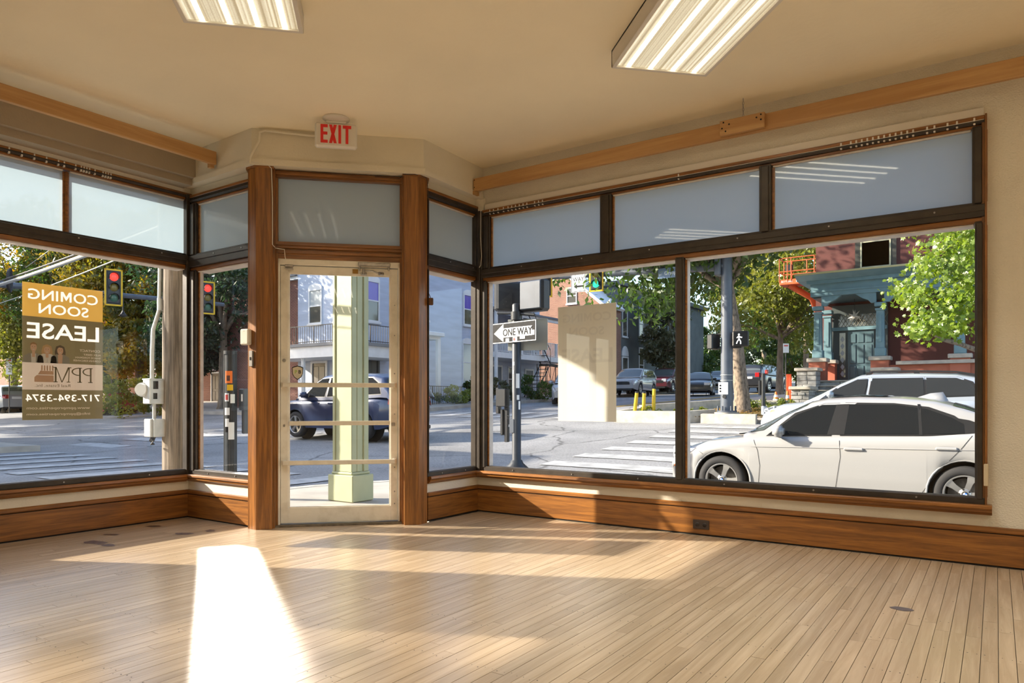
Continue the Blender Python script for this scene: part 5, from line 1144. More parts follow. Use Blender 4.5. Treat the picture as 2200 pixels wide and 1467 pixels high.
mb = MB(); mb.box((.005,-.235,1.20),(.0075,-.185,1.28)); mb.box((.005,-.235,1.10),(.0075,-.195,1.16)); mb.build('box_label', SIGNK, up)
mb = MB(); 
for k in range(5): mb.tube([(-.10+.02*k,-.20,.72),(-.11+.02*k,-.21,.68),(-.09,-.17-.01*k,.64)], .006, 5)
mb.build('loose_wires', IRON, up)
# push-button post with stickers
bp = onbase('button_post', 'black steel post with stickers and a grey box, beside the utility pole', 'post', -7.02, 4.73)
mb = MB(); mb.cyl((0,0,0),(0,0,1.62),.062,n=16)
for k in range(6): a = 2*PI*k/6; mb.cyl((.060*math.cos(a),.060*math.sin(a),0),(.060*math.cos(a),.060*math.sin(a),1.6),.010,n=6)
mb.cyl((0,0,1.60),(0,0,1.64),.072,n=16); mb.build('post', POLEB, bp)
def sticker(par, z, h, a, w, m, r=.0725, nm='sticker'):
    q = MB(); n = 6; vs = [(r*math.cos(a+w*(k/n-.5)), r*math.sin(a+w*(k/n-.5)), zz) for zz in (z, z+h) for k in range(n+1)]; q.add(vs, [(k, k+1, n+2+k, n+1+k) for k in range(n)]); return q.build(nm, m, par)
A0 = math.atan2(-4.73, 7.02)
for z, h, a, w, m in ((1.28,.135,-.25,1.1,ORG),(1.305,.06,-.3,.5,IRON),(1.20,.065,-.05,.9,YEL),(1.08,.09,-.55,.7,SIGNW),(1.06,.10,.35,.7,SIGNW),(.93,.08,-.5,.8,SIGNW),(.80,.09,-.5,.6,SIGNW),(.66,.19,.15,.9,SIGNW),(.74,.06,-.6,.5,SIGNK)): sticker(bp, z, h, A0+a, w, m)
sticker(bp, 1.095, .06, A0-.55, .45, mat('sticker_red', (.5,.05,.04), .5), .0735)
mb = MB(); mb.bbox((.05,.07,.98),(.14,.16,1.22),.008); mb.bbox((.075,.085,.72),(.12,.16,1.0),.01); mb.build('button_box', POLEG, bp); mb = MB(); mb.box((.10,.066,1.08),(.125,.071,1.16)); mb.build('box_label', SIGNW, bp)
# one-way post on the corner
ow = onbase('one_way_post', 'black signal post carrying the ONE WAY arrow sign and two signal boxes', 'post', -5.77, 8.56)
mb = MB(); mb.lathe([(.30,0),(.29,.03),(.10,.20),(.085,.24),(.066,.25),(.066,2.50),(.05,2.52)], n=18); mb.build('post', POLEB, ow)
mb = MB(); mb.cyl((0,0,2.28),(0,0,2.40),.085,n=14); mb.tube([(-.30,-.05,2.40),(0,0,2.38),(.30,.02,2.34)], .022, 8); mb.build('clamp_arm', POLEB, ow)
def sgnF(o, ang): 
    c, s = math.cos(ang), math.sin(ang); return lambda a, b, z: (o[0]+a*c+b*s, o[1]+a*s-b*c, o[2]+z)      # b out of the face (towards -y when ang = 0)
Fh = sgnF((.27,-.0,2.62), -.10)
q = MB().bbox((-.22,-.16,-.23),(.22,.04,.23),.035).map(Fh); q.build('signal_head', SIGB, ow); q = MB().bbox((-.19,.03,-.20),(.19,.055,.20),.03).map(Fh); q.build('signal_back_panel', POLEG, ow)
Fh2 = sgnF((-.22,.12,2.66), .9); q = MB().bbox((-.20,-.12,-.22),(.20,.05,.22),.03).map(Fh2); q.build('signal_head', SIGB, ow)
Fs = sgnF((.01,-.085,2.10), -.20)
q = MB().prism([(-.457+.02,-.152),(.457-.02,-.152),(.457,-.132),(.457,.132),(.437,.152),(-.437,.152),(-.457,.132),(-.457,-.132)], -.003, .003, lambda a, c, b: Fs(a, b, c)); q.build('sign_plate', SIGNK, ow)
q = MB()
for a0, a1, b0, b1 in ((-.445,.445,.135,.145),(-.445,.445,-.145,-.135),(-.450,-.440,-.14,.14),(.440,.450,-.14,.14)): t_ = MB().box((a0,.003,b0),(a1,.005,b1)).map(Fs); q.add(t_.v, t_.f)
q.build('sign_border', SIGNW, ow)
q = MB().prism([(-.415,.0),(-.215,.13),(-.215,.068),(.37,.068),(.37,-.068),(-.215,-.068),(-.215,-.13)], .003, .0055, lambda a, c, b: Fs(a, b, c)); q.build('white_arrow', SIGNW, ow)
lettering('ONE WAY', .145, SIGNK, ow, lambda a, b, c: Fs(a, .0045+b, c), (.075,-.003), .016, .88)
for a, b, w, h, m in ((-.13,-.108,.07,.05,SIGNW),(.03,-.105,.09,.06,SIGNW),(.18,-.088,.10,.04,SIGNW),(.395,-.03,.05,.07,SIGNW)): q = MB().box((a-w/2,.005,b-h/2),(a+w/2,.0062,b+h/2)).map(Fs); q.build('sticker', m, ow)
q = MB(); n = 14; q.add([Fs(.015+.024*math.cos(2*PI*k/n), .0075, -.105+.024*math.sin(2*PI*k/n)) for k in range(n)], [tuple(range(n))]); q.build('sticker', mat('sticker_dark_red', (.30,.03,.03), .5), ow)
Fp = sgnF((.13,.10,2.07), .30); q = MB().bbox((-.30,-.003,-.23),(.30,.003,.23),.002).map(Fp); q.build('sign_back', mat('bare_sign_back', (.42,.42,.38), .4, .4), ow); mb = MB(); mb.cyl((0,0,2.05),(.13,.1,2.05),.012,n=6); mb.build('sign_bracket', POLEB, ow)
A1 = math.atan2(-8.56, 5.77)
for z, h, a, w, m in ((1.29,.21,.3,.8,SIGNW),(1.12,.07,.35,.6,SIGNW),(.98,.12,.7,.5,SIGNW),(1.62,.05,-.7,.4,SIGNW),(1.5,.05,-.8,.3,SIGNW)): sticker(ow, z, h, A1+a, w, m, .0672)
mb = MB(); mb.bbox((-.30,-.10,1.02),(-.13,.02,1.28),.01); mb.bbox((-.33,-.06,.92),(-.28,.02,1.3),.005); mb.bbox((-.20,-.03,.50),(-.14,.03,1.02),.006); mb.bbox((-.26,-.05,.60),(-.21,.02,.98),.01); mb.build('button_unit', SIGB, ow)
mb = MB(); mb.bbox((-.15,-.02,.72),(-.05,.01,.76),.003); mb.bbox((-.075,-.072,.64),(.0,-.05,.84),.003); mb.build('bracket', POLEG, ow)
# signals
SRED = mat('lit_red_lens', (.5,.02,.02), .3, emit=((1,.06,.04), 1.5)); SGRN = mat('lit_green_lens', (.02,.4,.3), .3, emit=((.05,.80,.58), .9)); SAMB = mat('dim_amber_lens', (.20,.15,.03), .3); SGRD = mat('dim_green_lens', (.05,.13,.08), .3)
SREDD = mat('dim_red_lens', (.12,.02,.02), .3)
def signal(name, label, x, y, z, ang, lit, group):
    """three-lens head with a yellow-edged backplate; ang turns its face from -y"""
    t = thing(name, label, 'traffic light', (x, y, z), ang, group); mb = MB(); F = lambda a, b, c: (a, -b, c)
    mb = MB().bbox((-.235,-.012,-.53),(.235,.0,.53),.004).map(F); mb.build('backplate', SIGB, t)
    mb = MB()
    for a0, a1, b0, b1 in ((-.235,-.19,-.53,.53),(.19,.235,-.53,.53),(-.235,.235,.485,.53),(-.235,.235,-.53,-.485)): q = MB().box((a0,.0,b0),(a1,.006,b1)).map(F); mb.add(q.v, q.f)
    mb.build('yellow_border', YEL, t)
    mb = MB().bbox((-.165,-.16,-.46),(.165,.03,.46),.02).map(F); mb.build('housing', SIGB, t)
    for i, zz in enumerate((.30,0,-.30)):
        on = (lit == i); m = [(SRED if on else SREDD), SAMB, (SGRN if on else SGRD)][i]
        q = MB(); n = 20; q.lathe([(.001,.085),(.06,.078),(.10,.06),(.118,.032)], (0,0,0), n, 'z'); q.v = [F(v[0], v[2], zz+v[1]) for v in q.v]; q.build('lens', m, t)
        q = MB(); k0 = 14; vs = []
        for k in range(k0+1):
            a = -.35+(PI+.70)*k/k0; vs += [F(.125*math.cos(a), .03, zz+.125*math.sin(a)), F(.125*math.cos(a), .15, zz+.125*math.sin(a)+.0)]
        q.add(vs, [(2*k, 2*k+1, 2*k+3, 2*k+2) for k in range(k0)], True); q.build('visor', SIGB, t)
    return t
signal('traffic_light', 'red traffic light right of the lease poster', -21.0, 10.38, 4.30, PI/2-.25, 0, 'signals showing red')
signal('traffic_light', 'red traffic light seen through the narrow left return window', -21.0, 13.32, 4.36, PI/2-.30, 0, 'signals showing red')
signal('traffic_light', 'green traffic light beside the overhead one way sign', -10.28, 19.70, 4.97, .10, 2, 'signals showing green')
signal('traffic_light', 'green traffic light partly hidden behind the grey signal box', -12.15, 19.70, 4.95, .45, 2, 'signals showing green')
ma = onbase('signal_mast', 'dark mast with a long arm holding the red signals, mostly beyond the left edge', 'pole', -21.3, 4.5)
mb = MB(); mb.cyl((0,0,0),(0,0,6.0),.14,.11,n=14); mb.build('mast', POLEG, ma)
mb = MB(); z0 = 3.95-root_loc(ma).z; mb.cyl((0,0,z0),(0,9.6,z0+.30),.095,.06,n=12); mb.build('mast_arm', POLEG, ma)
for y in (10.38, 13.32):
    mb = MB(); mb.box((-.06,y-4.5-.04,z0-.1),(.22,y-4.5+.04,z0+.36)); mb.build('signal_bracket', POLEG, ma)
mb = MB(); mb.cyl((.0,6.3,z0+.15),(.0,6.3,z0-.25),.02,n=6); mb.lathe([(.02,z0-.25),(.06,z0-.33),(.12,z0-.40),(.03,z0-.44)], (0,6.3,0), 12); mb.build('detector_lamp', SIGB, ma)
Fq = lambda a, b, c: (.11+b, 7.98+a, z0+.20+c)
q = MB().bbox((-.38,-.004,-.42),(.38,.004,.42),.003).map(Fq); q.build('sign_plate', SIGNW, ma); q = MB()
for a0, a1, b0, b1 in ((-.36,.36,.385,.40),(-.36,.36,-.40,-.385),(-.36,-.345,-.40,.40),(.345,.36,-.4,.4)): t_ = MB().box((a0,.004,b0),(a1,.006,b1)).map(Fq); q.add(t_.v, t_.f)
q.build('sign_border', SIGNK, ma); lettering('T', .20, SIGNK, ma, Fq, (-.05,.10), .015); lettering('ON', .20, SIGNK, ma, Fq, (-.12,-.14), .015)
# overhead cables with a hanging coil
cb = thing('overhead_cable', 'grey bundle of overhead cables crossing the top of the left window', 'cable', tuple(at(-150, 650, 19)))
p0, p1 = at(-150, 650, 19), Vector((-7.05, 4.15, 2.9)); mb = MB(); mb.tube([p0.lerp(p1, k/10)+Vector((0,0,-.10*math.sin(PI*k/10))) for k in range(11)], .030, 6); mb.build('cable', GALV, cb, True)
mb = MB(); mb.tube([p0.lerp(p1, k/10)+Vector((0,0,.05-.08*math.sin(PI*k/10))) for k in range(11)], .014, 6); mb.build('cable', IRON, cb, True)
p0b, p1b = at(-150, 690, 19), Vector((-7.05, 4.15, 2.75)); mb = MB(); mb.tube([p0b.lerp(p1b, k/10)+Vector((0,0,-.12*math.sin(PI*k/10))) for k in range(11)], .008, 5); mb.build('cable', GALV, cb, True)
for a, b in ((at(-20, 565, 16), at(60, 500, 13)), (at(55, 575, 15), at(130, 520, 12))): mb = MB(); mb.tube([a, b], .006, 5); mb.build('cable', GALV, cb, True)
q0 = at(18, 592, 16.2); cl = thing('cable_coil', 'black coil of cable hanging below the overhead cables', 'coil', tuple(q0))
for k in range(3):
    mb = MB(); r = .16+.02*k; mb.tube([(r*.62*math.cos(2*PI*i/16)*.826, -r*.62*math.cos(2*PI*i/16)*.56+.02*k, -.10+r*1.35*math.sin(2*PI*i/16)) for i in range(17)], .022, 6); mb.build('cable_loop', IRON, cl)
# big signal pole on the far corner
sp_ = onbase('signal_pole', 'tall dark blue-grey signal pole with a long arm on the far corner', 'pole', -6.25, 19.85); zb_ = root_loc(sp_).z
mb = MB(); mb.cyl((0,0,.15),(0,0,7.4),.175,.13,n=18); mb.cyl((0,0,.12),(0,0,.17),.28,n=18)
for k in range(6): a = 2*PI*k/6+.3; mb.cyl((.235*math.cos(a),.235*math.sin(a),.17),(.235*math.cos(a),.235*math.sin(a),.30),.028,n=8)
mb.build('mast', POLEG, sp_)
mb = MB(); mb.cyl((0,0,-.2),(0,0,.12),.34,n=20); mb.build('footing', CONC, sp_)
mb = MB(); za = 4.82-zb_; mb.cyl((0,0,za),(-6.5,0,za+.30),.13,.075,n=14); mb.bbox((-.30,-.2,za-.25),(-.12,.2,za+.25),.02); mb.build('mast_arm', POLEG, sp_)
for x in (-10.28,-12.15): mb = MB(); mb.box((x+6.25-.05,-.20,za-.25),(x+6.25+.05,.06,za+.55)); mb.build('signal_bracket', POLEG, sp_)
Fw = lambda a, b, c: (-10.92+6.25+a, -.14-b, 4.86-zb_+c)
q = MB().bbox((-.26,-.004,-.38),(.26,.004,.38),.003).map(Fw); q.build('sign_plate', SIGNW, sp_); q = MB()
for a0, a1, b0, b1 in ((-.245,.245,.35,.365),(-.245,.245,-.365,-.35),(-.245,-.23,-.36,.36),(.23,.245,-.36,.36)): t_ = MB().box((a0,.004,b0),(a1,.006,b1)).map(Fw); q.add(t_.v, t_.f)
q.build('sign_border', SIGNK, sp_); lettering('ONE', .19, SIGNK, sp_, Fw, (0,.22), .014, .9); lettering('WAY', .19, SIGNK, sp_, Fw, (0,.02), .014, .9)
q = MB().prism([(-.17,-.20),(-.05,-.12),(-.05,-.17),(.17,-.17),(.17,-.23),(-.05,-.23),(-.05,-.28)], .004, .007, lambda a, c, b: Fw(a, b, c)); q.build('black_arrow', SIGNK, sp_)
Fw2 = lambda a, b, c: (-7.80+6.25+a, -.16-b, 4.78-zb_+c)
q = MB().bbox((-.43,-.004,-.15),(.43,.004,.15),.003).map(Fw2); q.build('street_name_plate', SIGBL, sp_); lettering('W', .09, SIGNW, sp_, Fw2, (-.365,-.04), .01); lettering('Orange St', .155, SIGNW, sp_, Fw2, (.05,-.01), .012, .92)
Fd = sgnF((.42,-.12,2.75-zb_), .30); q = MB().bbox((-.22,-.16,-.215),(.22,.03,.215),.03).map(Fd); q.build('walk_signal', SIGB, sp_)
q = MB().bbox((-.185,.028,-.18),(.185,.034,.18),.01).map(Fd); q.build('walk_face', mat('walk_face_black', (.006,.006,.006), .3), sp_)
def man(pts, r):
    q = MB()
    for (a, b), (c, d) in pts:
        dl = math.hypot(c-a, d-b); nx, nz = -(d-b)/dl*r, (c-a)/dl*r; q.add([Fd(a+nx,.037,b+nz), Fd(c+nx,.037,d+nz), Fd(c-nx,.037,d-nz), Fd(a-nx,.037,b-nz)], [(0,1,2,3)])
    q.add([Fd(-.045+.026*math.cos(2*PI*k/10), .037, .115+.026*math.sin(2*PI*k/10)) for k in range(10)], [tuple(range(10))]); return q
man([((-.05,.085),(-.04,-.01)),((-.04,-.01),(-.085,-.075)),((-.085,-.075),(-.11,-.14)),((-.04,-.01),(.0,-.075)),((.0,-.075),(.0,-.15)),((-.05,.07),(-.10,.02)),((-.045,.07),(.01,.03)),((.01,.03),(.04,.04))], .014).build('walking_figure', mat('lit_walk_white', (.8,.8,.8), .4, emit=((1,1,.96), 1.2)), sp_)
Fd2 = sgnF((-.30,-.05,2.70-zb_), 1.35); q = MB().bbox((-.22,-.16,-.215),(.22,.03,.215),.03).map(Fd2); q.build('walk_signal', SIGB, sp_)
mb = MB(); 
for z in (2.52,2.92): mb.cyl((-.3,0,z-zb_),(.42,-.05,z-zb_),.025,n=8)
mb.build('clamp_arm', SIGB, sp_)
q = MB().bbox((-.13,.0,-.17),(.13,.008,.17),.004).map(sgnF((-.04,-.19,1.38-zb_), .2)); q.build('notice_plate', SIGNW, sp_); q = MB()
for k in range(3): t_ = MB().box((-.10,.009,-.10+.08*k),(-.055,.011,-.06+.08*k)).map(sgnF((-.04,-.19,1.38-zb_), .2)); q.add(t_.v, t_.f)
q.build('notice_print', SIGNK, sp_)
mb = MB(); mb.cyl((-.01,-.20,1.15-zb_),(-.01,-.16,1.15-zb_),.05,n=12); mb.build('push_button', SIGB, sp_)
mb = MB()
for z in (1.60,1.75): mb.cyl((0,0,z-zb_),(0,0,z-zb_+.015),.182,n=18)
mb.build('steel_band', GALV, sp_)
# corner island kerbs, bollards, cones
isl = thing('planter_kerb', 'low concrete planter kerb round the far corner, weeds inside', 'kerb', (-8.2, 19.4, .5))
mb = MB()
def kerb(a, b, w=.16, h=.22):
    a = Vector((*a, 0)); b = Vector((*b, 0)); d = (b-a).normalized(); n_ = Vector((-d.y, d.x, 0))*w/2; k = max(1, int((b-a).length/1.2))
    for i in range(k):
        p, q = a.lerp(b, i/k), a.lerp(b, (i+1)/k); vs = []
        for r, s in ((p,1),(q,1),(q,-1),(p,-1)): v = r+n_*s; vs.append((v.x, v.y, G(v.x, v.y)+.0))
        m_ = MB(); m_.add(vs+[(x, y, z+h+.12) for x, y, z in vs], [(4,5,6,7),(0,1,5,4),(1,2,6,5),(2,3,7,6),(3,0,4,7)]); m_.build('kerb_stone', KERB, isl, True)
kerb((-9.35,19.2),(-7.3,19.2)); kerb((-9.35,19.2),(-9.2,20.6)); kerb((-9.2,20.6),(-7.6,23.6), .14, .30); kerb((-7.6,23.6),(-5.6,23.9), .14, .26); kerb((-7.3,19.2),(-6.7,20.1)); kerb((-6.8,19.35),(-5.3,19.35), .16, .14)
for i, (px, lean) in enumerate(((1362,.16),(1382,.05),(1404,.03))):
    p = at(px, 902, 20.9); b_ = onbase('yellow_bollard', ['leaning yellow plastic bollard, leftmost of the three', 'upright yellow bollard, middle of the three', 'tallest yellow bollard, rightmost of the three'][i], 'bollard', p.x, p.y, 0, .15, 'yellow bollards on the far corner')
    h = (.72,.70,.78)[i]; mb = MB(); mb.cyl((0,0,-.05),(lean*.826,-lean*.56,h),.055,.05,n=12); mb.build('tube', YB, b_); mb = MB(); mb.cyl((lean*.82,-lean*.555,h-.01),(lean*.83,-lean*.565,h+.03),.052,n=12); mb.build('cap', SIGB if i < 2 else YB, b_)
p = at(1667, 862, 23.4); cn = onbase('traffic_cone', 'orange traffic cone with white bands on the grass verge', 'cone', p.x, p.y, 0, .18); mb = MB(); mb.box((-.17,-.17,0),(.17,.17,.03)); mb.lathe([(.135,.03),(.03,.44),(.028,.46),(.001,.46)], n=18); mb.build('cone_body', ORG, cn); mb = MB(); mb.lathe([(.112,.135),(.0865,.225)], n=18); mb.lathe([(.072,.285),(.051,.365)], n=18); mb.build('reflective_band', ORW, cn)
p = at(1692, 880, 22.9); cn = onbase('traffic_cone', 'slim orange delineator cone in front of the stone pier', 'cone', p.x, p.y, 0, .12); mb = MB(); mb.lathe([(.10,0),(.085,.05),(.035,.52),(.03,.56),(.001,.56)], n=18); mb.build('cone_body', ORG, cn); mb = MB(); mb.lathe([(.078,.16),(.066,.26)], n=18); mb.lathe([(.060,.32),(.049,.42)], n=18); mb.build('reflective_band', ORW, cn)
p = at(1694, 870, 23.8); ob = onbase('orange_post', 'orange-red sign post beside the stone pier', 'post', p.x, p.y, .3); mb = MB(); mb.bbox((-.07,-.02,0),(.09,.02,1.05),.008); mb.bbox((.02,-.025,.25),(.10,.025,.95),.008); mb.build('board', mat('orange_red', (.75,.10,.03), .5), ob)
p = at(1688, 860, 24.6); pk = onbase('parking_sign', 'small white parking sign on a thin dark post by the red house', 'sign', p.x, p.y, .55); hz = 1+(863.5-738)*24.6/1522-root_loc(pk).z; mb = MB(); mb.cyl((0,0,-.1),(0,0,hz),.022,n=8); mb.build('post', POLEB, pk); mb = MB(); mb.bbox((-.10,-.035,hz-.32),(.10,-.028,hz),.003); mb.build('sign_plate', SIGNW, pk); mb = MB(); mb.box((-.07,-.037,hz-.10),(.07,-.0355,hz-.05)); mb.build('sign_print', mat('sign_red_print', (.6,.1,.08), .5), pk)
p = at(1640, 880, 20.2); bp2 = onbase('signal_stub', 'short black push-button post on the far corner beside the street tree', 'post', p.x, p.y, 0, .0); hz = 1+(863.5-802)*20.2/1522-root_loc(bp2).z; mb = MB(); mb.cyl((0,0,-.1),(0,0,hz),.055,n=12); mb.build('post', POLEB, bp2); mb = MB(); mb.bbox((-.13,-.06,hz-.62),(-.07,.06,hz-.2),.01); mb.build('button_box', SIGB, bp2); mb = MB(); mb.bbox((.05,-.05,hz-.02),(.14,.05,hz+.10),.02); mb.build('red_lamp', REDL_, bp2)
# weeds, grass, bushes, leaf litter
WEED = leaf_mat('weed_leaves', [(.05,.09,.015),(.16,.20,.03),(.32,.32,.07)], .4, 2.5); DRYL = leaf_mat('fallen_leaves', [(.16,.09,.03),(.34,.22,.08),(.42,.33,.15)], .2, 3)
def bush(name, label, x, y, R, n, size, m, seed, base=None, cat='plant', group=None):
    z = G(x, y)+.15 if base is None else base; t = thing(name, label, cat, (x, y, z), 0, group); rs = random.Random(seed); vs, fs, B = leaf_pts((0,0,R[2]*.8), R, rs, n, 14, size); mb = MB(); mb.add(vs, fs); tag(mb.build('foliage', m, t), kind='stuff')
    mb = MB()
    for k in range(6): mb.tube([(0,0,-.02), tuple(B[k][0]*.6), tuple(B[k][0])], [.012,.008,.004], 5)
    mb.build('stem', BARK, t); return t
for i, (px, d, R, m, lab) in enumerate(((985,33,(1.6,1.1,.45),WEED,'pale green weeds in the kerb bed below the blue house'),(1015,34,(.7,.5,.75),LG,'taller dark weed beside the pale weeds below the blue house'),(1082,36,(1.3,1.0,.7),LO,'dark shrub left of the one way post'),(1150,37.5,(2.2,1.1,.75),LG,'wide green shrub right of the one way post'),(1255,39,(1.6,1,.7),LO,'grey-green shrub half hidden by the blank poster'),(246,33,(1.9,1.3,1.2),LY_,'bright yellow-green bush behind the red saloon'),(338,34,(1.4,1.2,1.1),LY_,'yellowish bush left of the utility pole'))):
    p = at(px, 870, d); bush('shrub', lab, p.x, p.y, R, 1800, .09 if R[2] > .5 else .07, m, 60+i)
for i, (px, d, R, lab) in enumerate(((1395,20.9,(.6,.3,.16),'green weeds at the foot of the yellow bollards'),(1480,20.6,(.8,.4,.14),'low weeds in the planter left of the signal pole'),(1655,22.9,(1.0,.6,.20),'clump of grass under the traffic cone'),(1605,21.6,(.35,.3,.24),'small leafy weed right of the street tree'))):
    p = at(px, 895, d); bush('weed', lab, p.x, p.y, R, 700, .045, WEED, 80+i)
mb = MB(); rs = random.Random(4)
for k in range(2600):
    x, y = rs.uniform(-7.6,-4.6), rs.uniform(19.4,23.4); z = G(x, y)+.165+.10*math.exp(-((x+6.2)**2+(y-21.3)**2)/1.2)*rs.random(); a = rs.uniform(0, 6.3); s = rs.uniform(.03,.06); mb.add([(x+s*math.cos(a), y+s*math.sin(a), z), (x-s*.5*math.sin(a), y+s*.5*math.cos(a), z+rs.uniform(0,.03)), (x-s*math.cos(a), y-s*math.sin(a), z), (x+s*.5*math.sin(a), y-s*.5*math.cos(a), z+rs.uniform(0,.02))], [(0,1,2,3)])
tag(mb.build('fallen_leaves', DRYL), 'scattered dry autumn leaves round the street tree', 'leaves', kind='stuff')
gr = MB(); patch(gr, -5.9, -3.0, 21.6, 24.0, .175, .5); patch(gr, -7.4, -5.2, 20.2, 22.6, .172, .4); tag(gr.build('verge_soil', mat('dry_verge_soil', (.27,.20,.10), .95, c2=(.16,.17,.05), thr=(.4,.6), vs=3, bump=.5, bs=20)), kind='structure')
mb = MB(); rs = random.Random(9)
for k in range(5200):
    x, y = rs.uniform(-6.0,-3.2), rs.uniform(21.4,24.0); z = G(x, y)+.17; h = rs.uniform(.05,.15); a = rs.uniform(0,6.3); mb.add([(x,y,z),(x+.012,y,z),(x+.05*math.cos(a),y+.05*math.sin(a),z+h)], [(0,1,2)])
tag(mb.build('verge_grass', WEED), 'dry grass on the verge before the stone steps', 'grass', kind='stuff')
# maple in front of the red house, trunk beyond the right edge
mp = onbase('maple_tree', 'bright yellow-green maple reaching in from the right edge before the red house', 'tree', 2.3, 19.9); rs = random.Random(12)
zb2 = root_loc(mp).z
def mlocal(px, py, d): v = at(px, py, d)-root_loc(mp); return v
mb = MB(); mb.tube([(0,0,-.1),(-.05,-.1,1.6),(-.4,-.2,3.2),(-.5,-.2,5.5),(-.2,0,8)], [.26,.21,.18,.13,.06], 12); mb.build('trunk', BARK, mp)
mb = MB(); mb.tube([Vector((-.3,-.15,2.6)), mlocal(2120,760,16.4), mlocal(2060,738,16.0), mlocal(2020,728,15.8), mlocal(1985,700,15.6)], [.085,.075,.055,.045,.02], 8); mb.build('branch', BARKP, mp)
mb = MB(); mb.tube([Vector((-.5,-.2,4.5)), mlocal(2110,560,16.2), mlocal(2088,495,16.0)], [.09,.08,.07], 8); mb.build('branch', BARKP, mp)
mb = MB(); mb.tube([mlocal(2120,690,16.2), mlocal(2040,660,15.9), mlocal(1985,630,15.7)], [.04,.025,.01], 6); mb.build('branch', BARK, mp)
LEAFP = [(0,-.5),(.22,-.32),(.5,-.3),(.34,-.02),(.5,.28),(.2,.2),(0,.55),(-.2,.2),(-.5,.28),(-.34,-.02),(-.5,-.3),(-.22,-.32)]
vs = []; fs = []
CL = [(2030,540,60,45),(2075,520,40,40),(2000,570,45,30),(2060,590,55,45),(1955,630,45,30),(2010,655,55,30),(2060,650,45,35),(1995,695,45,28),(2045,700,40,25),(1970,705,28,20),(2085,600,30,60),(2120,560,60,80),(2160,620,60,90),(2120,470,90,60),(2040,480,70,40),(2200,500,90,90)]
for k in range(3800):
    cx_, cy_, rx, ry = rs.choice(CL); v = mlocal(cx_+rx*rs.gauss(0,.55), cy_+ry*rs.gauss(0,.55), 15.6+rs.gauss(0,.55)); a = Vector((rs.gauss(-.3,.6), rs.gauss(-.7,.6), rs.gauss(.3,.6))).normalized(); q = a.orthogonal().normalized(); r = a.cross(q); th = rs.uniform(0,6.3); q, r = q*math.cos(th)+r*math.sin(th), r*math.cos(th)-q*math.sin(th); s = rs.uniform(.06,.11); o = len(vs)
    vs += [v+q*(p_[0]*s*1.3)+r*(p_[1]*s*1.3)+a*(.02*(abs(p_[0])+abs(p_[1]))*(-1)) for p_ in LEAFP]; fs.append(tuple(range(o, o+12)))
mb = MB(); mb.add(vs, fs); tag(mb.build('foliage', LM, mp), kind='stuff')
# boom lift beside the red house
lf = thing('boom_lift', 'orange boom lift basket raised beside the red house', 'lift', (-6.6, 36.6, G(-6.6,36.6)+.15)); zl = root_loc(lf).z; LO_ = mat('lift_orange_red', (.55,.11,.03), .5)
def lp(px, py, d): return at(px, py, d)-root_loc(lf)
c = lp(1712, 606, 29.6)
mb = MB(); mb.bbox((c.x-.62,c.y-.35,c.z-.13),(c.x+.90,c.y+.45,c.z+.10),.02); mb.build('platform', LO_, lf)
mb = MB()
for z in (.42,.98):
    for a, b in (((-.62,-.35),(.75,-.35)),((-.62,.45),(.75,.45)),((-.62,-.35),(-.62,.45)),((.75,-.35),(.75,.45))): mb.cyl((c.x+a[0],c.y+a[1],c.z+z),(c.x+b[0],c.y+b[1],c.z+z),.022,n=6)
for a in ((-.62,-.35),(.75,-.35),(-.62,.45),(.75,.45),(-.3,-.35),(-.15,-.35),(-.3,.45),(.3,.45)): mb.cyl((c.x+a[0],c.y+a[1],c.z),(c.x+a[0],c.y+a[1],c.z+.98),.022,n=6)
mb.build('guard_rail', LO_, lf)
mb = MB(); mb.bbox((c.x-.45,c.y-.1,c.z+.45),(c.x-.15,c.y+.1,c.z+.75),.03); mb.build('control_box', SIGB, lf); mb = MB(); mb.bbox((c.x+.05,c.y-.36,c.z-.04),(c.x+.42,c.y-.352,c.z+.08),.002); mb.build('makers_plate', SIGNW, lf)
lettering('SKYTRAK', .11, SIGNW, lf, lambda a, b, z: (c.x+a, c.y-.352-b, c.z+z), (-.32,.0), .006)
mb = MB(); mb.tube([(c.x-.3,c.y,c.z-.1),(c.x+.5,c.y+.4,c.z-.65),(.2,-1.0,2.4),(.1,.3,1.1)], [.13,.12,.14,.16], 8); mb.build('boom', LO_, lf)
mb = MB(); mb.bbox((-.5,-.6,.45),(.7,1.2,1.2),.05); mb.build('chassis', LO_, lf)
for x in (-.55,.75):
    for y in (-.3,.9): mb = MB(); mb.lathe([(.1,-.12),(.38,-.12),(.38,.12),(.1,.12)], (x,y,.38), 18, 'x'); mb.build('wheel', TYRE, lf)
# small sign posts and a lamp on the west corner
for px, d, hy, lab in ((20, 42, 770, 'street sign post with two small white plates at the far left'), (240, 38, 745, 'no-parking sign post right of the lease poster')):
    p = at(px, 860, d); s_ = onbase('street_sign', lab, 'sign', p.x, p.y, .8); hz = 1+(863.5-hy)*d/1522-root_loc(s_).z; mb = MB(); mb.cyl((0,0,-.1),(0,0,hz),.03,n=8); mb.build('post', POLEB, s_)
    mb = MB(); mb.bbox((-.16,-.045,hz-.48),(.16,-.035,hz),.003); mb.build('sign_plate', SIGNW, s_); mb = MB(); mb.bbox((-.16,-.045,hz-.95),(.16,-.035,hz-.52),.003); mb.build('sign_plate', SIGNW, s_); mb = MB(); mb.box((-.12,-.05,hz-.16),(.12,-.046,hz-.08)); mb.build('sign_print', mat('sign_red_print', (.6,.1,.08), .5), s_)
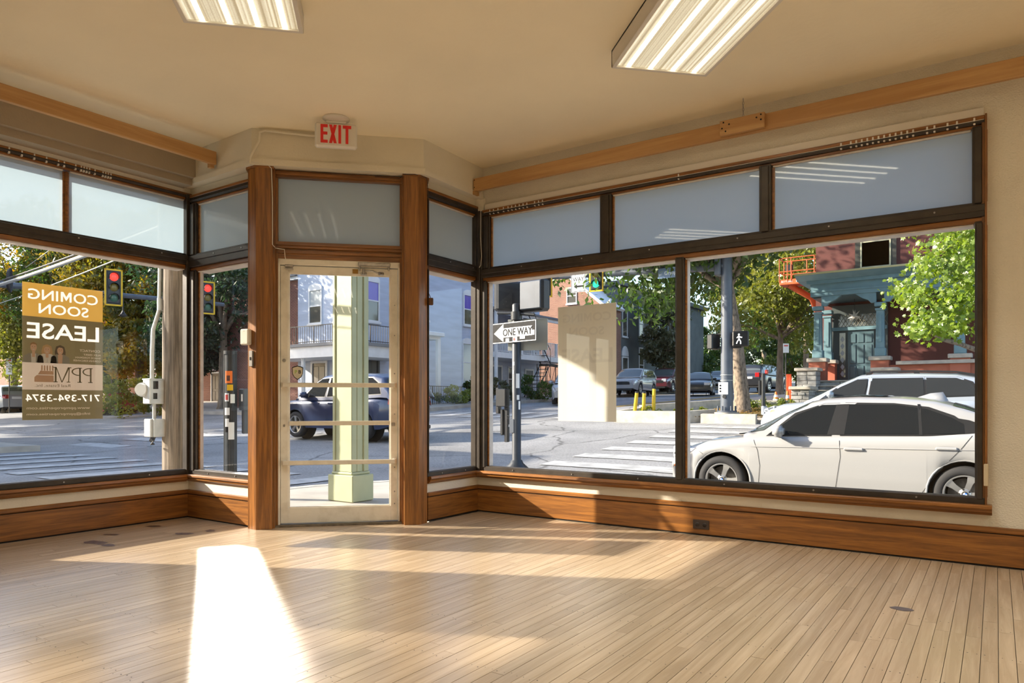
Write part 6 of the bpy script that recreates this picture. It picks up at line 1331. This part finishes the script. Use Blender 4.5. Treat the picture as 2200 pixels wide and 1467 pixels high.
# ================================================================ inside: fittings and small things
# pine boards below the ceiling
lb = thing('pine_rail', 'pale pine board fixed below the ceiling along the left wall', 'board', (-5.28, 0, 2.99)); mb = MB(); mb.bbox((-5.30,-5.9,2.940),(-5.262,3.42,3.045),.003); mb.build('board', PINEY, lb, True)
mb = MB(); mb.bbox((-5.33,3.38,2.915),(-5.29,3.42,2.99),.003); mb.build('end_block', PINEY, lb, True)
rb = thing('pine_rail', 'long pine board fixed below the ceiling above the right window', 'board', (0, 5.05, 2.95)); mb = MB(); mb.bbox((-3.87,5.045,2.888),(4.95,5.083,3.0),.003); mb.build('board', PINEX, rb, True)
mb = MB(); mb.bbox((-1.628,5.005,2.895),(-1.317,5.045,3.000),.003); mb.build('splice_block', PINEX, rb, True)
mb = MB(); mb.bbox((-3.90,5.03,2.855),(-3.84,5.10,2.888),.003); mb.build('end_block', PINEX, rb, True)
mb = MB()
for x, z in ((-1.60,2.985),(-1.56,2.965),(-1.61,2.945),(-1.585,2.92),(-1.37,2.97),(-1.34,2.985),(-1.34,2.95)): mb.cyl((x,5.003,z),(x,5.0065,z),.006,n=8)
for z in (2.92,2.985): mb.cyl((-3.855,5.043,z),(-3.855,5.046,z),.005,n=8)
tag(mb.build('screws', SOOT, rb, True), kind='stuff')
ch = thing('ceiling_chain', 'short steel chain hanging from the ceiling above the splice block', 'chain', (-1.465, 5.02, 3.14))
for k in range(6):
    z = -.012-.022*k; mb = MB(); o = (1,0) if k % 2 else (0,1); mb.tube([(.005*o[0]*math.cos(2*PI*i/10), .005*o[1]*math.cos(2*PI*i/10), z-.010+.013*math.sin(2*PI*i/10)) for i in range(11)], .0022, 5); mb.build('link', STEEL, ch)
# curtain tracks with glides
def track(name, label, F, t0, t1, z, glides):
    r = thing(name, label, 'curtain track', F((t0+t1)/2, 0, z)); mb = MB(); 
    q = MB().bbox((t0,.0,z),(t1,.018,z+.058),.003).map(F); mb.add(q.v, q.f); mb.build('fascia', WHITEM, r, True); mb = MB()
    for zz in (z-.005, z-.022): q = MB().box((t0,.004,zz-.004),(t1,.026,zz+.003)).map(F); mb.add(q.v, q.f)
    mb.build('rail', WHITEP, r, True)
    for g in glides: q = MB().bbox((g-.006,.010,z-.045),(g+.006,.030,z-.002),.002).map(F); q.build('glide', WHITEP, r, True)
    return r
track('curtain_track', 'white curtain track with plastic glides along the top of the right window', lambda t, q, z: (t, 5.205-q, z), -3.85, -.06, 2.742, [-3.78,-3.74,-3.69,-3.63,-3.58,-3.54,-3.50,-3.46,-3.42,-3.38,-3.30,-3.26,-3.22,-2.0,-.86]+[-.80+.033*k for k in range(12)]+[-.36,-.32,-.25,-.20,-.11])
track('curtain_track', 'white curtain track with a few glides along the top of the left window', lambda t, q, z: (-5.815+q, t, z), -1.65, 3.45, 2.812, [2.06,2.14,2.22,2.30,2.38,2.46,2.50,2.58,2.62,2.64,2.66,2.68,2.72,2.78,2.80,2.82,2.84])
cd_ = thing('blind_cord', 'thin cords hanging at the corner of the right window', 'cord', (-3.86, 5.15, 2.7)); 
mb = MB(); mb.tube([(-3.862,5.15,2.76),(-3.865,5.15,2.5),(-3.85,5.145,2.32),(-3.855,5.14,2.24),(-3.872,5.14,2.22)], .0028, 5); mb.build('white_cord', WHITEP, cd_, True); mb = MB(); mb.tube([(-3.88,5.15,2.74),(-3.90,5.13,2.4),(-3.915,5.12,2.25)], .0018, 5); mb.build('dark_cord', BROWNP, cd_, True)
# exit sign
ex = thing('exit_sign', 'white EXIT sign with red letters hanging before the door', 'sign', (-4.116, 3.669, 3.14)); Rm = PI/4
def E_(a, b, c): return (a*S2+b*S2, a*S2-b*S2, c)          # a along the door, b towards the room
mb = MB(); q = MB().bbox((-.155,-.026,-.225),(.155,.026,-.040),.014); q.map(E_); mb.add(q.v, q.f); mb.build('sign_body', WHITEP, ex)
mb = MB(); mb.lathe([(.001,-.001),(.10,-.001),(.10,-.008),(.075,-.022),(.04,-.028),(.001,-.028)], n=24); q = MB().bbox((-.075,-.03,-.042),(.075,.03,-.022),.006).map(E_); mb.add(q.v, q.f); mb.build('canopy', WHITEM, ex)
EXR = mat('exit_red', (.50,.015,.01), .5, emit=((.9,.02,.01), .12)); q = MB()
def eb(pts): q.prism(pts, .0262, .0285, lambda a, c, b: E_(a, b, c))
zt, zb3 = -.058, -.196; 
def rc(a0, a1, b0, b1): eb([(a0,b0),(a1,b0),(a1,b1),(a0,b1)])
rc(-.112,-.092,zb3,zt); rc(-.092,-.060,zt-.022,zt); rc(-.092,-.062,-.135,-.113); rc(-.092,-.060,zb3,zb3+.022)
eb([(-.050,zb3),(-.028,zb3),(.006,zt),(-.016,zt)]); eb([(-.050,zt),(-.028,zt),(.006,zb3),(-.016,zb3)]); rc(.018,.038,zb3,zt); rc(.050,.112,zt-.024,zt); rc(.071,.091,zb3,zt-.024)
q.build('lettering', EXR, ex)
# surface conduit and alarm wire
cw = thing('wall_conduit', 'cream surface conduit running from the exit sign down to the left pillar', 'conduit', D(-.6,-.15,3.1))
mb = MB(); mb.tube([D(-.12,-.155,3.098), D(-.56,-.155,3.118), D(-.60,-.155,3.10), D(-.605,-.155,3.03), D(-.64,-.16,2.96), D(-.67,-.155,2.90), D(-.675,-.145,2.86)], .011, 8); mb.build('conduit', PLASTER, cw, True)
mb = MB(); mb.tube([D(-.675,-.14,2.87), D(-.645,-.145,2.868), D(-.60,-.14,2.862), D(-.54,-.14,2.855), D(-.515,-.137,2.83), D(-.508,-.13,2.6), D(-.508,-.13,2.235), D(-.495,-.05,2.225), D(-.43,-.035,2.22), D(-.425,-.035,2.16), D(-.42,-.02,2.14)], .0035, 6); mb.build('alarm_wire', WHITEP, cw, True)
mb = MB(); mb.tube([D(.28,-.05,2.838), D(.48,-.05,2.835), D(.51,-.13,2.846), D(.60,-.135,2.85), D(.70,-.09,2.84), D(.715,-.06,2.7), D(.716,-.06,2.1), D(.716,-.06,1.86)], .003, 5); mb.build('alarm_wire', BROWNP, cw, True)
hk = thing('hanging_contact', 'small brown contact block hanging on a wire beside the right pillar', 'contact', D(.73,-.06,1.84)); mb = MB(); q = MB().bbox((.715,-.075,1.80),(.755,-.05,1.86),.006).map(D); q.build('block', mat('brown_block', (.10,.04,.015), .5), hk, True)
mb = MB(); mb.cyl(D(.735,-.0625,1.855), D(.716,-.06,1.90), .003, n=5); mb.build('wire', BROWNP, hk, True)
# sensor, switch, outlet
c = D(-.70,-.078,1.51)
sn = thing('motion_sensor', 'white plastic sensor box on the edge of the left pillar', 'sensor', c, PI/4-.55); mb = MB(); mb.bbox((-.05,-.035,-.062),(.03,.012,.062),.008); mb.build('case', WHITEP, sn)
mb = MB(); mb.cyl((-.01,-.036,.045),(-.01,-.034,.045),.003,n=6); mb.cyl((-.01,-.036,-.045),(-.01,-.034,-.045),.003,n=6); mb.build('screw', STEEL, sn)
c = D(-.668,-.098,1.34); sw_ = thing('key_switch', 'small grey key switch plate on the left pillar below the sensor', 'switch', c, PI/4-PI/4*1.0); mb = MB(); mb.bbox((-.022,-.012,-.062),(.022,.006,.062),.003); mb.build('plate', mat('grey_plate', (.20,.18,.16), .4, .4), sw_); mb = MB(); mb.bbox((-.008,-.016,-.012),(.008,-.011,.012),.002); mb.build('key_slot', SOOT, sw_)
ou = thing('power_outlet', 'dark brown double power outlet set into the right baseboard', 'outlet', (-1.825, 5.184, .082)); mb = MB(); mb.bbox((-.062,-.007,-.034),(.062,.0,.034),.003); mb.build('cover_plate', BROWNP, ou)
for s in (-.028,.028):
    mb = MB(); n = 14; mb.lathe([(.001,-.0085),(.016,-.0085),(.017,-.006)], (s,0,0), n, 'y'); mb.build('socket', mat('socket_brown', (.03,.02,.015), .5), ou); mb = MB(); mb.box((s-.007,-.0095,-.002),(s-.005,-.008,.006)); mb.box((s+.005,-.0095,-.002),(s+.007,-.008,.006)); mb.build('slot', SOOT, ou)
bk = thing('cord_cleat', 'pale plastic cord cleat at the lower right end of the right window', 'cleat', (-.05, 5.17, .55)); mb = MB(); mb.bbox((-.012,-.012,-.06),(.012,.008,.075),.004); mb.build('cleat_body', mat('aged_ivory_plastic', (.60,.50,.33), .45), bk)
# --------------------------------------------------------------- posters on the glass
PYEL = sheet_mat('poster_yellow', (.72, .56, .26), (.60, .46, .185), .5); POLV = sheet_mat('poster_olive', (.34, .31, .21), (.24, .215, .135), .45); PCRM = sheet_mat('poster_cream', (.70, .63, .56), (.48, .44, .40), .5)
PTXT = sheet_mat('poster_print_white', (.78, .73, .68), (.52, .48, .44), .5); PINK = mat('poster_print_olive', (.16,.14,.08), .7); PTAN = mat('poster_print_tan', (.50,.33,.22), .7); PSHD = mat('poster_print_shade', (.42,.33,.14), .7)
SKIN = mat('poster_print_skin', (.55,.37,.26), .7); HAIRB = mat('poster_print_brown_hair', (.26,.15,.07), .7); HAIRL = mat('poster_print_fair_hair', (.45,.30,.15), .7); HAIRD = mat('poster_print_dark_hair', (.10,.075,.05), .7); SUITG = mat('poster_print_dark_suit', (.23,.23,.20), .7); SHIRT = mat('poster_print_shirt', (.55,.56,.54), .7)
y0, y1 = onx(48, 700, -5.836).y, onx(221, 700, -5.836).y; zt_ = (onx(48, 605, -5.836).z+onx(221, 625, -5.836).z)/2; zb_2 = (onx(48, 903, -5.836).z+onx(221, 899, -5.836).z)/2
ps = thing('lease_poster', 'yellow and olive COMING SOON LEASE poster on the left window, seen reversed', 'poster', (-5.838, (y0+y1)/2, (zt_+zb_2)/2)); PW2, PH2 = (y1-y0), (zt_-zb_2)
def PF(a, b, c): return (b, a*PW2/2, c*PH2/2)       # a,c in -1..1 as seen from inside; b towards the room
def px_(py): return 1-2*(py-605)/298.0              # pixel row on the left edge -> c
def region(c0, c1, m, nm): q = MB().box((-1,-.0012,c0),(1,0,c1)).map(PF); return q.build(nm, m, ps)
def cut(band, solid):                               # print with the letters left clear, so that light comes through them
    bm = bmesh.new(); bm.from_mesh(solid.data); bmesh.ops.remove_doubles(bm, verts=bm.verts[:], dist=1e-6); bmesh.ops.recalc_face_normals(bm, faces=bm.faces[:]); bm.to_mesh(solid.data); bm.free()
    md = band.modifiers.new('cut', 'BOOLEAN'); md.operation = 'DIFFERENCE'; md.solver = 'EXACT'; md.object = solid; md.use_self = True; md.use_hole_tolerant = True
    dg = bpy.context.evaluated_depsgraph_get(); me = bpy.data.meshes.new_from_object(band.evaluated_get(dg)); band.modifiers.clear()
    if len(me.polygons) > 12: band.data = me
    bpy.data.objects.remove(solid)
band_y = region(px_(678),1,PYEL,'yellow_band'); band_o = region(px_(778),px_(678),POLV,'olive_band'); region(px_(837),px_(778),PCRM,'cream_band'); band_p = region(-1,px_(837),POLV,'olive_band')
def ptext(txt, a, c, w, h, m, bold=.02, nm='lettering', dz=.0006, band=None):   # reversed text fitted to w x h (in poster units)
    t = text_mb(txt, 1.0, bold); xs = [v[0] for v in t.v]; zs = [v[1] for v in t.v]; sx = w/(max(xs)-min(xs)); sz = h/(max(zs)-min(zs)); mx_, mz_ = (max(xs)+min(xs))/2, (max(zs)+min(zs))/2
    if band:
        t2 = text_mb(txt, 1.0, bold, 1.0, .003); q = MB(); q.add([PF(a-(v[0]-mx_)*sx, v[2]-.0006, c+(v[1]-mz_)*sz) for v in t2.v], t2.f); cut(band, q.build('cutter', None, ps)); dz = -.0005
    q = MB(); q.add([PF(a-(v[0]-mx_)*sx, dz, c+(v[1]-mz_)*sz) for v in t.v], t.f); return q.build(nm, m, ps)
ptext('COMING', .0, px_(631)+.015, 1.74, .155, PTXT, .014, band=band_y)
ptext('SOON', .0, px_(659), 1.24, .15, PTXT, .014, band=band_y)
ptext('LEASE', 0, px_(708), 1.80, .235, PTXT, .016, band=band_o); PT2 = mat('poster_small_print', (.80, .74, .66), .7); ptext('CONTACT', .66, px_(748)+.01, .54, .035, PT2, .02); ptext('ALEX EBERT', .72, px_(757)+.01, .46, .028, PT2, .015); ptext('SHADE FOREMAN', .61, px_(764)+.01, .66, .028, PT2, .015); ptext('CORINN KIRCHNER', .58, px_(771)+.01, .72, .028, PT2, .015)
ptext('Real Estate, Inc.', -.28, px_(828), .86, .05, PINK, .0); ptext('717-394-3374', .0, px_(855), 1.84, .105, PTXT, .012, band=band_p); ptext('www.ppmproperties.com', -.12, px_(878), 1.56, .048, PT2, .012); ptext('info@ppmproperties.com', -.12, px_(891), 1.56, .048, PT2, .012)
def flat(pts, m, nm, dz=.0007): q = MB(); q.add([PF(a, dz, c) for a, c in pts], [tuple(range(len(pts)))]); return q.build(nm, m, ps)
# serif initials, reversed: P P M (from right to left)
lt, lo = px_(786), px_(820)
def serif_p(a0, wd):
    for r in ((a0,a0-.045,lo,lt),(a0+.03,a0-.09,lo,lo+.012),(a0+.03,a0-.06,lt-.012,lt)): flat([(r[0],r[2]),(r[1],r[2]),(r[1],r[3]),(r[0],r[3])], PINK, 'initial')
    mzc = lt-(lt-lo)*.27; rz_ = (lt-lo)*.27; q = MB(); n = 10; o = [(a0-.045-(wd-.045)*math.sin(PI*k/n), mzc+rz_*math.cos(PI*k/n)) for k in range(n+1)]; i_ = [(a0-.045-(wd-.085)*math.sin(PI*k/n), mzc+(rz_-.014)*math.cos(PI*k/n)) for k in range(n+1)]
    q.add([PF(a, .0007, c) for a, c in o+i_], [(k, k+1, n+2+k, n+1+k) for k in range(n)]); q.build('initial', PINK, ps)
serif_p(.70, .24); serif_p(.42, .24)
for pl in ([(.12,lo),(.095,lo),(.115,lt),(.14,lt)],[(.14,lt),(.09,lt),(-.07,lo),(-.045,lo)],[(-.19,lt),(-.215,lt),(-.07,lo),(-.045,lo)],[(-.19,lo),(-.235,lo),(-.235,lt),(-.19,lt)],[(.15,lo),(.06,lo),(.06,lo+.012),(.15,lo+.012)],[(-.16,lo),(-.27,lo),(-.27,lo+.012),(-.16,lo+.012)],[(.18,lt),(.09,lt),(.09,lt-.012),(.18,lt-.012)],[(-.19,lt),(-.28,lt),(-.28,lt-.012),(-.19,lt-.012)]): flat(pl, PINK, 'initial')
flat([(-.72,lo),(-.26,lo),(-.26,lo+.10),(-.66,lo+.10),(-.72,lo+.07)], PTAN, 'emblem'); flat([(-.64,lo+.11),(-.26,lo+.11),(-.26,lo+.165),(-.58,lo+.165)], PTAN, 'emblem')
for k in range(5): a = -.56+.065*k; flat([(a,lo+.17),(a+.035,lo+.17),(a+.035,lo+.235),(a+.018,lo+.25),(a,lo+.235)], PTAN, 'emblem')
def portrait(a, hair, suit, longh, shirt):
    b0 = px_(778); hc = px_(745)-(.03 if longh else .0); n = 14; el = lambda cx_, cz_, rx, rz_, k0=0, k1=n: [(cx_+rx*math.cos(2*PI*k/n), cz_+rz_*math.sin(2*PI*k/n)) for k in range(n)]
    if longh: flat([(a-.12,b0+.06),(a+.12,b0+.06),(a+.135,hc-.02),(a+.10,hc+.06),(a,hc+.085),(a-.10,hc+.06),(a-.135,hc-.02)][::1], hair, 'portrait_hair', .0005)
    flat([(a-.24,b0),(a+.24,b0),(a+.22,b0+.095),(a+.10,b0+.135),(a-.10,b0+.135),(a-.22,b0+.095)], suit, 'portrait_jacket', .0006); flat([(a-.05,b0),(a+.05,b0),(a+.06,b0+.13),(a-.06,b0+.13)], shirt, 'portrait_shirt', .0007)
    flat([(a-.035,b0+.08),(a+.035,b0+.08),(a+.035,hc),(a-.035,hc)], SKIN, 'portrait_neck', .0008); flat(el(a, hc, .075, .062), SKIN, 'portrait_face', .0009)
    flat([(a-.08,hc+.02),(a-.075,hc+.055),(a,hc+.078),(a+.075,hc+.055),(a+.08,hc+.02),(a+.05,hc+.042),(a-.03,hc+.048)], hair, 'portrait_hair', .0010)
    for s in (-.03,.03): flat(el(a+s, hc+.012, .009, .005), HAIRD, 'portrait_eye', .0011)
    flat([(a-.03,hc-.026),(a+.03,hc-.026),(a+.018,hc-.036),(a-.018,hc-.036)], SHIRT, 'portrait_smile', .0011)
portrait(-.74, HAIRB, SUITG, False, SHIRT); portrait(-.42, HAIRL, SHIRT, True, SHIRT); portrait(-.10, HAIRD, SUITG, True, SKIN)
# plain white back of the second poster, faint reversed print showing through
x0, x1 = ony(1199, 760, 5.226).x, ony(1324, 760, 5.226).x; zt3 = (ony(1199, 660, 5.226).z+ony(1324, 650, 5.226).z)/2; zb3_ = (ony(1199, 905, 5.226).z+ony(1324, 905, 5.226).z)/2
p2 = thing('blank_poster', 'plain white back of a poster on the right window, half in sun', 'poster', ((x0+x1)/2, 5.226, (zt3+zb3_)/2)); w2_, h2_ = (x1-x0)/2, (zt3-zb3_)/2
PB1 = sheet_mat('poster_back_white', (.76,.77,.72), (.5,.45,.30), .10); PB2 = mat('poster_back_ghost', (.64,.645,.60), .8)
q = MB(); q.box((-w2_,0,-h2_),(w2_,.0012,h2_)); q.build('sheet', PB1, p2)
for txt, c, w, h in (('COMING',.84,1.66,.13),('SOON',.60,1.2,.13),('LEASE',.18,1.76,.22)):
    t = text_mb(txt, 1, .03); xs = [v[0] for v in t.v]; zs = [v[1] for v in t.v]; sx = w*w2_/(max(xs)-min(xs)); sz = h*h2_*1.15/(max(zs)-min(zs)); mx_, mz_ = (max(xs)+min(xs))/2, (max(zs)+min(zs))/2
    q = MB(); q.add([(-(v[0]-mx_)*sx, -.0006, c*h2_+(v[1]-mz_)*sz-.05*h2_) for v in t.v], t.f); q.build('ghost_lettering', PB2, p2)
# alarm company sticker on the door glass
ss = thing('alarm_sticker', 'shield-shaped alarm sticker low on the left of the door glass', 'sticker', D(-.335,.026,1.235))
SH = [(-.044,.045),(-.03,.052),(0,.060),(.03,.052),(.044,.045),(.042,-.005),(.028,-.035),(0,-.055),(-.028,-.035),(-.042,-.005)]
def SF(k, dv): 
    q = MB(); q.add([(a*k*S2-dv*-S2*1, a*k*S2+dv*-S2*1, c*k) for a, c in SH], [tuple(range(len(SH)))]); return q
SF(1.0, 0).build('sticker_edge', SIGNK, ss); SF(.88, .001).build('sticker_face', mat('sticker_cream', (.66,.60,.45), .6), ss)
for txt, a, m in (('P', -.014, mat('sticker_green', (.28,.42,.05), .6)), ('B', .016, SIGNK)):
    t = text_mb(txt, .040, .02); q = MB(); q.add([((a+v[0])*S2+.002*S2, (a+v[0])*S2-.002*S2, v[1]+.008) for v in t.v], t.f); q.build('lettering', m, ss)
